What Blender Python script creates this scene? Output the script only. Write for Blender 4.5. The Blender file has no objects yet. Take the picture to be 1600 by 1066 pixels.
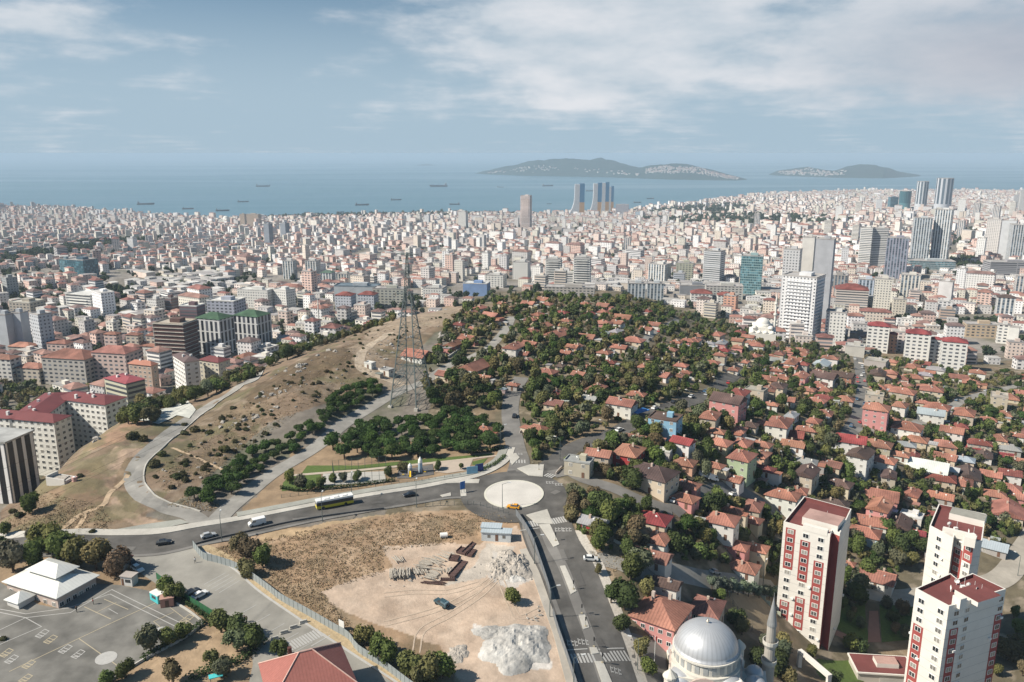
import bpy, math, random
import numpy as np
from mathutils import Vector, geometry
random.seed(7); R = np.random.RandomState(11)
S = bpy.context.scene
# ------------------------------------------------------------------ camera
CZ = 112.0; PITCH = math.radians(13.25); F = 1245.0
cd = bpy.data.cameras.new('camera'); cam = bpy.data.objects.new('camera', cd); S.collection.objects.link(cam)
cam.location = (0, 0, CZ); cam.rotation_euler = (math.pi/2-PITCH, 0, 0)
cd.sensor_width = 36; cd.lens = 36*F/1600; cd.clip_start = 1; cd.clip_end = 200000
S.camera = cam
# ------------------------------------------------------------------ sun and sky
SUN_EL = math.radians(43); SUN_DIR = Vector((-math.cos(math.radians(14)), -math.sin(math.radians(14)), 0))*math.cos(SUN_EL)+Vector((0, 0, math.sin(SUN_EL)))
sl = bpy.data.lights.new('sun', 'SUN'); sl.energy = 5.0; sl.angle = math.radians(.53); sl.color = (1, .93, .82)
so = bpy.data.objects.new('sun', sl); S.collection.objects.link(so)
so.rotation_euler = SUN_DIR.to_track_quat('Z', 'Y').to_euler(); so.location = (0, 0, 300)
W = bpy.data.worlds.new('World'); S.world = W; W.use_nodes = True
def world():
    nt = W.node_tree; n = nt.nodes; L = nt.links; n.clear()
    def N(t, **k):
        a = n.new(t)
        for q, v in k.items(): setattr(a, q, v)
        return a
    def m(op, a, b=None, c=None):
        x = N('ShaderNodeMath', operation=op)
        for i, v in enumerate((a, b, c)):
            if v is None: continue
            if isinstance(v, (int, float)): x.inputs[i].default_value = v
            else: L.new(v, x.inputs[i])
        return x.outputs[0]
    tc = N('ShaderNodeTexCoord'); sp = N('ShaderNodeSeparateXYZ'); L.new(tc.outputs['Generated'], sp.inputs[0])
    x, y, z = sp.outputs
    sky = N('ShaderNodeTexSky', sky_type='NISHITA', sun_disc=False, sun_elevation=SUN_EL, sun_rotation=math.atan2(SUN_DIR.x, SUN_DIR.y))
    sky.air_density = 1.0; sky.dust_density = 1.2; sky.ozone_density = 2.0; sky.altitude = 300
    cz = m('ADD', m('MULTIPLY', m('ABSOLUTE', z), .9), .20)
    cb = N('ShaderNodeCombineXYZ'); L.new(x, cb.inputs[0]); L.new(y, cb.inputs[1]); L.new(cz, cb.inputs[2])
    nv = N('ShaderNodeVectorMath', operation='NORMALIZE'); L.new(cb.outputs[0], nv.inputs[0]); L.new(nv.outputs[0], sky.inputs[0])
    hs = N('ShaderNodeHueSaturation'); hs.inputs['Saturation'].default_value = 1.25; hs.inputs['Hue'].default_value = .485; L.new(sky.outputs[0], hs.inputs['Color'])
    b1 = N('ShaderNodeBackground'); b1.inputs[1].default_value = .068; L.new(hs.outputs[0], b1.inputs[0])
    # cloud layer: a flat deck seen at a grazing angle
    zz = m('ADD', m('MAXIMUM', z, 0), .035)
    cp = N('ShaderNodeCombineXYZ'); L.new(m('DIVIDE', x, zz), cp.inputs[0]); L.new(m('DIVIDE', y, zz), cp.inputs[1])
    no = N('ShaderNodeTexNoise'); no.inputs['Scale'].default_value = .75; no.inputs['Detail'].default_value = 8; no.inputs['Roughness'].default_value = .58; no.inputs['Distortion'].default_value = .4
    L.new(cp.outputs[0], no.inputs['Vector'])
    no2 = N('ShaderNodeTexNoise'); no2.inputs['Scale'].default_value = 9; no2.inputs['Detail'].default_value = 6; no2.inputs['Roughness'].default_value = .55
    mp = N('ShaderNodeMapping'); mp.inputs['Scale'].default_value = (1, 1, 3.0); L.new(tc.outputs['Generated'], mp.inputs[0]); L.new(mp.outputs[0], no2.inputs['Vector'])
    az = m('DIVIDE', x, m('MAXIMUM', y, .05))
    def gauss(ax, ez, wa, we):
        a = m('DIVIDE', m('SUBTRACT', az, ax), wa); e = m('DIVIDE', m('SUBTRACT', z, ez), we)
        return m('POWER', 2.718, m('MULTIPLY', m('ADD', m('MULTIPLY', a, a), m('MULTIPLY', e, e)), -1))
    g = m('ADD', m('MULTIPLY', gauss(.10, .150, .24, .065), 1.25), m('MULTIPLY', gauss(.58, .120, .26, .060), 1.25))
    g = m('ADD', g, m('MULTIPLY', gauss(-.56, .130, .15, .024), 1.0))
    g = m('ADD', g, m('MULTIPLY', gauss(-.24, .115, .06, .014), .30))
    g = m('ADD', g, m('MULTIPLY', gauss(.10, .085, .13, .05), .55)); g = m('ADD', g, m('MULTIPLY', gauss(.55, .07, .30, .03), .35))
    g = m('SUBTRACT', g, m('MULTIPLY', gauss(-.28, .15, .16, .045), .55))
    t = m('ADD', m('MULTIPLY', m('SUBTRACT', no.outputs[0], .5), 1.0), m('ADD', m('MULTIPLY', m('SUBTRACT', no2.outputs[0], .5), 2.2), g))
    mr = N('ShaderNodeMapRange', interpolation_type='SMOOTHSTEP'); mr.inputs[1].default_value = .0; mr.inputs[2].default_value = .95; L.new(t, mr.inputs[0])
    # hazy veil low over the sea
    hz = N('ShaderNodeMapRange', interpolation_type='SMOOTHSTEP'); hz.inputs[1].default_value = .05; hz.inputs[2].default_value = .27; hz.inputs[3].default_value = .97; hz.inputs[4].default_value = .0; L.new(z, hz.inputs[0])
    c1 = N('ShaderNodeMix', data_type='RGBA'); c1.inputs[6].default_value = (.50, .58, .65, 1); c1.inputs[7].default_value = (.76, .77, .80, 1)
    sh = N('ShaderNodeMapRange'); sh.inputs[1].default_value = .35; sh.inputs[2].default_value = .7; L.new(no2.outputs[0], sh.inputs[0]); L.new(sh.outputs[0], c1.inputs[0])
    c2 = N('ShaderNodeMix', data_type='RGBA'); c2.inputs[7].default_value = (.38, .40, .47, 1); L.new(c1.outputs[2], c2.inputs[6])
    L.new(m('MULTIPLY', gauss(.62, .10, .22, .06), .7), c2.inputs[0])
    b2 = N('ShaderNodeBackground'); b2.inputs[1].default_value = .80; L.new(c2.outputs[2], b2.inputs[0])
    b3 = N('ShaderNodeBackground'); b3.inputs[0].default_value = (.385, .505, .60, 1); b3.inputs[1].default_value = .81
    m1 = N('ShaderNodeMixShader'); L.new(hz.outputs[0], m1.inputs[0]); L.new(b1.outputs[0], m1.inputs[1]); L.new(b3.outputs[0], m1.inputs[2])
    m2 = N('ShaderNodeMixShader'); up = N('ShaderNodeMapRange', interpolation_type='SMOOTHSTEP'); up.inputs[1].default_value = .2; up.inputs[2].default_value = .42; up.inputs[3].default_value = .9; up.inputs[4].default_value = .12; L.new(z, up.inputs[0]); L.new(m('MULTIPLY', mr.outputs[0], up.outputs[0]), m2.inputs[0]); L.new(m1.outputs[0], m2.inputs[1]); L.new(b2.outputs[0], m2.inputs[2])
    o = N('ShaderNodeOutputWorld'); L.new(m2.outputs[0], o.inputs[0])
world()
S.view_settings.view_transform = 'Standard'; S.view_settings.look = 'None'; S.view_settings.exposure = 0.40; S.view_settings.gamma = 1
S.cycles.max_bounces = 5; S.cycles.diffuse_bounces = 2; S.cycles.volume_bounces = 1; S.cycles.transparent_max_bounces = 6

# ------------------------------------------------------------------ pixel <-> world
cP, sP = math.cos(PITCH), math.sin(PITCH)
def rdir(px, py):
    u = (px-800)/F; v = (533-py)/F
    return np.array([u, cP+v*sP, -sP+v*cP])
def at_z(px, py, z):
    d = rdir(px, py); t = (z-CZ)/d[2]; return (t*d[0], t*d[1])
def to_px(x, y, z):
    dz = z-CZ; dep = y*cP-dz*sP; up = y*sP+dz*cP
    return 800+F*x/dep, 533-F*up/dep
def depth(x, y, z): return y*cP-(z-CZ)*sP
# ------------------------------------------------------------------ the land
SEA = -198.0
coast_px = [(-700, 330), (0, 331), (100, 331), (200, 337), (350, 343), (450, 340), (560, 337), (700, 333), (860, 334), (960, 332), (1040, 322), (1110, 316), (1200, 305), (1300, 300), (1450, 298), (1600, 300), (2300, 300)]
cu = []; cD = []
for a, b in coast_px:
    x, y = at_z(a, b, SEA); cu.append(x/y); cD.append(y)
def coastD(u): return np.interp(u, cu, cD)
def far_h(u, y):
    D = coastD(u); t = np.clip((y-900)/(D-900), 0, None)
    z0 = -60-8*np.clip(u*2, -1, 1)
    z = z0+(SEA+4-z0)*np.minimum(t, 1)**.92
    hill = 26*np.exp(-((u+.62)/.13)**2)*np.exp(-((y-D*.93)/(D*.07))**2)+18*np.exp(-((u-.45)/.2)**2)*np.exp(-((y-5200)/500)**2)
    z = z+hill
    return np.where(t > 1, np.maximum(SEA+4-(y-D)*.12, SEA-5), z)
CP = [(0,850,0),(150,850,0),(300,840,0),(450,803,0),(600,782,0),(800,770,0),(860,800,-1),(740,750,0),(100,980,-3),(300,1000,-4),(0,1060,-4),(250,860,-1),(-100,950,-3),
(400,920,-3),(550,1040,-7),(500,850,-1),(650,900,-5),(780,880,-5),(800,1000,-8),(700,1060,-9),(860,880,-5),(900,960,-9),(950,1060,-13),(840,1060,-11),
(960,800,-2),(1000,900,-8),(1000,960,-12),(1100,900,-18),(1100,800,-10),(1100,1000,-24),(1180,1050,-32),(1050,1060,-20),(1250,900,-38),(1300,1020,-45),(1500,1000,-50),(1450,900,-46),(1590,880,-48),(1700,1000,-52),
(1200,760,-20),(1400,760,-36),(1590,760,-48),(900,700,0),(1000,650,0),(1100,700,-5),(1100,640,-5),(1250,650,-18),(1400,650,-34),(1590,650,-48),(1700,650,-52),
(800,620,3),(700,620,3),(640,630,3),(560,650,2),(450,700,1),(400,740,0),(350,800,0),(300,750,2),(200,750,2),(330,640,1),(280,680,1),
(450,620,9),(550,560,11),(650,510,9),(620,580,6),(700,540,8),(800,500,8),(900,530,8),(1000,560,0),(1050,520,-8),(1150,560,-20),(1150,525,-32),(1250,560,-37),(1350,570,-48),(1250,600,-27),(1400,600,-42),(1590,600,-54),(1300,535,-60),(1450,560,-60),(1590,560,-64)]
pts = []
for a, b, z in CP:
    x, y = at_z(a, b, z); pts.append((x/y, math.log(y), z))
crest = [(-200,900,-2),(-60,850,-2),(0,815,-2),(60,757,-2),(120,703,-2),(170,670,-2),(240,645,-2),(330,612,-4),(420,570,-4),(500,541,0),(600,506,3),(730,478,5),(820,467,3),(900,466,0),(1000,472,-6),(1080,500,-20)]
for a, b, z in crest:
    x, y = at_z(a, b, z); u = x/y; pts.append((u, math.log(y), z))
    pts.append((u, math.log(y*1.09), CZ-(CZ-z)*1.09-1.5 if a > 150 else CZ-(CZ-z)*1.09-5))
    below = CZ-(CZ-z)*1.25
    pts.append((u, math.log(y*1.25), min(below-5, -44)))
    pts.append((u, math.log(y*1.6), min(-50, below-5)))
for u in np.linspace(-1.6, 1.6, 17):
    for y in (820, 1000, 1300):
        if y == 820 and -.4 < u < .35: continue
        pts.append((u, math.log(y), float(far_h(u, y))))
    pts.append((u, math.log(110), -8-32*max(0, min(1, (u+.1)*1.4)))); pts.append((u, math.log(35), -10-32*max(0, min(1, (u+.1)*1.4))))
for u in (-1.0, -1.4):
    for y, z in ((150, -6), (220, -20), (350, -45), (500, -52)): pts.append((u, math.log(y), z))
for u in (.95, 1.3):
    for y in (150, 250, 400, 600): pts.append((u, math.log(y), -54))
pts = np.array(pts)
def phi(a, b):
    d2 = (a[:, None, 0]-b[None, :, 0])**2+(a[:, None, 1]-b[None, :, 1])**2
    return np.sqrt(d2+.0009)
PQ = pts[:, :2]*np.array([1, .8]); A = phi(PQ, PQ); n = len(pts)
A[np.arange(n), np.arange(n)] -= .002
M3 = np.zeros((n+1, n+1)); M3[:n, :n] = A; M3[:n, n] = 1; M3[n, :n] = 1
wts = np.linalg.solve(M3, np.append(pts[:, 2], 0))
def vnoise(x, y, seed=0):
    xi = np.floor(x).astype(np.int64); yi = np.floor(y).astype(np.int64); fx = x-xi; fy = y-yi
    fx = fx*fx*(3-2*fx); fy = fy*fy*(3-2*fy)
    def r(a, b):
        k = (a*374761393+b*668265263+seed*974634777) & 0x7fffffff
        k = ((k ^ (k >> 13))*1274126177) & 0x7fffffff
        return ((k ^ (k >> 16)) & 0xffff)/65535.
    return (r(xi, yi)*(1-fx)+r(xi+1, yi)*fx)*(1-fy)+(r(xi, yi+1)*(1-fx)+r(xi+1, yi+1)*fx)*fy
def fbm(x, y, s=0, o=4):
    t = 0; a = .5
    for i in range(o): t = t+a*vnoise(x*2**i, y*2**i, s+i); a *= .5
    return t/(1-.5**o)
def inpoly(px, py, poly):
    r = np.zeros(px.shape, bool); n = len(poly); j = n-1
    for i in range(n):
        xi, yi = poly[i]; xj, yj = poly[j]
        if yi != yj: r ^= ((yi > py) != (yj > py)) & (px < (xj-xi)*(py-yi)/(yj-yi)+xi)
        j = i
    return r
UG = np.concatenate([np.linspace(-1.6, -.74, 40)[:-1], np.linspace(-.74, .74, 620), np.linspace(.74, 1.6, 40)[1:]])
SG = np.concatenate([np.linspace(math.log(20), math.log(125), 60)[:-1], np.linspace(math.log(125), math.log(1000), 640), np.linspace(math.log(1000), math.log(7600), 120)[1:]])
UU, SS = np.meshgrid(UG, SG); YY = np.exp(SS); XX = UU*YY
q = np.stack([UU.ravel(), SS.ravel()*.8], 1); near = q[:, 1] < .8*math.log(1250)
HH = np.zeros(len(q)); qn = q[near]; hv = np.zeros(len(qn))
for i in range(0, len(qn), 40000): hv[i:i+40000] = phi(qn[i:i+40000], PQ) @ wts[:n]+wts[n]
HH[near] = hv; HH = HH.reshape(UU.shape)
bl = np.clip((YY-880)/300, 0, 1); bl = bl*bl*(3-2*bl)
HH = HH*(1-bl)+far_h(UU, YY)*bl
HILL = [(0,835),(0,800),(60,750),(120,700),(200,640),(330,605),(430,560),(600,500),(740,470),(740,500),(680,520),(600,600),(420,660),(300,770),(240,800),(200,815),(60,840)]
GPX, GPY = to_px(XX, YY, HH)
hm = inpoly(GPX, GPY, HILL)
HH = HH+np.where(hm, (fbm(XX/9, YY/9, 3, 5)-.5)*2.2, 0)
def h(x, y):
    y = max(float(y), 21.); u = min(max(x/y, -1.59), 1.59); s = min(math.log(y), SG[-1]-1e-6)
    i = int(np.searchsorted(UG, u)-1); j = int(np.searchsorted(SG, s)-1); i = max(0, min(i, len(UG)-2)); j = max(0, min(j, len(SG)-2))
    a = (u-UG[i])/(UG[i+1]-UG[i]); b = (s-SG[j])/(SG[j+1]-SG[j])
    return float(HH[j, i]*(1-a)*(1-b)+HH[j, i+1]*a*(1-b)+HH[j+1, i]*(1-a)*b+HH[j+1, i+1]*a*b)
def harr(x, y):
    u = np.clip(x/y, -1.59, 1.59); s = np.clip(np.log(y), SG[0], SG[-1]-1e-6)
    i = np.clip(np.searchsorted(UG, u)-1, 0, len(UG)-2); j = np.clip(np.searchsorted(SG, s)-1, 0, len(SG)-2)
    a = (u-UG[i])/(UG[i+1]-UG[i]); b = (s-SG[j])/(SG[j+1]-SG[j])
    return HH[j, i]*(1-a)*(1-b)+HH[j, i+1]*a*(1-b)+HH[j+1, i]*(1-a)*b+HH[j+1, i+1]*a*b
_ys = np.exp(np.linspace(math.log(60), math.log(7500), 700))
def G(px, py, dz=0.0, ymin=60):
    """ground point (x, y, z of the ground) seen at a photo position, dz above the ground"""
    d = rdir(px, py); ys = _ys[_ys >= ymin]; t = ys/d[1]; xs = t*d[0]; zs = CZ+t*d[2]
    b = zs < harr(xs, ys)+dz
    k = int(np.argmax(b)) if b.any() else len(ys)-1
    lo, hi = ys[max(k-1, 0)], ys[k]
    for _ in range(14):
        m = (lo+hi)/2; tt = m/d[1]
        if CZ+tt*d[2] < h(tt*d[0], m)+dz: hi = m
        else: lo = m
    t = hi/d[1]; x = t*d[0]; return x, hi, h(x, hi)
# ------------------------------------------------------------------ materials
MT = {}
def mat(name, col=None, src='obj', rough=.85, var=.18, scale=.6, metal=0., spec=.3, win=None, stripe=None, bump=0, trans=0, stain=0):
    if name in MT: return MT[name]
    m = bpy.data.materials.new(name); m.use_nodes = True; nt = m.node_tree; n = nt.nodes; L = nt.links
    b = n['Principled BSDF']; b.inputs['Roughness'].default_value = rough; b.inputs['Metallic'].default_value = metal; b.inputs['Specular IOR Level'].default_value = spec
    def math_(op, a, c=None, d=None):
        x = n.new('ShaderNodeMath'); x.operation = op
        for i, v in enumerate((a, c, d)):
            if v is None: continue
            if isinstance(v, (int, float)): x.inputs[i].default_value = v
            else: L.new(v, x.inputs[i])
        return x.outputs[0]
    if col is not None:
        rg = n.new('ShaderNodeRGB'); rg.outputs[0].default_value = (*col, 1); c = rg.outputs[0]
    elif src == 'obj': c = n.new('ShaderNodeObjectInfo').outputs['Color']
    else:
        at = n.new('ShaderNodeAttribute'); at.attribute_name = 'Col'; c = at.outputs['Color']
    geo = n.new('ShaderNodeNewGeometry')
    no = n.new('ShaderNodeTexNoise'); no.inputs['Scale'].default_value = scale; no.inputs['Detail'].default_value = 6; no.inputs['Roughness'].default_value = .65; L.new(geo.outputs['Position'], no.inputs['Vector'])
    f = math_('ADD', math_('MULTIPLY', math_('SUBTRACT', no.outputs[0], .5), var*4), 1.0)
    f = math_('MAXIMUM', f, .25)
    def mul(c, f):
        x = n.new('ShaderNodeVectorMath'); x.operation = 'MULTIPLY'; L.new(c, x.inputs[0]); L.new(f, x.inputs[1]); return x.outputs[0]
    c = mul(c, f)
    if stain:
        n2 = n.new('ShaderNodeTexNoise'); n2.inputs['Scale'].default_value = .13; n2.inputs['Detail'].default_value = 5; L.new(geo.outputs['Position'], n2.inputs['Vector'])
        mr = n.new('ShaderNodeMapRange'); mr.inputs[1].default_value = .35; mr.inputs[2].default_value = .7; mr.inputs[3].default_value = 1-stain; mr.inputs[4].default_value = 1+stain*.4; L.new(n2.outputs[0], mr.inputs[0]); c = mul(c, mr.outputs[0])
    if stripe:
        uv = n.new('ShaderNodeUVMap').outputs[0]; sx = n.new('ShaderNodeSeparateXYZ'); L.new(uv, sx.inputs[0])
        s = math_('FRACT', math_('DIVIDE', sx.outputs[stripe[1]], stripe[0]))
        s = math_('ADD', math_('MULTIPLY', math_('LESS_THAN', s, .35), -stripe[2]), 1); c = mul(c, s)
    if win:
        pu, pv, fu, fv, g = win
        uv = n.new('ShaderNodeUVMap').outputs[0]; sx = n.new('ShaderNodeSeparateXYZ'); L.new(uv, sx.inputs[0])
        du = math_('DIVIDE', sx.outputs[0], pu); dv = math_('DIVIDE', sx.outputs[1], pv)
        a = math_('LESS_THAN', math_('ABSOLUTE', math_('SUBTRACT', math_('FRACT', du), .5)), fu/2)
        v = math_('LESS_THAN', math_('ABSOLUTE', math_('SUBTRACT', math_('FRACT', dv), .5)), fv/2)
        w = math_('MULTIPLY', math_('MULTIPLY', a, v), math_('GREATER_THAN', sx.outputs[1], .3))
        cb = n.new('ShaderNodeCombineXYZ'); L.new(math_('FLOOR', du), cb.inputs[0]); L.new(math_('FLOOR', dv), cb.inputs[1])
        L.new(math_('MULTIPLY', math_('FLOOR', math_('MULTIPLY', no.outputs[0], 40)), 0.0), cb.inputs[2])
        wn = n.new('ShaderNodeTexWhiteNoise'); wn.noise_dimensions = '3D'; L.new(cb.outputs[0], wn.inputs[0])
        gc = n.new('ShaderNodeMix'); gc.data_type = 'RGBA'; gc.inputs[6].default_value = (*g, 1); gc.inputs[7].default_value = (g[0]*3+.06, g[1]*3+.06, g[2]*3+.06, 1); L.new(math_('POWER', wn.outputs[0], 3.), gc.inputs[0])
        mx = n.new('ShaderNodeMix'); mx.data_type = 'RGBA'; L.new(w, mx.inputs[0]); L.new(c, mx.inputs[6]); L.new(gc.outputs[2], mx.inputs[7]); c = mx.outputs[2]
        L.new(math_('SUBTRACT', rough, math_('MULTIPLY', w, rough-.25)), b.inputs['Roughness'])
    L.new(c, b.inputs['Base Color'])
    if bump:
        bp = n.new('ShaderNodeBump'); bp.inputs['Strength'].default_value = bump; bp.inputs['Distance'].default_value = .3; L.new(no.outputs[0], bp.inputs['Height']); L.new(bp.outputs[0], b.inputs['Normal'])
    if trans:
        tr = n.new('ShaderNodeBsdfTranslucent'); L.new(c, tr.inputs[0]); ms = n.new('ShaderNodeMixShader'); ms.inputs[0].default_value = trans
        L.new(b.outputs[0], ms.inputs[1]); L.new(tr.outputs[0], ms.inputs[2]); L.new(ms.outputs[0], n['Material Output'].inputs[0])
    MT[name] = m; return m
plaster = mat('plaster', rough=.9, var=.05, scale=.7, stain=.12)
tile = mat('roof_tile', rough=.85, var=.22, scale=1.3, stripe=(.9, 0, .25), stain=.42)
flatroof = mat('flat_roof', rough=.9, var=.14, scale=.5, stain=.3)
sheetmetal = mat('sheet_metal', rough=.5, var=.07, scale=.6, metal=.15, stripe=(.8, 0, .12), stain=.15)
paint = mat('paint', rough=.35, var=.02, spec=.5)
plain = mat('plain', rough=.7, var=.06, scale=1.)
glass = mat('window_glass', col=(.03, .04, .05), rough=.12, var=.1, spec=.8)
def vary_glass():
    nt = glass.node_tree; b = nt.nodes['Principled BSDF']; oi = nt.nodes.new('ShaderNodeObjectInfo'); r = nt.nodes.new('ShaderNodeValToRGB'); nt.links.new(oi.outputs['Random'], r.inputs[0])
    e = r.color_ramp.elements; e[0].position = .35; e[0].color = (.025, .03, .035, 1); e[1].position = 1; e[1].color = (.34, .32, .28, 1); nt.links.new(r.outputs[0], b.inputs['Base Color'])
vary_glass()
white = mat('white_frame', col=(.75, .74, .70), rough=.5, var=.02)
concrete = mat('concrete', col=(.50, .48, .43), rough=.9, var=.12, scale=.8, stain=.2)
paleconc = mat('pale_concrete', col=(.50, .475, .42), rough=.9, var=.10, scale=1.2, stain=.2)
asphalt = mat('asphalt', col=(.125, .118, .108), rough=.9, var=.16, scale=.35, stain=.40)
asphalt2 = mat('worn_asphalt', col=(.20, .19, .175), rough=.92, var=.10, scale=.4, stain=.25)
yardm = mat('yard_asphalt', col=(.20, .192, .172), rough=.92, var=.16, scale=.3, stain=.4)
dirtroad = mat('dirt_road', col=(.44, .36, .27), rough=.95, var=.14, scale=.8, stain=.25)
greyroad = mat('grey_lane', col=(.31, .295, .265), rough=.95, var=.12, scale=.5, stain=.25)
markw = mat('road_paint', col=(.42, .41, .385), rough=.7, var=.12, scale=2.)
marky = mat('yellow_paint', col=(.42, .36, .25), rough=.7, var=.12, scale=2.)
grassm = mat('lawn', col=(.085, .125, .03), rough=.9, var=.25, scale=1.2)
soilm = mat('bare_soil', col=(.40, .29, .19), rough=.95, var=.2, scale=.7, stain=.3)
steel = mat('galvanised_steel', col=(.12, .145, .14), rough=.6, var=.12, metal=.1)
bark = mat('bark', col=(.11, .08, .055), rough=.9, var=.2)
leaf = mat('foliage', rough=.8, var=.30, scale=1.1, trans=.28, spec=.2)
leafs = mat('foliage_mass', src='attr', rough=.8, var=.30, scale=1.1, trans=.22, spec=.2)
rockm = mat('rock', col=(.33, .305, .27), rough=.9, var=.25, scale=1.2, bump=.5)
rubber = mat('rubber', col=(.03, .03, .03), rough=.8, var=.05)
lead = mat('lead_roof', col=(.50, .51, .52), rough=.42, var=.05, metal=.35, scale=.6, stripe=(1.2, 0, .12), stain=.10)
wgrid = mat('flat_block_wall', rough=.85, var=.05, win=(3.1, 3.0, .40, .42, (.05, .055, .065)))
wbal = mat('balcony_wall', rough=.85, var=.05, win=(40., 3.0, .96, .50, (.07, .075, .085)))
wvert = mat('striped_wall', rough=.7, var=.05, win=(4.2, 3.2, .55, .93, (.05, .07, .09)))
wglass = mat('glass_wall', rough=.25, var=.08, win=(2.2, 3.2, .86, .72, (.03, .09, .11)))
wwide = mat('wide_window_wall', rough=.85, var=.05, win=(4.4, 3.0, .55, .45, (.05, .055, .065)))
cwall = mat('city_wall', src='attr', rough=.88, var=.06, win=(3.3, 3.0, .36, .40, (.09, .09, .10)))
croof = mat('city_roof', src='attr', rough=.88, var=.18, scale=.5, stain=.2)
# ------------------------------------------------------------------ mesh building
COL = S.collection
class MB:
    def __init__(s): s.v = []; s.f = []; s.m = []; s.uv = []
    def add(s, vs, fs, mi=0, uvs=None):
        o = len(s.v); s.v += [tuple(map(float, p)) for p in vs]
        for k, f in enumerate(fs):
            s.f.append([o+i for i in f]); s.m.append(mi)
            if uvs: s.uv.append(uvs[k])
            else:
                P = [Vector(vs[i]) for i in f]; e = (P[1]-P[0]); nn = (P[1]-P[0]).cross(P[2]-P[0])
                e = e.normalized() if e.length > 1e-6 else Vector((1, 0, 0)); g = nn.cross(e); g = g.normalized() if g.length > 1e-9 else Vector((0, 0, 1))
                s.uv.append([((p-P[0]).dot(e), (p-P[0]).dot(g)) for p in P])
        return s
    def box(s, cx, cy, z0, z1, wx, wy, rot=0, mi=0, top=None):
        c, q = math.cos(rot), math.sin(rot); a, b = wx/2, wy/2
        P = [(cx+c*x-q*y, cy+q*x+c*y) for x, y in ((-a, -b), (a, -b), (a, b), (-a, b))]
        return s.prism(P, z0, z1, mi, top)
    def prism(s, P, z0, z1, mi=0, top=None):
        k = len(P); vs = [(x, y, z0) for x, y in P]+[(x, y, z1) for x, y in P]
        s.add(vs, [[i, (i+1) % k, (i+1) % k+k, i+k] for i in range(k)], mi)
        s.add([(x, y, z1) for x, y in P], [list(range(k))], mi if top is None else top)
        s.add([(x, y, z0) for x, y in P], [list(range(k))[::-1]], mi); return s
    def tube(s, a, b, r0, r1=None, k=6, mi=0):
        a, b = Vector(a), Vector(b); r1 = r0 if r1 is None else r1; d = (b-a).normalized()
        e = d.orthogonal().normalized(); g = d.cross(e)
        vs = [a+(e*math.cos(t)+g*math.sin(t))*r0 for t in [2*math.pi*i/k for i in range(k)]]+[b+(e*math.cos(t)+g*math.sin(t))*r1 for t in [2*math.pi*i/k for i in range(k)]]
        return s.add(vs, [[i, (i+1) % k, (i+1) % k+k, i+k] for i in range(k)]+[list(range(k))[::-1], list(range(k, 2*k))], mi)
    def lathe(s, prof, c=(0, 0), k=24, mi=0, a0=0, a1=2*math.pi):
        full = abs(a1-a0-2*math.pi) < 1e-6; kk = k if full else k+1
        vs = []
        for r, z in prof:
            for i in range(kk):
                t = a0+(a1-a0)*i/k; vs.append((c[0]+r*math.cos(t), c[1]+r*math.sin(t), z))
        fs = []; uvs = []
        for j in range(len(prof)-1):
            for i in range(k):
                i2 = (i+1) % kk
                fs.append([j*kk+i, j*kk+i2, (j+1)*kk+i2, (j+1)*kk+i]); R0 = 12.
                uvs.append([(i*R0/k*4, j), ((i+1)*R0/k*4, j), ((i+1)*R0/k*4, j+1), (i*R0/k*4, j+1)])
        return s.add(vs, fs, mi, uvs)
    def hip(s, cx, cy, z, wx, wy, rise, rot=0, mi=0, ov=.5, gable=False, thick=.18):
        c, q = math.cos(rot), math.sin(rot); a, b = wx/2+ov, wy/2+ov
        if a >= b: r = (a-(0 if gable else b*.98)); rid = [(-r, 0), (r, 0)]
        else: r = (b-(0 if gable else a*.98)); rid = [(0, -r), (0, r)]
        L = [(-a, -b), (a, -b), (a, b), (-a, b)]
        def T(p, zz): return (cx+c*p[0]-q*p[1], cy+q*p[0]+c*p[1], zz)
        vs = [T(p, z) for p in L]+[T(p, z+rise) for p in rid]+[T(p, z-thick) for p in L]
        if a >= b: fs = [[0, 1, 5, 4], [1, 2, 5], [2, 3, 4, 5], [3, 0, 4]]
        else: fs = [[0, 1, 4], [1, 2, 5, 4], [2, 3, 5], [3, 0, 4, 5]]
        s.add(vs, fs, mi); s.add(vs, [[6, 7, 1, 0], [7, 8, 2, 1], [8, 9, 3, 2], [9, 6, 0, 3], [9, 8, 7, 6]], mi); return s
    def build(s, name, mats, parent=None, loc=None, color=None, smooth=False, rot=0):
        me = bpy.data.meshes.new(name); me.from_pydata(s.v, [], s.f)
        if not isinstance(mats, (list, tuple)): mats = [mats]
        for q in mats: me.materials.append(q)
        if len(mats) > 1: me.polygons.foreach_set('material_index', s.m)
        uv = me.uv_layers.new(name='UVMap'); uv.data.foreach_set('uv', [c for f in s.uv for p in f for c in p])
        if smooth: me.polygons.foreach_set('use_smooth', [True]*len(s.f))
        return link(name, me, parent, loc, color, rot)
def link(name, me, parent=None, loc=None, color=None, rot=0):
    o = bpy.data.objects.new(name, me); COL.objects.link(o)
    if parent: o.parent = parent
    if loc is not None: o.location = loc
    if rot: o.rotation_euler = (0, 0, rot)
    if color is not None: o.color = (*color[:3], 1)
    return o
def E(name, loc, rot=0, label=None, cat=None, group=None):
    o = bpy.data.objects.new(name, None); COL.objects.link(o); o.location = loc; o.rotation_euler = (0, 0, rot); o.empty_display_size = .5
    tag(o, label, cat, group); return o
def tag(o, label=None, cat=None, group=None, kind=None):
    if label: o['label'] = label
    if cat: o['category'] = cat
    if group: o['group'] = group
    if kind: o['kind'] = kind
    return o
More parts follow.
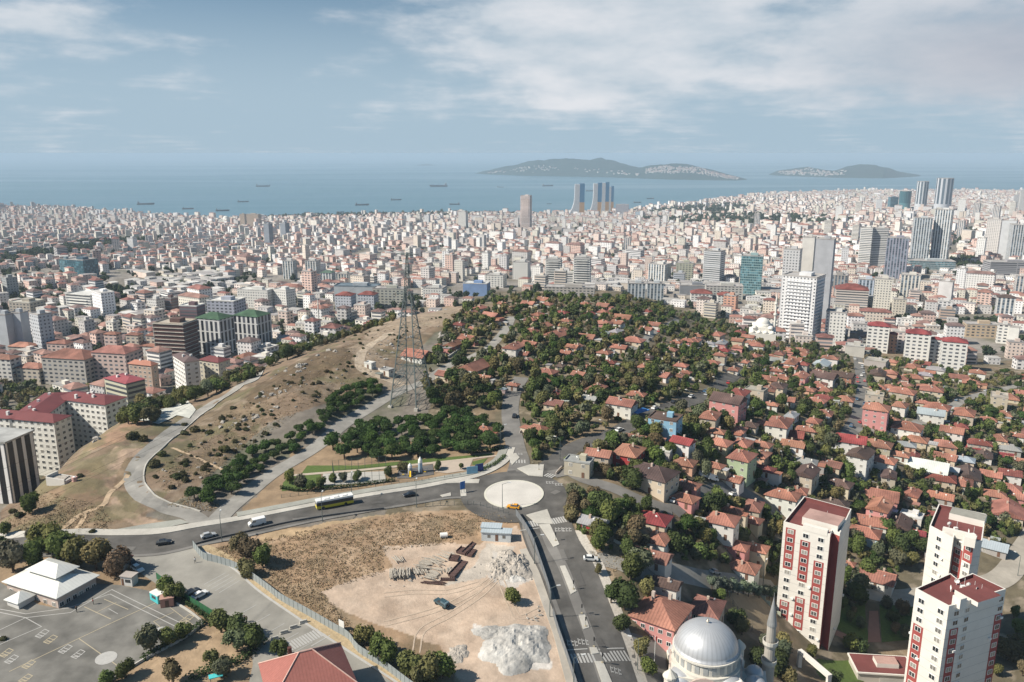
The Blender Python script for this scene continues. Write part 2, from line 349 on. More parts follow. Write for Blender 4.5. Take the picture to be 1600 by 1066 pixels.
def copytree(o, loc=None, rot=None, color=None):
    c = o.copy(); COL.objects.link(c)
    if loc is not None: c.location = loc
    if rot is not None: c.rotation_euler = (0, 0, rot)
    def rec(a, b):
        for ch in a.children:
            d = ch.copy(); COL.objects.link(d); d.parent = b; rec(ch, d)
    rec(o, c); return c
AUTO = []   # (object, phrase, plural family, x, y, z) gets its own label at the end
def auto(o, phrase, fam, pos): AUTO.append((o, phrase, fam, pos))
LM = []     # landmarks: (phrase, px, py)
OCC = []    # occupied circles (x, y, r)
def jit(c, a=.06): k = 1+random.uniform(-a, a); return tuple(min(.95, max(.01, v*k*(1+random.uniform(-a, a)*.4))) for v in c)
# ------------------------------------------------------------------ ground sheet
def np_mesh(name, V, Fq, mats, mi=None, col=None, uv=None, smooth=False):
    me = bpy.data.meshes.new(name); me.vertices.add(len(V)); me.vertices.foreach_set('co', V.astype(np.float32).ravel())
    k = Fq.shape[1]; me.loops.add(Fq.size); me.loops.foreach_set('vertex_index', Fq.astype(np.int32).ravel())
    me.polygons.add(len(Fq)); me.polygons.foreach_set('loop_start', np.arange(len(Fq), dtype=np.int32)*k); me.polygons.foreach_set('loop_total', np.full(len(Fq), k, np.int32))
    for q in mats: me.materials.append(q)
    if mi is not None: me.polygons.foreach_set('material_index', mi.astype(np.int32))
    me.polygons.foreach_set('use_smooth', np.full(len(Fq), bool(smooth)))
    me.update(calc_edges=True)
    if col is not None:
        if len(col) == len(V): a = me.color_attributes.new('Col', 'FLOAT_COLOR', 'POINT')
        else: a = me.color_attributes.new('Col', 'FLOAT_COLOR', 'CORNER')
        c = np.ones((len(col), 4), np.float32); c[:, :3] = col; a.data.foreach_set('color', c.ravel())
    if uv is not None: u = me.uv_layers.new(name='UVMap'); u.data.foreach_set('uv', uv.astype(np.float32).ravel())
    return me
nj, ni = UU.shape
idx = np.arange(nj*ni).reshape(nj, ni)
FQ = np.stack([idx[:-1, :-1], idx[:-1, 1:], idx[1:, 1:], idx[1:, :-1]], -1).reshape(-1, 4)
# surface kinds (soil, dry grass, lawn ...), edges broken up by noise
x, y = XX, YY; n1 = fbm(x/18, y/18, 1); n2 = fbm(x/5, y/5, 2); n3 = fbm(x/60, y/60, 5)
wx = GPX+(n2-.5)*14+(n1-.5)*16; wy = GPY+(n1-.5)*8+(fbm(x/7, y/7, 9)-.5)*8
C = np.zeros(XX.shape+(3,)); C[:] = (.20, .175, .145)
def mixc(mask, c, a=1.0):
    mk = (mask*a)[..., None]; C[:] = C*(1-mk)+np.array(c)*mk
city = (YY > 700).astype(float)
mixc(np.clip((n1-.55)*8, 0, 1), (.10, .11, .06), .6)
mixc(city*np.clip((n3-.45)*6, 0, 1), (.30, .27, .24), .8)
def Z(poly, c, a=1.0): mixc(inpoly(wx, wy, poly).astype(float), c, a)
Z([(560,1300),(560,900),(700,560),(740,455),(1000,455),(1200,520),(1700,580),(2300,600),(2300,1500)], (.15, .125, .08))
vil = inpoly(wx, wy, [(560,1300),(560,900),(700,560),(740,455),(1000,455),(1200,520),(1700,580),(2300,600),(2300,1500)]).astype(float)
mixc(vil*np.clip((n1-.52)*6, 0, 1), (.23, .17, .11), .9)
mixc(vil*np.clip((n2-.60)*9, 0, 1), (.33, .27, .20), .7)
Z([(-500,1300),(-500,860),(0,835),(300,840),(800,790),(860,1000),(900,1300)], (.28, .20, .125))
mixc(hm.astype(float), (.215, .155, .105))
mixc(hm*np.clip((n1-.47)*5, 0, 1), (.165, .125, .078), .85)
mixc(hm*np.clip((fbm(x/9, y/9, 12)-.56)*9, 0, 1), (.13, .12, .06), .75)
mixc(hm*np.clip((fbm(x/6, y/6, 15)-.62)*10, 0, 1), (.31, .245, .18), .6)
Z([(380,640),(470,600),(560,560),(560,530),(480,560),(400,600)], (.12, .085, .05), .85)   # dark scrub strip near the crest
Z([(0,815),(100,735),(180,715),(225,705),(215,720),(190,760),(205,800),(280,820),(200,835),(120,838),(0,840)], (.235, .168, .105), .8)
Z([(180,700),(245,697),(225,712),(195,722),(175,760),(190,795),(240,812),(300,822),(210,822),(170,800),(160,760),(165,720)], (.38, .275, .195))
Z([(130,705),(190,655),(240,645),(190,690),(160,700)], (.31, .20, .13))
Z([(60,765),(170,790),(190,760),(160,720),(100,735)], (.22, .145, .09), .6)
Z([(560,575),(545,545),(600,500),(640,485),(740,478),(730,495),(640,520),(590,545),(600,570),(640,605),(600,612)], (.33, .26, .19), .7)
# building lot
Z([(300,850),(420,832),(640,800),(790,795),(830,850),(860,940),(890,1066),(1000,1300),(700,1200),(560,1030),(430,925),(360,890)], (.33, .225, .14))
lot = inpoly(wx, wy, [(300,850),(420,832),(640,800),(790,795),(830,850),(860,940),(890,1066),(1000,1300),(700,1200),(560,1030),(430,925),(360,890)])
mixc(lot*np.clip((n2-.5)*6, 0, 1), (.41, .30, .20), .8)
mixc(lot*np.clip((fbm(x/8, y/8, 21)-.55)*8, 0, 1), (.21, .16, .10), .7)
bare = inpoly(wx, wy, [(500,925),(560,905),(610,890),(600,855),(680,850),(745,850),(800,820),(828,850),(862,940),(900,1080),(940,1200),(730,1150),(690,1010),(620,985),(560,965),(520,945)]).astype(float)
mixc(bare, (.53, .43, .335)); mixc(bare*np.clip((n1-.5)*5, 0, 1), (.41, .315, .235), .9); mixc(bare*np.clip((n2-.55)*8, 0, 1), (.53, .45, .36), .6); mixc(bare*np.clip((n3-.5)*8, 0, 1), (.47, .34, .245), .5)
Z([(755,850),(800,852),(760,905),(690,915),(745,880)], (.47, .43, .37), .8)
Z([(770,862),(830,870),(838,905),(800,925),(765,905)], (.48, .45, .41), .8)
Z([(740,975),(800,985),(855,990),(862,1045),(820,1045),(770,1010),(742,985)], (.62, .60, .56), .75)
Z([(430,925),(480,935),(560,985),(640,1010),(700,1040),(720,1075),(640,1070),(560,1020),(470,960)], (.24, .17, .10), .7)
Z([(420,832),(640,798),(520,822),(460,840),(400,850)], (.44, .32, .19), .8)
# garden by the school, verges
Z([(150,1100),(225,1035),(345,985),(400,1000),(430,1030),(330,1100)], (.36, .26, .165))
Z([(185,905),(200,900),(220,910),(200,920)], (.25, .2, .13))
Z([(890,770),(985,795),(1000,830),(960,900),(985,960),(945,935),(925,880),(905,850)], (.33, .25, .165))
Z([(1140,925),(1215,925),(1215,985),(1170,985),(1130,945)], (.33, .25, .16))
Z([(520,690),(800,690),(800,760),(440,790),(370,810),(380,790),(470,700)], (.28, .20, .125))
Z([(1270,1035),(1360,1035),(1400,1066),(1290,1066)], (.09, .13, .035))
C *= (0.72+0.56*fbm(x/2.6, y/2.6, 61, 3))[..., None]
mixc(np.clip((inpoly(wx, wy, [(0,835),(0,815),(60,750),(170,665),(260,640),(300,655),(215,720),(205,780),(280,825)]))*np.clip((fbm(x/7, y/7, 63)-.5)*8, 0, 1), 0, 1), (.16, .145, .075), .65)
me = np_mesh('ground', np.stack([XX, YY, HH], -1).reshape(-1, 3), FQ, [mat('ground', src='attr', rough=.95, var=.13, scale=1.1, bump=.5, stain=.16)], col=C.reshape(-1, 3), smooth=True)
g = link('ground', me); tag(g, kind='structure')
# ------------------------------------------------------------------ sea
def sea():
    b = MB(); xs = [-60000, -20000, -6000, 0, 6000, 20000, 60000]; ys = [1500, 4000, 8000, 20000, 60000]
    for i in range(6):
        for j in range(4): b.add([(xs[i], ys[j], SEA), (xs[i+1], ys[j], SEA), (xs[i+1], ys[j+1], SEA), (xs[i], ys[j+1], SEA)], [[0, 1, 2, 3]])
    m = bpy.data.materials.new('sea_water'); m.use_nodes = True; nt = m.node_tree; n = nt.nodes; L = nt.links; p = n['Principled BSDF']
    p.inputs['IOR'].default_value = 1.33
    geo = n.new('ShaderNodeNewGeometry'); mp = n.new('ShaderNodeMapping'); mp.inputs['Scale'].default_value = (.00016, .0006, 1); L.new(geo.outputs['Position'], mp.inputs[0])
    no = n.new('ShaderNodeTexNoise'); no.inputs['Scale'].default_value = 1; no.inputs['Detail'].default_value = 5; no.inputs['Distortion'].default_value = .8; L.new(mp.outputs[0], no.inputs['Vector'])
    mr = n.new('ShaderNodeMapRange'); mr.inputs[1].default_value = .38; mr.inputs[2].default_value = .64; mr.inputs[3].default_value = .28; mr.inputs[4].default_value = .52; L.new(no.outputs[0], mr.inputs[0]); L.new(mr.outputs[0], p.inputs['Roughness'])
    cr = n.new('ShaderNodeMix'); cr.data_type = 'RGBA'; cr.inputs[6].default_value = (.07, .165, .215, 1); cr.inputs[7].default_value = (.11, .21, .26, 1); L.new(no.outputs[0], cr.inputs[0]); L.new(cr.outputs[2], p.inputs['Base Color'])
    n2 = n.new('ShaderNodeTexNoise'); n2.inputs['Scale'].default_value = .05; n2.inputs['Detail'].default_value = 4; L.new(geo.outputs['Position'], n2.inputs['Vector'])
    bp = n.new('ShaderNodeBump'); bp.inputs['Strength'].default_value = .25; bp.inputs['Distance'].default_value = 3; L.new(n2.outputs[0], bp.inputs['Height']); L.new(bp.outputs[0], p.inputs['Normal'])
    tag(b.build('sea', m), kind='structure')
sea()
# ------------------------------------------------------------------ islands
def island(name, label, prof, water, depthw, seed, town):
    """prof: skyline in the photo, water: its waterline; built as a real hill range about depthw metres wide"""
    xs = np.linspace(prof[0][0], prof[-1][0], 90); top = np.interp(xs, [p[0] for p in prof], [p[1] for p in prof]); wl = np.interp(xs, [p[0] for p in water], [p[1] for p in water])
    nr = 36; V = []; CC = []
    for i, a in enumerate(xs):
        x0, y0 = at_z(a, wl[i], SEA); yc = y0+depthw*.5; d = rdir(a, top[i]); t = yc/d[1]; zt = CZ+t*d[2]-SEA; e = min(1, i/5, (len(xs)-1-i)/5)
        for j in range(nr):
            s = j/(nr-1); yy = y0+depthw*s*max(e, .25)+(1-max(e, .25))*depthw*.2; k = math.sin(math.pi*s)**.8
            xx = yy*(x0/y0); nz = float(fbm(np.array(xx/260.), np.array(yy/260.), seed)); zz = SEA-6+(zt+6)*k*(.72+.5*nz if .05 < s < .95 else 1)
            V.append((xx, yy, zz)); CC.append((.04, .06, .035))
    id2 = np.arange(90*nr).reshape(90, nr); f = np.stack([id2[:-1, :-1], id2[1:, :-1], id2[1:, 1:], id2[:-1, 1:]], -1).reshape(-1, 4)
    o = link(name, np_mesh(name, np.array(V), f, [mat('island_scrub', col=(.022, .042, .034), rough=.95, var=.3, scale=.02, spec=.05)], smooth=True)); tag(o, kind='structure')
    V = np.array(V).reshape(90, nr, 3); bs = []
    for (i0, i1, s0, s1, cnt) in town:
        for _ in range(cnt):
            i = int(np.clip(random.uniform(i0, i1)*89, 0, 88)); j = int(np.clip(random.uniform(s0, s1)*(nr-1), 1, nr-2)); p = V[i, j]+(V[i+1, j+1]-V[i, j])*random.random()
            bs.append((p[0], p[1], p[2]-3, random.uniform(14, 30), random.uniform(12, 20), random.uniform(8, 15), random.uniform(0, 3)))
    return bs
isl_b = island('island', '', [(737,271),(765,266),(790,261),(830,252),(870,247.5),(900,246.5),(940,248),(970,256),(1000,262),(1030,257),(1060,256),(1090,259),(1120,268),(1150,276),(1175,281)], [(737,272),(820,275),(940,277),(1050,281),(1175,283)], 1700, 31,
   [(.62, .95, .12, .33, 420), (.05, .3, .08, .2, 60), (.3, .6, .07, .12, 30)])
isl_b += island('island', '', [(1198,273),(1215,267),(1235,264),(1262,261),(1285,264),(1303,267),(1320,262),(1342,258),(1365,259),(1385,263),(1410,269),(1445,275)], [(1198,274),(1300,278),(1380,279),(1445,276)], 1500, 37, [(.08, .5, .1, .3, 150), (.12, .4, .06, .12, 40)])
island('island', '', [(650,258.5),(660,256.5),(668,256),(680,258.5)], [(650,259),(680,259)], 900, 39, [])
# ------------------------------------------------------------------ draped sheets
LAY = [0]
def drape(name, poly_xy, m, off, step=3.0, kind='structure', label=None, parent=None):
    poly = [Vector(p) for p in poly_xy]
    xs = [p.x for p in poly]; ys = [p.y for p in poly]
    # resample the outline
    out = []
    for i in range(len(poly)):
        a, b = poly[i], poly[(i+1) % len(poly)]; k = max(1, int((b-a).length/step))
        for t in range(k): out.append(a+(b-a)*t/k)
    vs = list(out); gx = np.arange(min(xs)+step/2, max(xs), step); gy = np.arange(min(ys)+step/2, max(ys), step)
    if len(gx) and len(gy):
        X2, Y2 = np.meshgrid(gx, gy); ok = inpoly(X2, Y2, [(p.x, p.y) for p in poly])
        op = np.array([(p.x, p.y) for p in out]); 
        for a, b in zip(X2[ok], Y2[ok]):
            if ((op[:, 0]-a)**2+(op[:, 1]-b)**2).min() > (step*.4)**2: vs.append(Vector((a, b)))
    n = len(out)
    r = geometry.delaunay_2d_cdt(vs, [(i, (i+1) % n) for i in range(n)], [], 1, 1e-4)
    b = MB(); P = [(p.x, p.y, h(p.x, p.y)+off) for p in r[0]]
    b.v = P
    for f in r[2]:
        f = list(f); c = (P[f[1]][0]-P[f[0]][0])*(P[f[2]][1]-P[f[0]][1])-(P[f[1]][1]-P[f[0]][1])*(P[f[2]][0]-P[f[0]][0])
        if c < 0: f = f[::-1]
        b.f.append(f); b.m.append(0); b.uv.append([(P[i][0], P[i][1]) for i in f])
    o = b.build(name, m, parent)
    if kind: tag(o, label, kind=kind)
    return o
def area(name, px_poly, m, off, step=3.0, **k): return drape(name, [G(a, b)[:2] for a, b in px_poly], m, off, step, **k)
def smooth_line(P, step=2.5):
    P = [np.array(p, float) for p in P]; P = [2*P[0]-P[1]]+P+[2*P[-1]-P[-2]]; out = []
    for i in range(1, len(P)-2):
        k = max(2, int(np.linalg.norm(P[i+1]-P[i])/step))
        for j in range(k):
            t = j/k; out.append(.5*((2*P[i])+(P[i+1]-P[i-1])*t+(2*P[i-1]-5*P[i]+4*P[i+1]-P[i+2])*t*t+(3*P[i]-P[i-1]-3*P[i+1]+P[i+2])*t**3))
    out.append(P[-2]); return out
ROADPTS = []
def strip(name, line, w0, w1, m, off, kind='structure', thick=0, occ=0, cross=None, dash=None, label=None):
    """ribbon between lateral offsets w0 and w1 of a world line, lying on the ground"""
    b = MB(); n = len(line); k = cross or max(1, int(abs(w1-w0)/2.2)); rows = []
    acc = 0
    for i, p in enumerate(line):
        t = line[min(i+1, n-1)]-line[max(i-1, 0)]; t = t/np.linalg.norm(t); nrm = np.array([-t[1], t[0]])
        rows.append([p+nrm*(w0+(w1-w0)*j/k) for j in range(k+1)])
    base = 0
    for r in rows:
        for q in r: b.v.append((q[0], q[1], h(q[0], q[1])+off))
    d = 0
    for i in range(n-1):
        d += np.linalg.norm(line[i+1]-line[i])
        if dash and (d % dash[0]) > dash[1]: continue
        for j in range(k):
            a = i*(k+1)+j; f = [a, a+k+1, a+k+2, a+1]
            if w1 > w0: f = f[::-1]
            b.f.append(f); b.m.append(0); b.uv.append([(b.v[q][0], b.v[q][1]) for q in f])
    if thick:   # kerb sides
        for side in (0, k):
            o = len(b.v)
            for i in range(n): v = b.v[i*(k+1)+side]; b.v.append((v[0], v[1], v[2]-thick))
            for i in range(n-1):
                f = [i*(k+1)+side, o+i, o+i+1, (i+1)*(k+1)+side]; b.f.append(f); b.m.append(0); b.uv.append([(0, 0)]*4)
    o = b.build(name, m)
    if occ:
        for p in line[::2]: ROADPTS.append((p[0], p[1], occ))
    if kind: tag(o, label, kind=kind)
    return o
def wl(pxs, step=2.5): return smooth_line([np.array(G(a, b)[:2]) for a, b in pxs], step)
def road(name, pxs, w, m, off, **k):
    l = wl(pxs); strip(name, l, -w/2, w/2, m, off, occ=w/2+1.5, **k); return l
# plaza and yard first, then roads
area('parking_lot', [(185,868),(240,864),(312,852),(330,862),(365,886),(402,922),(480,975),(560,1030),(650,1092),(560,1120),(380,1110),(395,1040),(392,988),(352,972),(300,945),(262,925),(225,900)], mat('lot_asphalt', col=(.30, .285, .25), rough=.92, var=.09, scale=.4, stain=.2), .10)
area('school_yard', [(-70,930),(-10,905),(60,945),(95,952),(150,912),(190,915),(240,925),(258,925),(318,975),(300,985),(255,1010),(222,1032),(180,1060),(140,1100),(-70,1100)], yardm, .10)
A_ = road('road', [(-90,872),(0,860),(100,853),(180,855),(262,850),(340,834),(420,818),(523,797),(640,777),(700,768),(745,768)], 11.5, asphalt, .16)
D_ = road('lane', [(322,825),(300,806),(262,795),(226,778),(210,757),(213,730),(238,702),(280,667),(330,632),(370,606),(402,582),(428,562)], 6.2, greyroad, .12)
E_ = road('lane', [(332,822),(352,800),(388,770),(430,738),(500,694),(548,655),(590,630),(612,617),(640,605)], 6.5, greyroad, .13)
road('village_lane', [(640,606),(665,596),(700,572),(730,562),(768,540),(790,515),(800,495)], 5.5, greyroad, .14)
road('dirt_track', [(640,606),(610,595),(580,583),(562,570),(572,545),(610,520)], 5, dirtroad, .11)
F_ = road('road', [(806,745),(812,722),(806,700),(800,670),(797,640),(803,610),(815,590)], 7.5, asphalt2, .17)
G_ = road('road', [(835,752),(868,722),(905,697),(960,678),(1000,655),(1030,642),(1075,628),(1115,612),(1140,590),(1165,570)], 8.5, asphalt, .18)
H_ = road('road', [(862,742),(890,738),(915,750),(960,764),(1000,782),(1050,800)], 6.5, asphalt2, .19)
I_ = road('road', [(895,872),(925,872),(965,880),(1000,892),(1060,896),(1110,907),(1150,912),(1215,922)], 6, greyroad, .12)
road('village_lane', [(940,560),(970,548),(1000,540),(1020,520),(1045,508),(1060,500)], 5, greyroad, .14)
road('village_lane', [(1335,540),(1342,570),(1346,610),(1342,645),(1330,672),(1318,700),(1330,730)], 7, asphalt2, .13)
road('village_lane', [(1335,672),(1380,675),(1420,690),(1450,700)], 5.5, greyroad, .15)
road('village_lane', [(1420,668),(1480,640),(1520,620),(1600,600)], 6, greyroad, .14)
road('village_lane', [(1050,800),(1100,770),(1150,765),(1200,790),(1240,800)], 5.5, asphalt2, .13)
road('lane', [(1620,830),(1600,860),(1570,900),(1530,915),(1480,918)], 9, mat('pale_lane', col=(.40, .36, .30), rough=.95, var=.1, stain=.2), .13)
road('lane', [(1322,915),(1360,925),(1410,935),(1480,925)], 9, mat('pale_lane', col=(.40, .36, .30)), .12)
area('forecourt', [(1322,690),(1345,706),(1395,728),(1405,742),(1375,756),(1345,750),(1318,735),(1305,705)], greyroad, .11)
C_ = road('road', [(842,775),(850,810),(864,850),(884,885),(906,942),(926,993),(950,1066),(985,1180)], 16.5, asphalt, .15)
cx_, cy_, cz_ = G(803, 772); RC = np.array([cx_, cy_])
ring = lambda r, a0=0, a1=360, k=72: [RC+r*np.array([math.cos(math.radians(t)), math.sin(math.radians(t))]) for t in np.linspace(a0, a1, k+1)]
drape('roundabout_road', [tuple(p) for p in ring(18.0)[:-1]], asphalt, .20, 2.0); ROADPTS.append((cx_, cy_, 20))
def slab(name, poly, off, m, th=.15, step=2.5):
    o = drape(name, poly, m, off, step)
    b = MB(); 
    n = len(poly); pp = []
    for i in range(n):
        a, c = np.array(poly[i]), np.array(poly[(i+1) % n]); k = max(1, int(np.linalg.norm(c-a)/step))
        for t in range(k): pp.append(a+(c-a)*t/k)
    vs = [(p[0], p[1], h(*p)+off) for p in pp]+[(p[0], p[1], h(*p)+off-th) for p in pp]; k = len(pp)
    kb = MB(); kb.add(vs, [[i, i+k, (i+1) % k+k, (i+1) % k] for i in range(k)]); q = kb.build('kerb', mat('kerb_stone', col=(.55, .53, .45), rough=.9, var=.1), kind_parent(o)); return o
def kind_parent(o): return o
isl = slab('roundabout_island', [tuple(p) for p in ring(9.6)[:-1]], .38, mat('pale_gravel', col=(.56, .53, .48), rough=.95, var=.10, scale=2.5, stain=.12), .2)
kb = strip('island_kerb', ring(9.75), -.35, .35, mat('kerb_stone', col=(.55, .53, .45)), .42, thick=.24)
for poly in ([(822,806),(855,797),(864,820),(838,819)], [(842,821),(859,820),(874,852),(865,856)], [(875,886),(883,885),(901,925),(892,930)], [(904,962),(914,961),(921,982),(911,985)], [(921,1013),(932,1013),(936,1022),(924,1024)], [(929,1035),(942,1035),(966,1092),(948,1092)],
             [(808,733),(828,727),(850,727),(848,746),(826,744)], [(795,712),(806,709),(812,716),(800,728)], [(688,775),(704,771),(705,776),(692,778)], [(719,767),(728,766),(729,776),(720,777)]):
    slab('traffic_island', [G(a, b)[:2] for a, b in poly], .34, paleconc)
# repairs in the asphalt and wheel ruts in the lot
for i, (a, b_, w, d, r) in enumerate([(470,812,5,2,.3),(590,786,4,1.6,.2),(200,858,4,2,0),(905,905,2,6,.2),(880,868,1.6,5,.2),(940,1010,2,5,.3),(868,770,3,2,.8),(800,738,3,2,.2),(1010,650,4,2,.5)]):
    x, y, _ = G(a, b_); c, s = math.cos(r), math.sin(r); drape('asphalt_patch', [(x+c*u-s*v, y+s*u+c*v) for u, v in ((-w/2, -d/2), (w/2, -d/2), (w/2, d/2), (-w/2, d/2))], mat('fresh_asphalt' if i % 2 else 'grey_patch', col=(.095, .09, .083) if i % 2 else (.155, .147, .135), rough=.9, var=.12), .235+i*.0012, 2)
for pts_ in ([(768,905),(740,925),(690,950),(640,965),(600,975)], [(775,905),(750,930),(705,960),(660,985),(650,1020)], [(780,900),(800,950),(815,965),(850,950)], [(600,930),(650,925),(700,925),(750,912)]):
    for w in (-.9, .9): strip('wheel_rut', wl(pts_, 2.0), w-.18, w+.18, mat('rut_soil', col=(.47, .375, .285), rough=.95, var=.2), .06+w*.004)
# pavements
strip('pavement', A_, 5.9, 9.2, paleconc, .30, thick=.3)
PN = wl([(372,812),(450,797),(523,783),(600,770),(660,761),(705,752),(742,745),(772,733),(792,718),(800,700)])
strip('pavement', PN, -1.3, 1.3, paleconc, .31, thick=.3)
strip('pavement', C_[6:], 8.3, 10.3, mat('worn_paving', col=(.42, .385, .33), rough=.9, var=.1, stain=.2), .24, thick=.25) if False else None
strip('pavement', C_[10:], -10.6, -8.3, mat('worn_paving', col=(.42, .385, .33), rough=.9, var=.1, stain=.2), .26, thick=.25)
strip('verge', C_[8:], 8.3, 11.2, mat('rubble_verge', col=(.50, .46, .40), rough=.95, var=.25, scale=1.5), .12)
BR = wl([(308,856),(335,868),(370,890),(410,925),(480,973),(560,1025),(640,1078),(700,1130)])
strip('verge', BR, -.2, 2.6, mat('dry_verge', col=(.40, .31, .19), rough=.95, var=.3, scale=1.5), .13)
strip('kerb_line', BR, -.8, -.2, markw, .20, thick=.15)
# markings
for l, off in ((A_, .176),):
    pass
strip('worn_lane', C_[6:], -2.4, .6, mat('worn_asphalt'), .185); strip('worn_lane', C_[6:], -7.6, -6.4, mat('worn_asphalt'), .186); strip('worn_lane', A_, -5.6, -4.4, mat('worn_asphalt'), .187)
def zebra(a, b, n, L=3.2, w=.55, m=markw, off=.22):
    A0 = np.array(G(*a)[:2]); B0 = np.array(G(*b)[:2]); d = B0-A0; ln = np.linalg.norm(d); d /= ln; nr = np.array([-d[1], d[0]]); mb = MB()
    for i in range(n):
        c = A0+d*ln*(i+.5)/n; P = [c-d*w/2-nr*L/2, c+d*w/2-nr*L/2, c+d*w/2+nr*L/2, c-d*w/2+nr*L/2]
        mb.add([(p[0], p[1], h(*p)+off) for p in P], [[0, 1, 2, 3]])
    tag(mb.build('zebra_crossing', m), kind='structure')
zebra((887,1031), (930,1029), 8); zebra((940,1028), (982,1026), 8); zebra((818,822), (840,818), 6); zebra((862,816), (884,812), 6); zebra((796,722), (822,722), 6); zebra((852,742), (866,746), 4)
zebra((450,1012), (508,985), 14, 3.4, .5, off=.13); zebra((385,974), (420,972), 0) if False else None
for a, b in (((885,1017),(918,1015)), ((812,830),(842,826)), ((935,1016),(975,1014))): strip('road_marking', smooth_line([np.array(G(*a)[:2]), np.array(G(*b)[:2])], 1.), -.16, .16, markw, .215)
def glyphs(c, n, ang, m, off=.22, s=1.0):
    x0, y0, _ = G(*c); mb = MB(); e = np.array([math.cos(ang), math.sin(ang)]); f = np.array([-e[1], e[0]]); o = np.array([x0, y0])
    for i in range(n):
        for (u0, v0, du, dv) in ((i*1.1, 0, .22, 2.4), (i*1.1+.3, .2, .5, .4), (i*1.1+.3, 1.6, .5, .4)):
            P = [o+e*(u0*s)+f*(v0*s), o+e*((u0+du)*s)+f*(v0*s), o+e*((u0+du)*s)+f*((v0+dv)*s), o+e*(u0*s)+f*((v0+dv)*s)]
            mb.add([(p[0], p[1], h(*p)+off) for p in P], [[0, 1, 2, 3]])
    tag(mb.build('road_marking', m), kind='structure')
for c in ((887,1010), (904,1008), (868,832), (880,832), (806,712), (854,757), (868,760), (955,1052)): glyphs(c, 3, .05, markw, .23, .9)
# parking bays and yard games
def seg(pts_, w, m, off, name='yard_marking', closed=False):
    P = [np.array(G(*p)[:2]) for p in pts_]
    if closed: P.append(P[0])
    mb = MB()
    for a, b in zip(P[:-1], P[1:]):
        d = b-a; L = np.linalg.norm(d); d = d/L; nr = np.array([-d[1], d[0]])*w/2; k = max(1, int(L/3)); a = a-d*w*.45; L2 = L+w*.9
        for j in range(k):
            p, q = a+d*L2*j/k, a+d*L2*(j+1)/k; V = [p-nr, q-nr, q+nr, p+nr]; mb.add([(v[0], v[1], h(*v)+off) for v in V], [[0, 1, 2, 3]])
    tag(mb.build(name, m), kind='structure')
seg([(-10,956),(40,966),(110,958),(175,922),(300,983)], .22, markw, .13); seg([(-10,951),(40,960),(106,951),(172,929),(275,980)], .22, markw, .131)
seg([(15,1050),(120,1000),(245,942)], .2, marky, .132); seg([(124,999),(185,1042)], .2, marky, .133); seg([(-5,1010),(65,980),(40,966)], .2, markw, .134); seg([(0,985),(40,966)], .2, markw, .135); seg([(0,995),(12,1002)], .2, markw, .136)
seg([(163,937),(200,953)], .2, marky, .137); seg([(132,949),(173,968)], .2, marky, .138); seg([(150,958),(182,942)], .16, marky, .139); seg([(170,952),(184,960)], .16, markw, .140); seg([(240,972),(272,957)], .16, marky, .141); seg([(266,950),(305,980)], .16, marky, .142); seg([(240,972),(250,980)], .16, marky, .141)
for cx, cy, r, m in ((166,1029,2.4, markw), (252,985,1.3, markw)):
    x0, y0, _ = G(cx, cy); drape('yard_marking', [(x0+r*math.cos(t), y0+r*math.sin(t)) for t in np.linspace(0, 2*math.pi, 25)[:-1]], m, .15, 2)
for cx, cy, m in ((66,990,markw), (79,999,marky), (102,1014,markw), (122,1022,markw), (10,1020,marky), (18,1030,markw), (45,1038,marky), (40,1060,marky), (292,967,marky)):
    P = [(cx-11, cy+5), (cx-3, cy+8), (cx+11, cy-3), (cx+4, cy-6)]; seg(P, .2, m, .145, closed=True); seg([(cx-7, cy+2), (cx+2, cy+5)], .2, m, .146); seg([(cx-3, cy-1), (cx+6, cy+2)], .2, m, .147); seg([(cx-11, cy+5), (cx+2, cy+5)], .2, m, .148)
for i in range(5): seg([(319+i*6, 914+i*3.2), (352+i*5.5, 896+i*3)], .2, markw, .13)
for i in range(7): seg([(400+i*22, 946+i*14.5), (372+i*22, 962+i*14.5)], .18, markw, .131)
seg([(487,1010),(515,994)], .3, markw, .132)
# slope wall between the main road and the park
strip('embankment', PN, 1.4, 4.6, mat('stone_slope', col=(.33, .33, .29), rough=.95, var=.15, scale=1.5, stain=.2), .45, thick=.6)
area('embankment', [(150,833),(225,820),(282,812),(296,817),(250,828),(200,834)], mat('stone_slope'), .16)
strip('lane_kerb', D_[4:], -3.4, -3.0, concrete, .35, thick=.4)
area('concrete_slab', [(206,659),(248,640),(306,641),(296,655),(276,650),(248,664)], mat('slab_concrete', col=(.56, .56, .50), rough=.9, var=.08, stain=.15), .35, 2)
# footpaths on the slope and small park
for pl, w in (([(90,830),(120,808),(160,790),(172,770),(200,742)], 1.6), ([(118,828),(130,812),(133,800)], 1.4), ([(268,700),(320,722),(370,745)], 1.2)): strip('footpath', wl(pl), -w/2, w/2, mat('path_soil', col=(.47, .35, .23), rough=.95, var=.2), .09)
area('lawn', [(455,742),(502,742),(498,760),(440,768),(442,755)], grassm, .10)
area('lawn', [(480,728),(560,728),(660,718),(770,709),(768,714),(660,726),(560,738),(470,742)], grassm, .11)
area('lawn', [(738,722),(762,716),(752,728),(738,727)], grassm, .12); area('lawn', [(738,740),(760,730),(786,712),(790,716),(765,736),(742,744)], grassm, .12)
area('park_paving', [(505,741),(600,737),(604,754),(500,760)], mat('pitch_surface', col=(.40, .385, .35), rough=.9, var=.06), .13)
area('park_paving', [(676,722),(740,716),(732,735),(700,740),(680,738)], mat('park_paving', col=(.43, .36, .29), rough=.9, var=.08), .13)
area('playground_surface', [(622,736),(676,726),(678,742),(640,748),(620,748)], mat('play_surface', col=(.13, .125, .12), rough=.95, var=.1), .14)
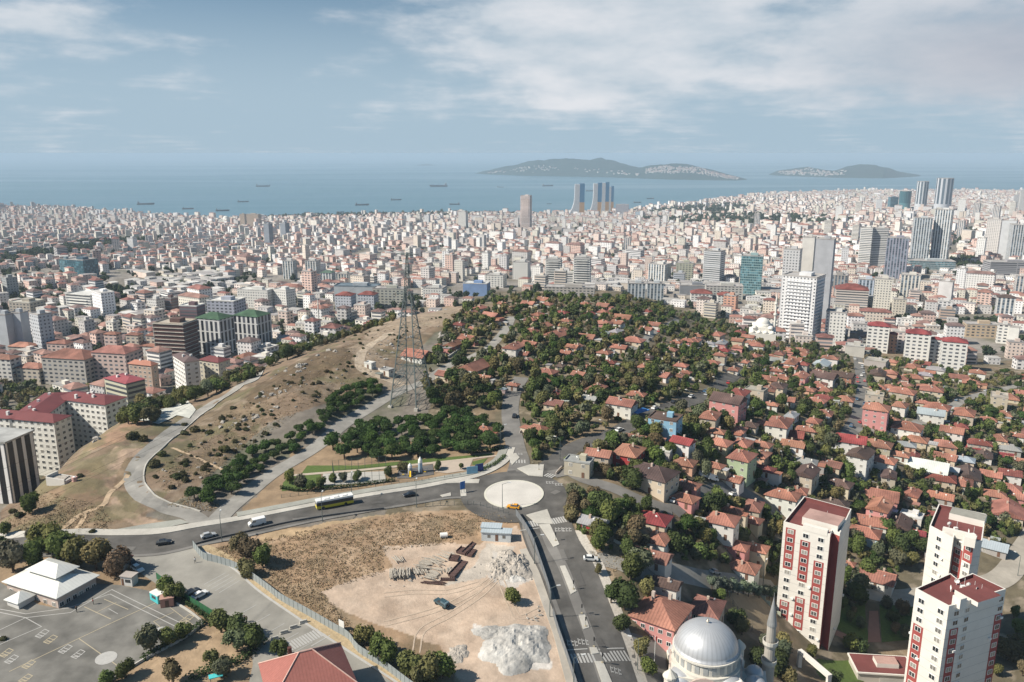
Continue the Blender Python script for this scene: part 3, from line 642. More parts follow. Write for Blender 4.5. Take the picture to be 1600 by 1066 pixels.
area('footpath', [(455,742),(560,734),(680,722),(790,710),(790,712),(680,725),(560,737),(455,745)], mat('park_paving'), .15)
area('grass_field', [(1143,927),(1212,927),(1214,985),(1175,983),(1150,955)], mat('dry_lawn', col=(.36, .28, .18), rough=.95, var=.15, stain=.2), .10)
area('garden_path', [(1358,955),(1372,955),(1376,1004),(1356,1004)], mat('garden_path', col=(.30, .17, .13), rough=.9, var=.1), .12); area('garden_path', [(1306,985),(1345,1000),(1340,1006),(1302,992)], mat('garden_path'), .13)
area('lawn', [(1312,930),(1352,935),(1352,958),(1358,1004),(1340,1000),(1306,982)], grassm, .09); area('lawn', [(1374,945),(1430,948),(1422,1000),(1378,1004)], grassm, .10)
area('lawn', [(1276,1030),(1330,1032),(1362,1052),(1375,1062),(1300,1066),(1285,1050)], grassm, .12)
area('forecourt', [(960,985),(990,990),(1040,1010),(1045,1080),(1010,1080),(985,1030)], asphalt2, .11)
# ------------------------------------------------------------------ buildings
RC_ = {'o': (.37, .172, .122), 'r': (.26, .085, .07), 'c': (.29, .065, .065), 'b': (.125, .085, .072), 'g': (.36, .36, .35), 'm': (.42, .47, .50), 'w': (.66, .66, .62), 'rb': (.27, .13, .10), 'f': (.40, .37, .32)}
RN = {'o': 'orange', 'r': 'dark red', 'c': 'crimson', 'b': 'dark brown', 'g': 'grey', 'm': 'metal', 'w': 'white', 'rb': 'rusty red', 'f': 'flat beige'}
WC = {'white': (.68, .66, .61), 'cream': (.58, .50, .38), 'grey': (.40, .38, .35), 'pink': (.55, .26, .24), 'red': (.38, .05, .05), 'blue': (.25, .45, .58), 'green': (.40, .48, .30), 'brick': (.38, .19, .13), 'beige': (.48, .42, .33), 'peach': (.60, .36, .25), 'paleblue': (.50, .64, .66)}
def unit_window():
    b = MB(); b.box(0, 0, 0, 1.25, 1.3, .10, mi=0); b.add([(-.55, -.056, .1), (-.04, -.056, .1), (-.04, -.056, 1.15), (-.55, -.056, 1.15)], [[0, 1, 2, 3]], 1); b.add([(.04, -.056, .1), (.55, -.056, .1), (.55, -.056, 1.15), (.04, -.056, 1.15)], [[0, 1, 2, 3]], 1)
    o = b.build('window', [white, glass]); me = o.data; bpy.data.objects.remove(o); return me
WIN = unit_window()
def unit_door():
    b = MB(); b.box(0, 0, 0, 2.1, 1.0, .12); o = b.build('door', mat('door_paint', col=(.16, .09, .06), rough=.6)); me = o.data; bpy.data.objects.remove(o); return me
DOOR = unit_door()
def unit_dish():
    b = MB(); b.tube((0, 0, 0), (0, 0, .5), .04); vs = [(0, -.12, .7)]+[(.4*math.cos(t), .05, .7+.4*math.sin(t)) for t in np.linspace(0, 6.283, 9)[:-1]]
    b.add(vs, [[0, i+1, (i+1) % 8+1] for i in range(8)]); o = b.build('satellite_dish', white); me = o.data; bpy.data.objects.remove(o); return me
DISH = unit_dish()
def windows(root, w, d, fl, z0=1.0, fh=2.9, faces=(0, 1, 2, 3), n=None, me=None, skipdoor=True):
    for f in faces:
        L = w if f % 2 == 0 else d; k = n or max(1, int(L/3.6))
        for i in range(k):
            t = (i+.5)/k*L-L/2
            for s in range(fl):
                if f == 0: p, r = (t, -d/2-.03), 0
                elif f == 1: p, r = (w/2+.03, t), math.pi/2
                elif f == 2: p, r = (-t, d/2+.03), math.pi
                else: p, r = (-w/2-.03, -t), -math.pi/2
                if s == 0 and i == k//2 and f == 0 and skipdoor: link('door', DOOR, root, (*p, 0.0), rot=r); continue
                link('window', me or WIN, root, (*p, z0+s*fh), rot=r)
FRONT = []; HOUSES = []
def house(rx, ry, wpx, fl=1, roof='hip', rc='o', wc=None, rot=None, asp=None, label=None, cat='house', flip=False, stuffy=False, fam='house'):
    Hw = 2.65*fl+(-.1 if fl == 1 else .2); x, y, z = G(rx, ry, Hw+.7); mpp = depth(x, y, z+Hw)/F
    asp = asp or random.uniform(.62, .85); w = wpx*mpp*.93; w = max(w, 4.5); d = w*asp
    if rot is None: rot = math.radians(random.choice((-32, -32, 58))+random.uniform(-7, 7))
    zs = min(h(x+a*w*.5, y+b*w*.5) for a, b in ((-1, -1), (1, -1), (1, 1), (-1, 1), (0, 0)))
    wc = wc or random.choice(('white', 'white', 'cream', 'cream', 'beige', 'grey', 'peach', 'pink'))
    if not any(a == rx and b == ry for a, b in ()): OCC.append((x, y, max(w, d)*.50)); FRONT.append((x, y-max(w, d)*.45-2.5, max(w, d)*.30)); HOUSES.append((x, y, w, d, rot, z))
    root = E('house', (x, y, z), rot, cat=cat, group='houses of the hillside village')
    b = MB(); b.box(0, 0, min(zs-z, 0)-.6, Hw, w, d); b.build('wall', plaster, root, color=jit(WC[wc]))
    rise = .22*min(w, d)+.25; b = MB()
    if roof == 'flat':
        for (cx, cy, bw, bd) in ((0, -d/2, w+.3, .25), (0, d/2, w+.3, .25), (-w/2, 0, .25, d-.26), (w/2, 0, .25, d-.26)): b.box(cx, cy, Hw+.003, Hw+.6, bw, bd)
        b.box(0, 0, Hw+.005, Hw+.12, w-.3, d-.3); ro = b.build('roof', flatroof, root, color=jit(RC_[rc]))
        if w > 8: bb = MB(); bb.box(w*.15, d*.1, Hw+.12, Hw+2.1, 2.4, 2.4); bb.build('stair_head', plaster, root, color=jit(WC[wc]))
    else:
        b.hip(0, 0, Hw+.1, w, d, rise, gable=(roof == 'gable'), mi=0)
        ro = b.build('roof', sheetmetal if rc in 'gmw' else tile, root, color=jit(RC_[rc], .12))
        if rc in ('o', 'r', 'rb', 'b', 'c'):
            r2 = MB(); bb = MB(); a = w/2+.5; q = d/2+.5; k = .98
            if roof == 'gable':
                for sx in (-1, 1):   # gable walls under the roof
                    bb = MB()
                    if w >= d: bb.add([(sx*w/2, -d/2, Hw), (sx*w/2, d/2, Hw), (sx*w/2, 0, Hw+rise*.93)], [[0, 1, 2]])
                    else: bb.add([(-w/2, sx*d/2, Hw), (w/2, sx*d/2, Hw), (0, sx*d/2, Hw+rise*.93)], [[0, 1, 2]])
                    bb.build('gable', plaster, root, color=WC[wc])
            # ridge tiles
            if w >= d: L = a-(0 if roof == 'gable' else q*.98); r2.tube((-L, 0, Hw+.1+rise), (L, 0, Hw+.1+rise), .13, k=5); ends = [(-L, 0, sx, sy) for sx, sy in ((-a, -q), (-a, q))]+[(L, 0, sx, sy) for sx, sy in ((a, -q), (a, q))]
            else: L = q-(0 if roof == 'gable' else a*.98); r2.tube((0, -L, Hw+.1+rise), (0, L, Hw+.1+rise), .13, k=5); ends = [(0, -L, sx, sy) for sx, sy in ((-a, -q), (a, -q))]+[(0, L, sx, sy) for sx, sy in ((-a, q), (a, q))]
            if roof != 'gable':
                for ex, ey, sx, sy in ends: r2.tube((ex, ey, Hw+.12+rise), (sx, sy, Hw+.12), .11, k=4)
            r2.build('ridge', mat('ridge_tile', rough=.85, var=.1), ro, color=tuple(min(.9, v*1.35) for v in RC_[rc]))
        c = MB(); cx, cy = random.uniform(-.2, .2)*w, random.uniform(-.15, .15)*d; c.box(cx, cy, Hw+rise*.4, Hw+rise+.9, .7, .7); c.build('chimney', plaster, ro, color=jit((.5, .4, .32)))
    if y < 520: windows(root, w, d, fl, faces=(0, 1, 3) if abs(math.degrees(rot)) < 60 else (0, 2, 3))
    if random.random() < .55: link('satellite_dish', DISH, root, (random.uniform(-.3, .3)*w, -d*.2, Hw+rise*.5), rot=random.uniform(-1, 1))
    if random.random() < .35 and fl == 1 and roof != 'flat':   # lean-to wing
        b = MB(); s = random.choice((-1, 1)); ww = w*.4; b.box(s*(w/2+ww/2-.1), -d*.12, min(zs-z, 0)-.6, 2.3, ww, d*.6); b.build('lean_to', plaster, root, color=jit(WC[wc]))
        b = MB(); b.box(s*(w/2+ww/2+.1), -d*.12, 2.31, 2.45, ww+.3, d*.6+.5); b.build('lean_to_roof', sheetmetal if random.random() < .6 else tile, root, color=jit(random.choice(((.5, .5, .48), (.36, .36, .34), (.46, .2, .13)))))
    size = 'small' if wpx*mpp < 8.5 else ('long' if asp < .66 and w > 11 else '')
    stor = {1: '', 2: 'two-storey', 3: 'three-storey', 4: 'four-storey'}[fl]
    ph = ' '.join(t for t in (size, stor, wc.replace('paleblue', 'pale'), 'house,', RN[rc], 'roof') if t)
    if label: root['label'] = label
    else: auto(root, ph, fam, (x, y, z+Hw))
    root['size_px'] = wpx
    return root
HL = [(855,579,30,1,'hip','o'),(905,583,22,1,'gable','o'),(802,599,18,1,'hip','o'),(932,604,32,1,'gable','o'),(922,620,24,1,'gable','g'),(867,628,30,1,'gable','rb'),(995,614,28,1,'hip','o'),(1033,584,30,1,'gable','o'),(1072,580,16,1,'hip','o'),(1147,575,18,1,'hip','o'),(840,667,32,1,'hip','o'),
(1155,612,40,2,'hip','r','white'),(1110,647,40,2,'hip','o','beige'),(1120,672,26,1,'hip','o'),(1182,606,32,2,'flat','f','beige'),(1172,662,24,1,'hip','b'),(997,684,42,1,'gable','rb','white'),(1067,687,34,2,'gable','c','white'),(1037,701,26,1,'flat','w','white'),(1070,720,34,1,'hip','o'),(1118,725,26,1,'hip','o'),
(1143,745,36,1,'gable','o','white'),(1075,755,36,1,'hip','o'),(1070,775,40,1,'hip','o'),(1022,807,50,1,'hip','c','cream'),(928,812,42,1,'gable','g','red'),(1128,808,50,2,'hip','o'),(1142,794,32,1,'hip','o'),(1177,788,42,1,'hip','rb'),(1174,810,32,1,'hip','o'),(1160,690,36,1,'hip','o'),(1190,692,32,1,'hip','o'),(1190,708,32,1,'hip','o'),(1195,660,24,1,'hip','o'),
(1208,576,16,1,'hip','o'),(1232,572,28,1,'gable','o','white'),(1284,567,30,1,'gable','m','white'),(1288,586,38,2,'gable','b','white'),(1280,600,28,1,'hip','o'),(1263,607,22,1,'hip','o'),(1317,585,34,2,'gable','b','brick'),(1320,622,28,1,'hip','o'),(1370,561,34,2,'flat','f','grey'),(1372,582,32,2,'gable','b','beige'),(1372,604,24,1,'hip','o'),(1367,614,28,2,'flat','f','beige'),
(1411,610,38,2,'hip','o','beige'),(1456,607,34,2,'hip','o','cream'),(1442,627,20,1,'hip','o'),(1465,634,36,2,'hip','o','beige'),(1507,643,40,2,'hip','o','beige'),(1562,616,34,3,'flat','f','beige'),(1418,665,44,2,'hip','o','white'),(1488,671,34,2,'gable','o','white'),(1545,654,24,1,'hip','o'),(1475,692,38,1,'hip','o','peach'),(1430,684,38,1,'hip','o'),
(1372,692,42,1,'hip','o'),(1405,708,30,1,'hip','o'),(1272,656,24,1,'hip','o'),(1290,644,28,1,'hip','rb'),(1206,630,20,1,'hip','o'),(1238,677,36,1,'gable','r'),(1240,692,36,1,'gable','o','white'),(1261,735,46,2,'gable','b','beige'),(1224,770,50,2,'hip','o','white'),(1430,710,20,1,'gable','r','cream'),(1523,697,22,1,'hip','c'),(1563,683,30,1,'hip','o'),(1590,679,20,1,'gable','o'),
(1508,716,28,1,'hip','m'),(1537,709,30,1,'gable','b'),(1450,727,60,1,'gable','w'),(1483,731,30,1,'gable','w'),(1470,744,44,1,'hip','r','cream'),(1512,739,48,1,'gable','b'),(1505,752,36,1,'hip','o'),(1590,720,36,1,'gable','o','white'),(1572,710,20,1,'gable','c'),(1575,760,38,1,'hip','o'),(1555,770,32,1,'hip','o'),(1594,775,32,1,'hip','o','pink'),(1378,772,50,1,'gable','o'),
(1425,768,32,1,'gable','o'),(1470,773,38,1,'gable','o'),(1375,788,46,2,'gable','o','pink'),(1362,812,46,1,'gable','o'),(1352,829,46,1,'hip','o','paleblue'),(1405,815,46,1,'gable','b'),(1425,802,34,1,'flat','w','white'),(1431,830,28,1,'gable','c','pink'),(1575,795,58,1,'gable','o','beige'),(1552,850,42,1,'gable','m','grey'),(1372,898,52,1,'gable','o','white'),
(1325,878,18,1,'hip','o'),(1030,838,42,1,'hip','o','white'),(1018,865,60,1,'gable','rb','white'),(1148,848,44,1,'hip','o'),(1160,882,50,1,'hip','o'),(1042,908,42,2,'gable','b'),(1105,945,58,2,'hip','rb','beige'),
(708,536,30,1,'gable','o'),(731,527,26,1,'gable','o'),(767,492,28,1,'gable','o'),(773,500,18,1,'gable','o'),(785,473,14,1,'gable','o'),(849,467,20,1,'gable','o'),(855,474,18,1,'hip','o'),(841,490,20,1,'hip','o'),(874,476,12,1,'hip','o'),(878,487,20,1,'hip','r'),(848,508,28,1,'gable','o'),(884,507,20,1,'gable','o'),(872,520,40,1,'gable','o'),(802,540,32,2,'gable','o','white'),(828,536,26,1,'gable','o'),
(818,551,18,1,'gable','o'),(787,551,18,1,'gable','o','white'),(742,571,50,1,'gable','rb'),(757,588,22,1,'gable','o'),(704,583,16,1,'hip','o'),(895,540,20,1,'gable','o'),(914,474,20,1,'hip','o'),(941,486,20,1,'hip','o'),(919,490,22,1,'gable','r'),(943,503,26,1,'hip','o'),(973,495,28,1,'gable','o'),(965,503,20,1,'gable','o'),(962,516,20,1,'hip','g'),(914,525,34,1,'gable','o'),(900,540,22,1,'gable','o'),
(1010,513,20,1,'gable','o','white'),(1023,506,20,1,'gable','o','white'),(990,530,34,1,'hip','o','cream'),(968,541,26,1,'gable','o','cream'),(945,549,22,1,'hip','o','white'),(923,572,12,1,'gable','o'),(1057,533,16,1,'hip','o'),(1075,531,22,1,'hip','o','pink'),(1048,545,20,1,'hip','o'),(1088,523,20,1,'hip','o'),(1080,545,18,1,'gable','o','white'),(1110,535,16,1,'hip','g'),(1132,546,16,1,'hip','c'),(1153,541,18,1,'hip','o'),(1155,519,26,1,'hip','r'),
(1182,538,24,2,'hip','o','white'),(1180,556,24,1,'hip','o'),(1165,564,16,1,'hip','o'),(1211,556,22,1,'hip','o'),(1146,576,16,1,'hip','o'),(1212,577,22,1,'hip','o'),(1236,565,26,2,'gable','o','white'),(1251,546,24,1,'hip','o'),(1232,549,16,1,'hip','o'),(1215,562,36,1,'flat','g','grey'),(652,552,42,1,'gable','o','white'),(697,583,30,1,'gable','o'),(605,575,20,1,'flat','g','white'),(578,565,10,1,'flat','w','white'),
(385,555,34,2,'hip','o','white'),(373,579,28,1,'gable','o'),(262,627,30,1,'gable','o'),(1330,530,26,1,'gable','g'),(1297,558,26,2,'hip','o','white'),(1260,553,18,1,'hip','o')]
house(972,627,44,2,'gable','o','white', label='large white two storey house with gabled orange roof above the blue awning street')
house(983,702,50,2,'hip','o','red', label='bright red walled two storey house with an orange hipped roof', asp=.8)
house(1138,622,50,3,'gable','b','pink', label='salmon pink three storey house with a low dark brown roof', asp=.8)
house(1160,710,44,3,'hip','o','green', label='pale green three storey house with an orange hipped roof', asp=.8)
house(1040,649,48,3,'flat','b','blue', label='pale blue three storey block with a flat brown roof by the street bend', asp=.8)
house(1020,735,72,2,'hip','b','cream', label='cream two storey house under a wide dark brown hipped roof', asp=.75)
house(1370,635,38,4,'hip','o','pink', label='tall narrow salmon house with balconies and an orange roof', asp=.9)
house(1455,643,40,2,'gable','m','white', label='white two storey house with a bright blue grey metal roof')
house(1330,685,46,3,'gable','c','white', label='tall plain white house with a crimson metal roof beside the forecourt')
house(1345,706,46,3,'gable','b','white', label='white house with a grey brown roof in front of the crimson roofed one')
house(1218,658,50,2,'hip','o','white', label='wide white two storey house with orange roof and a dark red annex')
house(758,669,26,1,'hip','o','peach', label='small house with orange hipped roof at the right end of the pine grove')
house(905,716,44,2,'flat','g','beige', rot=math.radians(-22), label='beige two storey corner house with flat grey roof near the roundabout', asp=.6)
house(936,706,40,2,'gable','o','beige', rot=math.radians(-22), label='orange roofed rear wing house adjoining the flat grey corner house', asp=.7)
for t in HL: house(*t)
NH = len(HL)
# pink two storey house by the road
def pinkhouse():
    Hw = 6.4; a = at_z(984, 957, -10+Hw); 
    z0 = -17.0; zt = z0+Hw
    A1 = np.array(at_z(985, 961, zt)); B1 = np.array(at_z(1053, 984, zt)); Cc = np.array(at_z(1078, 946, zt)); D1 = A1+(Cc-B1)
    c = (A1+Cc)/2; e = B1-A1; w = np.linalg.norm(e); rot = math.atan2(e[1], e[0]); d = abs(np.dot(Cc-B1, np.array([-e[1], e[0]])/w))
    n_ = np.array([-e[1], e[0]])/w; c = (A1+B1)/2+n_*d/2
    root = E('house', (c[0], c[1], z0), rot, 'pink two storey house with white windows and wide orange roof by the mosque', 'house')
    b = MB(); b.box(0, 0, -5, Hw, w, d); b.build('wall', plaster, root, color=WC['pink'])
    b = MB(); b.hip(0, 0, Hw+.02, w, d, 3.4, ov=.6); r = b.build('roof', tile, root, color=RC_['o'])
    for sx, sy in ((-.25, .1), (.1, .2)): b = MB(); b.box(sx*w, sy*d, Hw+1, Hw+4.2, .9, .9); b.build('chimney', plaster, r, color=(.5, .42, .36))
    windows(root, w, d, 2, n=5, faces=(0, 1, 3), skipdoor=False); OCC.append((c[0], c[1], 12)); OCC.append((c[0]+6, c[1]+4, 9))
pinkhouse()
# ------------------------------------------------------------------ three red and white towers
WIN2 = None
def towerwin():
    b = MB(); b.box(0, 0, 0, 1.5, 1.9, .14, mi=0)
    for i in range(2): x0 = -.82+i*.86; b.add([(x0, -.076, .12), (x0+.76, -.076, .12), (x0+.76, -.076, 1.38), (x0, -.076, 1.38)], [[0, 1, 2, 3]], 1)
    o = b.build('window', [white, glass]); me = o.data; bpy.data.objects.remove(o); return me
TW = towerwin()
def local(P, c): return [(p[0]-c[0], p[1]-c[1]) for p in P]
def tower(pxs, zt, zb, label, cols, panels, sides_red=(), stairpx=None):
    """footprint = roof corners, counterclockwise from the front left one; cols: (wall index, position 0..1)"""
    W_ = [np.array(at_z(a, b, zt)) for a, b in pxs]; c = sum(W_)/len(W_); P = local(W_, c); n = len(P); H = zt-zb
    root = E('apartment_tower', (c[0], c[1], zb), 0, label, 'apartment tower', 'tall red and white apartment towers'); OCC.append((c[0], c[1], 12))
    b = MB()
    for i in range(n):
        if i not in sides_red: a, q = P[i], P[(i+1) % n]; b.add([(*a, -6), (*q, -6), (*q, H), (*a, H)], [[0, 1, 2, 3]])
    b.add([(*p, H) for p in P], [list(range(n))]); cream = mat('tower_render', col=(.70, .665, .60), rough=.85, var=.035, stain=.06); b.build('wall', cream, root)
    redm = mat('tower_red', col=(.33, .075, .065), rough=.8, var=.06, stain=.1)
    if sides_red:
        b = MB()
        for i in sides_red: a, q = P[i], P[(i+1) % n]; b.add([(*a, -6), (*q, -6), (*q, H), (*a, H)], [[0, 1, 2, 3]])
        b.build('red_wall', redm, root)
    # floor joints
    b = MB()
    for k in range(1, int(H/2.85)):
        z = k*2.85
        for i in range(n):
            if i in sides_red: continue
            a, q = np.array(P[i]), np.array(P[(i+1) % n]); d = (q-a)/np.linalg.norm(q-a); o = np.array([d[1], -d[0]])*.025; b.add([(*(a+o), z-.04), (*(q+o), z-.04), (*(q+o), z+.04), (*(a+o), z+.04)], [[0, 1, 2, 3]])
    b.build('floor_joints', mat('joint', col=(.42, .40, .37), rough=.9), root)
    # parapet: cream outside, dark red inside
    b = MB(); Pi = inset(P, .35)
    for i in range(n):
        j = (i+1) % n; b.add([(*P[i], H), (*P[j], H), (*P[j], H+1.1), (*P[i], H+1.1)], [[0, 1, 2, 3]], 0); b.add([(*P[i], H+1.1), (*P[j], H+1.1), (*Pi[j], H+1.1), (*Pi[i], H+1.1)], [[0, 1, 2, 3]], 0); b.add([(*Pi[j], H), (*Pi[i], H), (*Pi[i], H+1.1), (*Pi[j], H+1.1)], [[0, 1, 2, 3]], 1)
    b.build('parapet', [cream, mat('roof_felt', col=(.17, .055, .05), rough=.9, var=.1, stain=.2)], root)
    b = MB(); b.add([(*p, H+.06) for p in Pi], [list(range(n))]); ro = b.build('roof', mat('roof_felt'), root)
    cnt = 0
    for (i, t, red0) in cols:
        a, q = np.array(P[i]), np.array(P[(i+1) % n]); L = np.linalg.norm(q-a); d = (q-a)/L; o = np.array([d[1], -d[0]]); ang = math.atan2(d[1], d[0]); nf = int((H+3)/2.85)
        for k in range(nf):
            z = H-2.4-k*2.85
            if z < -1: break
            p = a+d*t*L+o*.05; link('window', TW, root, (p[0], p[1], z), rot=ang)
        for (k0, k1) in red0:
            p0 = a+d*(t*L-1.55)+o*.03; p1 = a+d*(t*L+1.55)+o*.03; z1 = H-.55-k0*2.85; z0 = H-.55-k1*2.85
            b = MB(); b.add([(*p0, z0), (*p1, z0), (*p1, z1), (*p0, z1)], [[0, 1, 2, 3]]); b.build('red_panel', redm, root)
    return root, P, H, c
def inset(P, d):
    n = len(P); out = []
    for i in range(n):
        a, b_, c = np.array(P[i-1]), np.array(P[i]), np.array(P[(i+1) % n]); u = (b_-a)/np.linalg.norm(b_-a); v = (c-b_)/np.linalg.norm(c-b_)
        n1_, n2_ = np.array([-u[1], u[0]]), np.array([-v[1], v[0]]); m = n1_+n2_; k = d/max(.3, (1+np.dot(n1_, n2_))); out.append(tuple(b_+m*k))
    return out
def roofbox(root, P, H, px, zt, c, w, d, hh, rot, mi, name='roof_house', topc=None):
    x, y = at_z(px[0], px[1], zt+hh); b = MB(); b.box(x-c[0], y-c[1], H+.07, H+hh, w, d, rot, top=1); b.build(name, [mi, topc or mi], root)
cream_ = lambda: mat('tower_render')
t1 = tower([(1224,820),(1297,840),(1300,833),(1312,838),(1330,800),(1256,780)], -4, -46, 'red and white tower left of the others, square, with the red recessed flank', [(0,.17,[(0,5),(9,13)]),(0,.50,[(1,6),(8,12)]),(0,.82,[(3,10)]),(4,.15,[]),(5,.3,[]),(5,.7,[])], 0, sides_red=(1, 2))
a0 = math.atan2(*(np.array(at_z(1297,840,-4))-np.array(at_z(1224,820,-4)))[::-1])
roofbox(t1[0], t1[1], t1[2], (1287,808), -4, t1[3], 11, 8, 2.6, a0, cream_(), topc=mat('roof_pink', col=(.42, .27, .23), rough=.9, var=.12, stain=.2))
roofbox(t1[0], t1[1], t1[2], (1275,823), -4, t1[3], 7.5, 1.6, 2.0, a0, cream_())
t2 = tower([(1452,826),(1489,846),(1492,838),(1520,852),(1534,850),(1540,808),(1466,792)], -4, -48, 'red and white tower behind the nearest one, with a stepped roof edge', [(0,.45,[]),(2,.28,[(1,9)]),(2,.8,[(0,2)]),(6,.3,[]),(6,.7,[]),(6,.5,[])], 0)
roofbox(t2[0], t2[1], t2[2], (1513,803), -4, t2[3], 10, 6, 2.2, a0, cream_(), topc=mat('roof_grey', col=(.30, .29, .25), rough=.9, var=.15, stain=.2)); roofbox(t2[0], t2[1], t2[2], (1499,830), -4, t2[3], 9, 1.4, 2.4, a0, cream_()); roofbox(t2[0], t2[1], t2[2], (1517,838), -4, t2[3], 3, 3, 3, a0, cream_())
t3 = tower([(1430,925),(1482,953),(1506,947),(1522,941),(1571,926),(1519,901),(1495,910),(1484,901)], -6, -52, 'nearest red and white tower at the lower right, cross shaped with a two part roof', [(0,.22,[(3,14)]),(1,.55,[(2,10)]),(3,.88,[(2,13)]),(0,.8,[]),(2,.4,[])], 0)
a3 = math.atan2(*(np.array(at_z(1571,926,-6))-np.array(at_z(1522,941,-6)))[::-1])
roofbox(t3[0], t3[1], t3[2], (1528,926), -6, t3[3], 9, 7, 1.4, a3, cream_(), topc=mat('roof_felt')); roofbox(t3[0], t3[1], t3[2], (1500,932), -6, t3[3], 2.4, 2.4, 3, a3, cream_())
for (rt, P, H, c), spots in ((t1, ((.1, .6), (-.3, -.5), (.5, -.2))), (t2, ((-.3, .3), (.2, -.4))), (t3, ((.4, .2), (-.4, 0), (.1, .5), (.55, -.1)))):
    for k, (a, b2) in enumerate(spots):
        link('satellite_dish', DISH, rt, (a*7, b2*7, H+.1), rot=k*1.3).scale = (1.8, 1.8, 1.8)
        b = MB(); b.box(a*6+1, b2*6-1.2, H+.08, H+.9, 1.1, .8); b.tube((a*6+2, b2*6, H), (a*6+2, b2*6, H+2.6), .05, k=4); b.build('roof_unit', white, rt)
    q = 0
    for i in range(len(P)):
        a, e = np.array(P[i]), np.array(P[(i+1) % len(P)]); L_ = np.linalg.norm(e-a)
        if L_ < 5: continue
        d = (e-a)/L_; o = np.array([d[1], -d[0]])
        for k in range(2, int(H/2.85), 2):
            if random.random() < .45 and q < 40: t = random.choice((.33, .67, .95)); p = a+d*L_*t+o*.35; b = MB(); b.box(0, 0, 0, .6, .9, .45); b.build('air_conditioner', white, rt, loc=(p[0], p[1], H-2.0-k*2.85), rot=math.atan2(d[1], d[0])); q += 1
LM += [('the left red and white tower', 1270, 900), ('the rear red and white tower', 1495, 850), ('the nearest red and white tower', 1500, 990)]
# gatehouse between the towers
def gate():
    x, y, z = G(1378, 1040, 4); mpp = depth(x, y, z)/F; root = E('gatehouse', (x, y, z), -.1, 'low flat roofed service building with dark red roof between the red and white towers', 'building')
    b = MB(); b.box(0, 0, -3, 4, 17, 9); b.build('wall', plaster, root, color=(.5, .46, .40)); b = MB(); b.box(0, 0, 4.01, 4.5, 18, 10, mi=0); b.box(0, 0, 4.5, 4.56, 17.2, 9.2, mi=1); b.build('roof', [cream_(), mat('roof_felt')], root)
    b = MB(); b.box(1, 0, 4.57, 6.0, 6.5, 4, top=1); b.build('skylight', [cream_(), mat('roof_pink')], root); b = MB(); b.box(2, -4.56, 0, 2.8, 8, .1); b.build('garage_door', concrete, root); OCC.append((x, y, 10))
    b = MB(); p0 = G(1247, 1040); p1 = G(1293, 1095); root = E('concrete_portal', (p0[0], p0[1], p0[2]), 0, 'white concrete portal beam on posts below the left red and white tower', 'frame')
    dx, dy = p1[0]-p0[0], p1[1]-p0[1]; L = math.hypot(dx, dy); r = math.atan2(dy, dx)
    b.box(dx/2, dy/2, 4.6, 5.6, L, 1.5, r); b.build('beam', cream_(), root)
    for t in (.03, .97): b = MB(); b.box(dx*t, dy*t, -3, 4.6, .8, 1.3, r); b.build('post', cream_(), root)
gate()
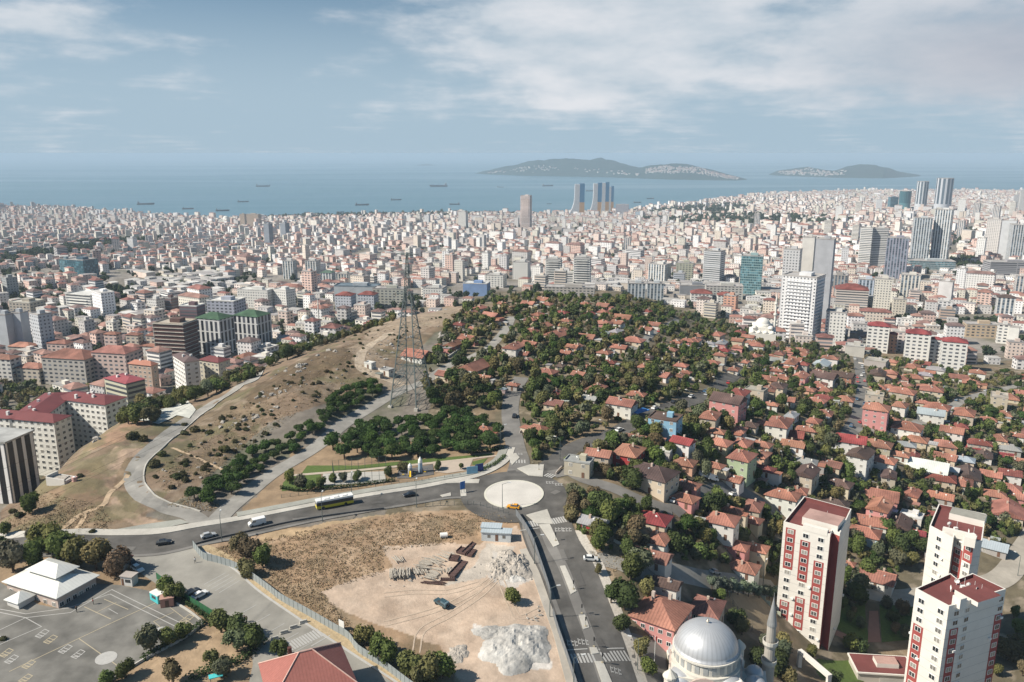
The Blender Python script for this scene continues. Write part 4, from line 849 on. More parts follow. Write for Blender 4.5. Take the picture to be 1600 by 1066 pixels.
# ------------------------------------------------------------------ mosque in the foreground
def mosque():
    zb = -30.0; zt = -10.5; cxy = at_z(1104, 1004, zt+1)
    x, y = cxy; root = E('mosque', (x, y, zb), math.radians(-14), 'large mosque with a grey lead dome and pale stone drum in the foreground', 'mosque'); OCC.append((x, y, 21))
    Hd = zt-zb; R_ = 7.9; st = mat('mosque_stone', col=(.60, .57, .50), rough=.85, var=.06, scale=.8, stain=.1)
    prof = [(R_*math.cos(t), Hd+.3+R_*.80*math.sin(t)) for t in np.linspace(0, math.pi/2, 14)]; prof[-1] = (.05, prof[-1][1])
    b = MB(); b.lathe([(R_+.25, Hd+.0), (R_+.25, Hd+.3)]+prof, k=64); b.build('dome', lead, root, smooth=True)
    b = MB(); b.tube((0, 0, Hd+R_*.8+.2), (0, 0, Hd+R_*.8+3.0), .10, .04); b.lathe([(0.02, Hd+R_*.8+.6), (.4, Hd+R_*.8+.9), (.02, Hd+R_*.8+1.3)], k=10); b.build('finial', mat('brass', col=(.45, .40, .30), rough=.4, metal=.5), root)
    b = MB(); b.lathe([(R_+.1, Hd-3.4), (R_+.1, Hd-.5), (R_+.6, Hd-.45), (R_+.6, Hd-.02), (R_+.2, Hd)], k=48); b.lathe([(R_+.9, Hd-4.2), (R_+.9, Hd-3.4), (R_+.1, Hd-3.38)], k=48); dr = b.build('drum', st, root)
    for i in range(24):
        t = 2*math.pi*i/24; b = MB(); b.box(0, 0, Hd-3.0, Hd-.9, .12, 1.15); b.build('window', mat('mosque_window', col=(.33, .34, .33), rough=.5), dr, loc=((R_+.12)*math.cos(t), (R_+.12)*math.sin(t), 0), rot=t)
    b = MB(); b.box(0, 0, -8, Hd-5.2, 18, 18); b.box(0, 0, Hd-5.19, Hd-4.2, 17, 17); b.build('wall', st, root)
    # arches on the four sides and corner half domes
    for k in range(4):
        a = k*math.pi/2; b = MB(); n = 14; vs = []
        for i in range(n+1):
            t = math.pi*i/n; vs += [(4.8*math.cos(t), -9.06, Hd-8.5+5.2*math.sin(t)), (4.1*math.cos(t), -9.06, Hd-8.5+4.4*math.sin(t)), (4.8*math.cos(t), -8.6, Hd-8.5+5.2*math.sin(t)*1.0)]
        b.add(vs, [[3*i, 3*i+1, 3*i+4, 3*i+3] for i in range(n)]+[[3*i, 3*i+3, 3*i+5, 3*i+2] for i in range(n)]); b.build('arch', mat('arch_trim', col=(.45, .36, .31), rough=.8), root, rot=a)
        b = MB(); q = 7.8; c = (q*math.cos(a+math.pi/4)*1.06, q*math.sin(a+math.pi/4)*1.06); r = 3.9
        b.lathe([(r*math.cos(t), Hd-6.8+r*.85*math.sin(t)) for t in np.linspace(0, math.pi/2*.98, 8)], c=c, k=24); b.build('corner_dome', lead, root, smooth=True)
        b = MB(); b.lathe([(r+.3, Hd-9.5), (r+.3, Hd-6.8), (r, Hd-6.78)], c=c, k=16); b.build('corner_drum', st, root)
        b = MB(); c = (9.4*math.cos(a+math.pi/4)*1.28, 9.4*math.sin(a+math.pi/4)*1.28); b.lathe([(1.4, -2), (1.4, Hd-4.5), (1.8, Hd-4.4), (1.8, Hd-4), (.05, Hd-2.2)], c=c, k=10); b.build('turret', st, root)
    # porch with a row of small domes on the near side, one to the right
    b = MB(); b.box(0, -12.2, -8, Hd-8.5, 19, 6.2); b.box(12.4, -2, -8, Hd-8.5, 6, 15); b.build('porch', st, root)
    for (px_, py_, r) in [(-7.2, -12.2, 2.4), (-2.4, -12.2, 2.4), (2.4, -12.2, 2.4), (7.2, -12.2, 2.4), (12.5, -7, 2.5), (12.5, -1, 2.6), (12.5, 4, 2.2)]:
        b = MB(); b.lathe([(r+.15, Hd-8.6), (r+.15, Hd-8.2)]+[(r*math.cos(t), Hd-8.2+r*.75*math.sin(t)) for t in np.linspace(0, math.pi/2*.98, 7)], c=(px_, py_), k=20); b.tube((px_, py_, Hd-6.5), (px_, py_, Hd-5.6), .07); b.build('small_dome', lead, root, smooth=True)
    # minaret: a thing that belongs to the mosque but stands by itself
    ztop = CZ; x, y = at_z(1206, 977, -8.5); root = E('minaret', (x, y, -38), 0, 'slender stone minaret with two balconies and a pointed lead cap beside the large mosque', 'minaret'); OCC.append((x, y, 3))
    Hm = 38-8.5; b = MB(); b.lathe([(1.6, -4), (1.6, Hm-10.6), (1.4, Hm-10.5), (1.35, Hm-5.1), (1.2, Hm-5.0), (1.15, Hm-.0)], k=14); b.build('shaft', mat('minaret_stone', col=(.42, .39, .34), rough=.85, var=.08, stain=.1), root)
    b = MB(); b.lathe([(1.3, Hm), (1.3, Hm+.3), (.05, Hm+8.3)], k=14); b.tube((0, 0, Hm+8.1), (0, 0, Hm+9.4), .07); b.build('cap', mat('grey_lead', col=(.32, .32, .31), rough=.5, metal=.3), root)
    for z in (Hm-5.3, Hm-10.9): b = MB(); b.lathe([(1.4, z-1.1), (2.0, z), (2.0, z+1.0), (1.85, z+1.0), (1.85, z+.05), (1.2, z+.05)], k=16); b.build('balcony', st, root)
    LM.append(('the large domed mosque', 1104, 1010))
mosque()
# ------------------------------------------------------------------ school hall with the white roof
def hall():
    zt = 1.2; A1, B1, D1 = [np.array(at_z(a, b, zt)) for a, b in ((88,936),(151,897),(2,909))]
    e = D1-A1; f = B1-A1; w = np.linalg.norm(e); rot = math.atan2(-e[1], -e[0]); d = np.linalg.norm(f); c = (D1+B1)/2
    n_ = np.array([-math.sin(rot), math.cos(rot)]); d = abs(np.dot(f, n_)); c = A1+e/2+n_*d/2
    root = E('school_hall', (c[0], c[1], -3), rot, 'single storey school hall with white two tier hipped roof beside the asphalt yard', 'school'); Hh = zt+3; OCC.append((c[0], c[1], max(w, d)*.62))
    b = MB(); b.box(0, 0, -2, Hh, w-1.6, d-1.6); b.build('wall', plaster, root, color=(.52, .42, .36))
    wr = mat('white_sheet_roof', col=(.70, .70, .65), rough=.55, var=.04, stripe=(.9, 0, .06), stain=.10)
    b = MB(); b.hip(0, 0, Hh+.03, w-.8, d-.8, 2.4, ov=.4); b.build('roof', wr, root); b = MB(); b.hip(0, d*.06, Hh+2.7, w*.5, d*.44, 1.7, ov=.7); b.build('upper_roof', wr, root); b = MB(); b.box(0, d*.06, Hh+.8, Hh+2.7, w*.46, d*.4); b.build('clerestory', plaster, root, color=(.4, .36, .32))
    windows(root, w-1.6, d-1.6, 1, faces=(0, 1), n=6, skipdoor=False)
    b = MB(); b.box(-w*.05, -d/2-1.6, -2, 2.9, 4.4, 4.4); b.build('porch', plaster, root, color=(.66, .64, .6)); b = MB(); b.hip(-w*.05, -d/2-1.6, 2.93, 4.6, 4.6, 1.5, ov=.4); b.build('porch_roof', wr, root)
    LM.append(('the white roofed school hall', 80, 905))
hall()
# ------------------------------------------------------------------ red roofed house at the bottom
def redroof():
    zt = 2.5; x, y = at_z(470, 1062, zt); w, d = 17, 14.5; ax, ay = at_z(489, 1014, 5.8); x, y = ax-1.6*math.cos(math.radians(25)), ay-1.6*math.sin(math.radians(25)); root = E('large_house', (x, y, -7), math.radians(25), 'large house with steep red tiled hipped roof at the bottom edge', 'house')
    b = MB(); b.box(0, 0, -3, 7.2, w, d); b.build('wall', plaster, root, color=(.6, .55, .48)); rt = mat('red_roof', col=(.34, .13, .105), rough=.85, var=.14, scale=1.5, stripe=(.7, 0, .12), stain=.1)
    b = MB(); b.hip(0, 0, 7.2, w, d, 5.6, ov=.8); r = b.build('roof', rt, root)
    b = MB(); L = w/2+.8-(d/2+.8)*.98; b.tube((-L, 0, 12.85), (L, 0, 12.85), .2)
    for sx in (-1, 1):
        for sy in (-1, 1): b.tube((sx*L, 0, 12.85), (sx*(w/2+.8), sy*(d/2+.8), 7.25), .17, k=5)
    b.build('ridge', mat('ridge_cream', col=(.55, .36, .30)), r); b = MB(); b.box(-3, 2.6, 9.5, 12.9, .8, .8); b.build('chimney', mat('dark_chimney', col=(.12, .05, .04)), r); windows(root, w, d, 2, faces=(1, 2, 3)); OCC.append((x, y, 15))
redroof()
# ------------------------------------------------------------------ blocks and towers of the city
WST = {'grid': wgrid, 'bal': wbal, 'vert': wvert, 'glass': wglass, 'wide': wwide, 'plain': plaster, 'strip': mat('dark_strip_wall', rough=.8, var=.04, win=(4.6, 9.3, .55, .9, (.02, .022, .03)))}
def ztop_at(px, py, y):
    d = rdir(px, py); return CZ+d[2]/d[1]*y
def block(pxc, wpx, top, base, rot=-25, style='grid', col=(.6, .58, .54), roof='flat', rcol=(.42, .40, .38), asp=.75, label=None, cat='apartment block', name='apartment_block', gy=None, shape='box', slabs=0, phrase=None, penth=True, y0=None):
    if y0: x, y = (pxc-800)/F*0, y0; x = rdir(pxc, base)[0]/rdir(pxc, base)[1]*y0; z = h(x, y)
    else: x, y, z = G(pxc, base, ymin=gy or 60)
    rot = math.radians(rot); mpp = depth(x, y, z)/F; w = wpx*mpp/(abs(math.cos(rot))+asp*abs(math.sin(rot))); d = w*asp
    H = ztop_at(pxc, top, y-.3*d)-z; OCC.append((x, y, max(w, d)*.62+3))
    root = E(name, (x, y, z), rot, label, cat, 'city apartment blocks' if phrase else None); b = MB()
    if shape == 'round': b.lathe([(w/2, -6), (w/2, H)], k=28); b.add([(w/2*math.cos(t), w/2*math.sin(t), H) for t in np.linspace(0, 6.283, 25)[:-1]], [list(range(24))])
    else: b.box(0, 0, -8, H, w, d)
    b.build('wall', WST[style], root, color=col)
    b = MB()
    if roof == 'hip': b.hip(0, 0, H+.02, w, d, .2*min(w, d)+.4, ov=.5); b.build('roof', tile, root, color=rcol)
    elif shape == 'round': b.lathe([(w/2+.2, H+.02), (w/2+.2, H+1.2), (w/2-.4, H+1.2), (w/2-.4, H+.1), (.1, H+.1)], k=28); b.build('roof', flatroof, root, color=rcol)
    else:
        for (cx, cy, bw, bd) in ((0, -d/2, w+.4, .4), (0, d/2, w+.4, .4), (-w/2, 0, .4, d-.41), (w/2, 0, .4, d-.41)): b.box(cx, cy, H+.003, H+1.0, bw, bd)
        b.box(0, 0, H+.005, H+.1, w-.4, d-.4); b.build('roof', flatroof, root, color=rcol)
        if penth and w > 9: b = MB(); b.box(w*.08, 0, H+.1, H+3.2, w*.35, d*.4); b.build('lift_house', plaster, root, color=tuple(v*.95 for v in col))
    if slabs == 2:
        MBs = MB(); [MBs.box(0, 0, k*3.1, k*3.1+.35, w+1.6, d+1.6) for k in range(1, int(H/3.1)+1)]; [MBs.box(-w/2-.9, (j-2)*d/4.2, 0, H, .3, 1.2) for j in range(5)]; MBs.build('floor_slabs', concrete, root)
    elif slabs:   # balcony slabs on the sunny and the near side
        n = max(1, int(H/3.1)); b = MB()
        for k in range(1, min(n, 60)): z = k*3.1; b.box(0, 0, z, z+.9, w+2.0, d*.72); b.box(0, 0, z+.001, z+.901, w*.72, d+2.0)
        b.build('balconies', plaster, root, color=tuple(min(.8, v*1.12) for v in col))
    if phrase: auto(root, phrase, 'apartment', (x, y, z+H))
    return root
W_, Gy, Cr, Bg = (.68, .67, .63), (.42, .42, .42), (.60, .55, .46), (.50, .45, .38)
CB = [  # centre px, width px, top, base ...
(865,26,405,451,dict(rot=-10,style='bal',col=W_,slabs=1,label='left white tower of a pair with horizontal balcony bands',name='apartment_tower',cat='tower')),
(909,28,403,451,dict(rot=-10,style='bal',col=W_,slabs=1,label='right white tower of a pair with horizontal balcony bands',name='apartment_tower',cat='tower')),
(888,30,428,452,dict(rot=-10,style='bal',col=W_,asp=.4,label='lower white banded block joining the two balcony towers')),
(890,80,449,460,dict(rot=-8,style='wide',col=(.45,.42,.38),asp=.3,label='long low podium below the two white balcony towers',name='podium',cat='building')),
(1114,34,392,442,dict(rot=-35,style='bal',col=(.55,.56,.56),label='tower with wavy white bands and one dark side, left of the teal one',name='office_tower',cat='tower')),
(1172,38,400,459,dict(rot=-20,style='glass',col=(.30,.42,.42),label='broad teal glass office tower behind the village',name='office_tower',cat='tower')),
(822,18,306,362,dict(rot=-20,style='bal',col=(.76,.63,.58),label='tall slim tower with pale red bands standing alone near the shore',name='apartment_tower',cat='tower',slabs=1)),
(724,15,331,356,dict(rot=-20,style='grid',col=W_,label='white square tower near the shore, left of the red banded one',name='apartment_tower',cat='tower')),
(1030,36,413,441,dict(rot=-35,style='vert',col=W_,label='white and dark striped mid rise block left of the beige office',)),
(1069,30,411,441,dict(rot=-15,style='wide',col=(.42,.42,.33),label='olive beige office block between the striped block and the banded tower',cat='office',name='office_block')),
(1061,20,427,444,dict(rot=-20,style='bal',col=(.45,.48,.52),label='small grey blue office cube in front of the olive beige office',cat='office',name='office_block')),
(994,30,443,468,dict(rot=-8,style='vert',col=(.52,.55,.56),label='left half of a low grey office pair with tall dark panes',cat='office',name='office_block')),
(1023,28,443,467,dict(rot=-8,style='vert',col=(.52,.55,.56),label='right half of a low grey office pair with tall dark panes',cat='office',name='office_block')),
(1085,50,446,458,dict(rot=-10,style='plain',col=(.24,.25,.27),asp=.6,label='wide low dark fronted hall left of the long pale hall',cat='hall',name='hall')),
(1130,60,447,464,dict(rot=-10,style='wide',col=(.50,.49,.45),asp=.5,label='long pale hall in front of the banded tower',cat='hall',name='hall')),
(1095,36,458,470,dict(rot=-10,style='wide',col=W_,roof='hip',rcol=RC_['r'],label='white low block with red hipped roof, left of its twin')),
(1133,28,461,473,dict(rot=-10,style='wide',col=W_,roof='hip',rcol=RC_['r'],label='white low block with red hipped roof, right of its twin')),
(1141,24,462,485,dict(rot=-30,style='wide',col=(.58,.33,.24),label='salmon seven storey block above the tree belt')),
(1110,24,474,496,dict(rot=-30,style='bal',col=Cr,label='cream block with arched balconies below the salmon block')),
(1164,20,482,505,dict(rot=-20,style='grid',col=W_,label='white six storey block left of the white mosque')),
(1248,66,432,531,dict(rot=-38,style='grid',col=(.66,.66,.66),asp=.8,slabs=1,label='massive white high rise with rows of balconies beside the white mosque',name='apartment_tower',cat='tower')),
(1230,30,390,505,dict(rot=-30,style='grid',col=(.52,.52,.52),label='grey high rise behind the massive one, at its left edge',name='apartment_tower',cat='tower')),
(1254,22,371,500,dict(rot=-30,style='plain',col=(.60,.58,.54),label='pale blank sided high rise, middle of the three behind',name='apartment_tower',cat='tower')),
(1279,32,374,508,dict(rot=-30,style='plain',col=(.40,.41,.43),label='dark grey blank sided high rise, right one of the three behind',name='apartment_tower',cat='tower')),
(1350,22,356,418,dict(rot=-38,style='bal',col=W_,label='white tower with rounded banded front, left of its twin slab',name='office_tower',cat='tower')),
(1369,26,357,418,dict(rot=-18,style='bal',col=(.62,.61,.58),label='white tower slab with fine stripes, left of the dark striped one',name='office_tower',cat='tower')),
(1397,38,372,434,dict(rot=-25,style='vert',col=(.30,.30,.36),label='dark tower with vertical pale stripes between two white groups',name='office_tower',cat='tower')),
(1434,30,341,412,dict(rot=-20,style='vert',col=(.60,.62,.62),label='slanted roof white and glass tower, shorter of the pair',name='office_tower',cat='tower')),
(1466,30,328,412,dict(rot=-35,style='vert',col=(.66,.66,.64),label='tall white framed glass tower, taller of the pair',name='office_tower',cat='tower')),
(1452,70,408,420,dict(rot=-12,style='glass',col=(.45,.48,.48),asp=.4,label='long glass podium under the white framed towers',name='podium',cat='building')),
(1437,17,284,331,dict(rot=0,style='vert',col=(.55,.58,.60),shape='round',asp=1,label='round glass tower, shorter one beside the tallest tower',name='office_tower',cat='tower')),
(1471,24,279,333,dict(rot=0,style='vert',col=(.50,.52,.55),shape='round',asp=1,label='tallest round glass tower on the right skyline',name='office_tower',cat='tower')),
(1412,17,299,330,dict(rot=0,style='glass',col=(.10,.22,.25),shape='round',asp=1,label='teal green rounded tower left of the round towers',name='office_tower',cat='tower')),
(1394,12,308,328,dict(rot=0,style='glass',col=(.14,.20,.26),label='small dark blue block left of the teal rounded tower',name='office_tower',cat='tower')),
(1547,24,343,402,dict(rot=-38,style='grid',col=(.60,.57,.54),label='cream tower with dark shaded side at the right, left of three',name='apartment_tower',cat='tower')),
(1570,24,345,405,dict(rot=-38,style='plain',col=(.56,.57,.58),label='pale grey tower, middle of the three at the right',name='apartment_tower',cat='tower')),
(1592,40,352,408,dict(rot=-20,style='vert',col=(.58,.58,.57),label='white tower with a mosaic of dark panes at the right border',name='apartment_tower',cat='tower')),
(1575,70,410,430,dict(rot=-8,style='bal',col=(.34,.33,.34),asp=.4,label='long dark banded car park building below the three right towers',name='car_park',cat='building')),
(1551,8,408,427,dict(rot=-8,style='plain',col=(.60,.25,.50),asp=.8,label='pink stair tower at the corner of the banded car park',name='stair_tower',cat='building')),
(1303,36,488,538,dict(rot=-25,style='grid',col=W_,label='white tower with two columns of small windows right of the massive high rise',name='apartment_tower',cat='tower')),
(1328,56,452,480,dict(rot=-20,style='bal',col=(.62,.56,.50),roof='hip',rcol=RC_['r'],label='wide cream school block with red hipped roof and red stripe',cat='school',name='school_block')),
(1376,30,436,484,dict(rot=-25,style='grid',col=(.64,.61,.54),label='cream tower in front of the blue striped office',name='apartment_tower',cat='tower')),
(1352,30,437,470,dict(rot=-20,style='vert',col=(.50,.55,.62),label='pale blue striped office behind the cream tower',cat='office',name='office_block')),
(1308,34,430,455,dict(rot=-30,style='vert',col=(.30,.28,.26),label='brown and dark striped block behind the red roofed school block')),
(1419,34,430,470,dict(rot=-25,style='vert',col=(.66,.63,.56),label='cream ribbed tower right of the blue striped office',name='apartment_tower',cat='tower')),
(1403,22,468,493,dict(rot=-20,style='grid',col=(.60,.55,.46),label='cream eight storey block just below the cream ribbed tower')),
(1475,24,440,476,dict(rot=-38,style='plain',col=(.62,.61,.60),label='white tower with dark right side and blank left side',name='apartment_tower',cat='tower')),
(1511,22,422,442,dict(rot=-25,style='grid',col=(.62,.48,.42),label='cream and salmon tower left of the big car park')),
(1369,38,509,549,dict(rot=-25,style='wide',col=W_,roof='hip',rcol=RC_['c'],label='white eight storey block with crimson roof, first from left of the crimson roofed row')),
(1391,18,522,551,dict(rot=-25,style='grid',col=(.42,.25,.18),roof='hip',rcol=RC_['c'],label='narrow brown block with crimson roof in the crimson roofed row')),
(1430,42,521,563,dict(rot=-25,style='wide',col=W_,roof='hip',rcol=RC_['c'],label='white eight storey block with crimson roof, left one of the two nearest')),
(1458,20,530,566,dict(rot=-25,style='wide',col=W_,roof='hip',rcol=RC_['c'],label='narrow white crimson roofed block between its two wide neighbours')),
(1486,42,534,576,dict(rot=-25,style='wide',col=W_,roof='hip',rcol=RC_['c'],label='white eight storey block with crimson roof, right one of the two nearest')),
(1567,30,465,500,dict(rot=-25,style='vert',col=(.66,.65,.62),roof='hip',rcol=RC_['b'],label='white slab tower with vertical stripes and brown roof at the right')),
(1565,20,508,536,dict(rot=-25,style='wide',col=W_,label='white block with dark red bay, left of its plain white neighbour')),
(1582,16,512,540,dict(rot=-38,style='plain',col=W_,label='plain white block with blank side near the right border')),
(1478,26,484,504,dict(rot=-25,style='bal',col=(.50,.38,.30),label='brown balcony block on the tree belt')),
(1530,50,507,526,dict(rot=-15,style='wide',col=(.48,.38,.27),roof='flat',asp=.5,label='brown framed long block between crimson and white blocks')),
(1335,34,541,556,dict(rot=-25,style='plain',col=(.52,.50,.45),rcol=(.5,.49,.46),label='low grey flat roofed hall below the white window column tower',cat='hall',name='hall')),
(1340,30,522,536,dict(rot=-25,style='plain',col=(.30,.26,.24),rcol=(.3,.25,.24),label='low dark roofed sheds right of the white window column tower',cat='hall',name='hall')),
# left side
(140,60,460,484,dict(rot=-20,style='bal',col=W_,rcol=W_,penth=False,slabs=1,label='white office block with wide horizontal bands and a roof court',cat='office',name='office_block')),
(15,28,492,552,dict(rot=-15,style='plain',col=(.44,.46,.48),label='grey blank panelled tower at the left border',name='apartment_tower',cat='tower')),
(38,24,489,550,dict(rot=-15,style='plain',col=(.46,.48,.50),label='grey blank panelled tower, second from the left border',name='apartment_tower',cat='tower')),
(72,34,491,553,dict(rot=-35,style='grid',col=(.50,.52,.54),label='grey tower with a column of dark windows, third from the left border',name='apartment_tower',cat='tower')),
(19,26,434,466,dict(rot=-40,style='grid',col=(.34,.36,.36),label='dull grey block near the left border above the panelled towers')),
(45,46,472,490,dict(rot=-15,style='wide',col=(.42,.38,.32),rcol=(.55,.52,.45),label='low office with overhanging pale roof behind the panelled towers',cat='office',name='office_block')),
(130,44,406,432,dict(rot=-20,style='glass',col=(.08,.13,.17),label='dark blue glass complex in the left part of the city',cat='office',name='office_block')),
(105,18,405,425,dict(rot=-20,style='glass',col=(.20,.28,.32),label='small grey glass wing left of the dark blue glass complex',cat='office',name='office_block')),
(280,56,505,562,dict(rot=-12,style='plain',col=(.13,.075,.065),rcol=(.50,.44,.36),slabs=2,label='brick coloured block under construction with open floors',name='building_site_block',cat='building')),  # dark wall colour stands in for the shaded interior between the floor slabs
(340,54,497,551,dict(rot=-20,style='strip',col=(.58,.58,.57),roof='hip',rcol=(.07,.14,.08),label='white and black striped block with green hipped roof, left one')),
(397,54,493,537,dict(rot=-20,style='strip',col=(.58,.58,.57),roof='hip',rcol=(.07,.14,.08),label='white and black striped block with green hipped roof, right one')),
(357,52,470,512,dict(rot=-12,style='wide',col=(.38,.40,.46),rcol=W_,label='blue grey and dark block with white roof behind the green roofed ones')),
(304,34,478,520,dict(rot=-12,style='bal',col=(.16,.10,.11),rcol=W_,label='dark maroon block with white roof crown')),
(245,26,468,488,dict(rot=-25,style='grid',col=(.66,.65,.62),label='white block with grey side left of the dark maroon block')),
(268,22,466,486,dict(rot=-25,style='bal',col=(.16,.11,.11),label='dark brown block adjoining the white one with grey side')),
(402,56,453,480,dict(rot=-15,style='grid',col=W_,rcol=W_,asp=.4,label='long white apartment slab, left of the two white slabs')),
(446,34,453,480,dict(rot=-30,style='grid',col=W_,rcol=W_,label='white apartment slab with grid windows, right of the two white slabs')),
(541,30,461,486,dict(rot=-12,style='grid',col=(.52,.54,.58),roof='hip',rcol=RC_['r'],label='grey white block with bright red roof, left one of two')),
(576,30,460,482,dict(rot=-12,style='grid',col=(.52,.54,.58),roof='hip',rcol=RC_['r'],label='grey white block with bright red roof, right one of two')),
(610,52,451,478,dict(rot=-8,style='wide',col=(.44,.44,.38),asp=.4,label='long olive grey apartment slab behind the pylon')),
(560,70,447,474,dict(rot=-8,style='plain',col=(.42,.45,.47),rcol=(.15,.2,.24),asp=.4,label='large grey hall behind the two red topped blocks',cat='hall',name='hall')),
(454,20,408,436,dict(rot=-12,style='vert',col=W_,label='white and black striped tower left of its twin')),
(490,22,408,434,dict(rot=-12,style='vert',col=W_,label='white and black striped tower right of its twin')),
(513,22,426,446,dict(rot=-12,style='vert',col=W_,roof='hip',rcol=(.1,.16,.12),label='white ribbed block with greenish roof')),
(539,26,428,443,dict(rot=-12,style='vert',col=(.62,.60,.54),label='cream ribbed block with dark side right of the greenish roof')),
(421,14,350,384,dict(rot=-30,style='grid',col=(.25,.28,.32),label='dark slim tower in the mid city, left one of two',name='apartment_tower',cat='tower')),
(446,14,349,374,dict(rot=-30,style='grid',col=(.27,.30,.34),label='dark slim tower in the mid city, right one of two',name='apartment_tower',cat='tower')),
(381,9,335,357,dict(rot=-10,style='grid',col=(.50,.40,.31),label='beige shore tower, left of the wider beige one')),
(396,24,335,355,dict(rot=-10,style='grid',col=(.50,.40,.31),asp=.4,label='wide beige shore tower slab by the coast')),
(815,28,410,436,dict(rot=-15,style='grid',col=W_,label='white block with dark side left of the balcony towers')),
(775,34,430,448,dict(rot=-15,style='wide',col=W_,label='white wide block beside the blue shed')),
(745,42,443,462,dict(rot=-12,style='plain',col=(.20,.30,.50),rcol=(.6,.6,.58),asp=.6,label='blue sided hall with white rounded roof at the hill crest',cat='hall',name='hall')),
(680,36,450,468,dict(rot=-12,style='grid',col=W_,label='white six storey block right of the pylon')),
(1000,16,331,341,dict(rot=-20,style='grid',col=(.4,.48,.55),label='small blue grey block near the shore right of the blue towers')),
(972,22,320,336,dict(rot=-10,style='grid',col=(.38,.38,.42),label='wide grey block beside the blue and gold towers')),
(1024,14,418,440,dict(rot=-20,style='plain',col=W_,label='slim white stair block in front of the striped mid rise')),
(1595,10,300,332,dict(rot=-20,style='grid',col=(.55,.54,.52),label='slim cream tower on the far right skyline',name='apartment_tower',cat='tower')),
(1585,8,305,330,dict(rot=-20,style='grid',col=(.5,.5,.5),label='slimmer grey tower beside the far right cream one',name='apartment_tower',cat='tower')),
]
for a, b_, c, d, k in CB: block(a, b_, c, d, **k)
for i, t in enumerate([(1500,13,312,342),(1524,11,318,345),(1340,11,316,338),(1372,10,312,333),(1310,12,322,348),(1182,10,334,356),(1292,13,345,372),(1318,12,388,420),(1530,14,372,408),(1555,12,322,350),(1580,10,316,343),(1500,16,420,450),(1545,16,425,455),(1590,16,432,468),(1335,12,352,380),(1130,12,372,395),(1208,10,352,374),(1500,12,345,372),(640,12,388,412),(700,12,372,394),(760,14,395,420),(590,12,350,368),(250,12,352,372),(208,14,372,392),(520,10,342,356),(545,10,340,355),(655,9,336,350),(668,9,336,350),(640,9,336,350),(980,12,372,392)]):
    block(*t, rot=random.choice((-30, -42, -20)), style=('grid', 'vert', 'bal', 'grid')[i % 4], col=((.78,.77,.74), (.70,.70,.70), (.80,.76,.68), (.66,.60,.55))[(i*7) % 4], phrase='slim '+('white', 'grey', 'cream', 'beige')[(i*7) % 4]+' tower', name='apartment_tower', cat='tower')
LM += [('the pair of white balcony towers', 888, 430), ('the teal glass tower', 1172, 430), ('the red banded tower', 822, 335), ('the massive balcony high rise', 1248, 480), ('the dark striped tower', 1397, 403), ('the white framed glass towers', 1450, 375), ('the right border towers', 1570, 375),
       ('the crimson roofed row', 1430, 545), ('the banded white office', 140, 470), ('the grey panelled towers', 40, 520), ('the dark glass complex', 130, 418), ('the construction block', 280, 535), ('the green roofed blocks', 368, 520), ('the two white slabs', 420, 466), ('the two red topped blocks', 558, 472),
       ('the two dark slim towers', 433, 365), ('the striped twin towers', 472, 420), ('the white mosque', 1187, 500), ('the olive beige office', 1069, 425), ('the grey office pair', 1008, 455), ('the red roofed school block', 1328, 465), ('the beige shore towers', 392, 345), ('the cream ribbed tower', 1419, 450), ('the white shore tower', 724, 343), ('the blue sided hall', 745, 452), ('the brown roofed slab tower', 1567, 482)]
# curved blue and gold towers on the shore
def shore_tower(px, top, base, wpx, label, rot=0, sweep=1.0):
    x, y, z = G(px, base); mpp = depth(x, y, z)/F; w = wpx*mpp; H = ztop_at(px, top, y)-z; root = E('curved_tower', (x, y, z), rot, label, 'tower', 'curved blue and gold towers'); OCC.append((x, y, w))
    b = MB(); n = 12; vs = []
    for i in range(n+1):
        t = i/n; s = w*sweep*.7*(1-t)**4; zz = H*t-(5 if i == 0 else 0); vs += [(-w*.5-s, -w*.35, zz), (-w*.02, -w*.35, zz), (-w*.02, w*.35, zz), (-w*.5-s, w*.35, zz)]
    fs = [[4*i+a, 4*i+(a+1) % 4, 4*i+4+(a+1) % 4, 4*i+4+a] for i in range(n) for a in range(4)]+[[4*n, 4*n+1, 4*n+2, 4*n+3]]
    b.add(vs, fs); b.build('pale_wing', wgrid, root, color=(.56, .58, .60))
    b = MB(); b.box(w*.24, 0, H*.42, H*1.03, w*.5, w*.8); b.build('blue_shaft', mat('blue_glass', col=(.04, .16, .30), rough=.2, var=.1), root); b = MB(); b.box(w*.24, 0, -5, H*.419, w*.5, w*.8); b.build('gold_shaft', mat('gold_glass', col=(.45, .27, .13), rough=.3, var=.1), root)
shore_tower(905, 288, 336, 15, 'curved blue and gold tower standing apart at the left'); shore_tower(933, 287, 336, 13, 'curved blue and gold tower, left one of the clustered three'); shore_tower(945, 286, 336, 11, 'curved blue and gold tower, middle one of the clustered three', sweep=.2); shore_tower(954, 292, 332, 8, 'curved blue and gold tower, lowest right one of the clustered three', sweep=.1)
LM.append(('the curved shore towers', 925, 315))
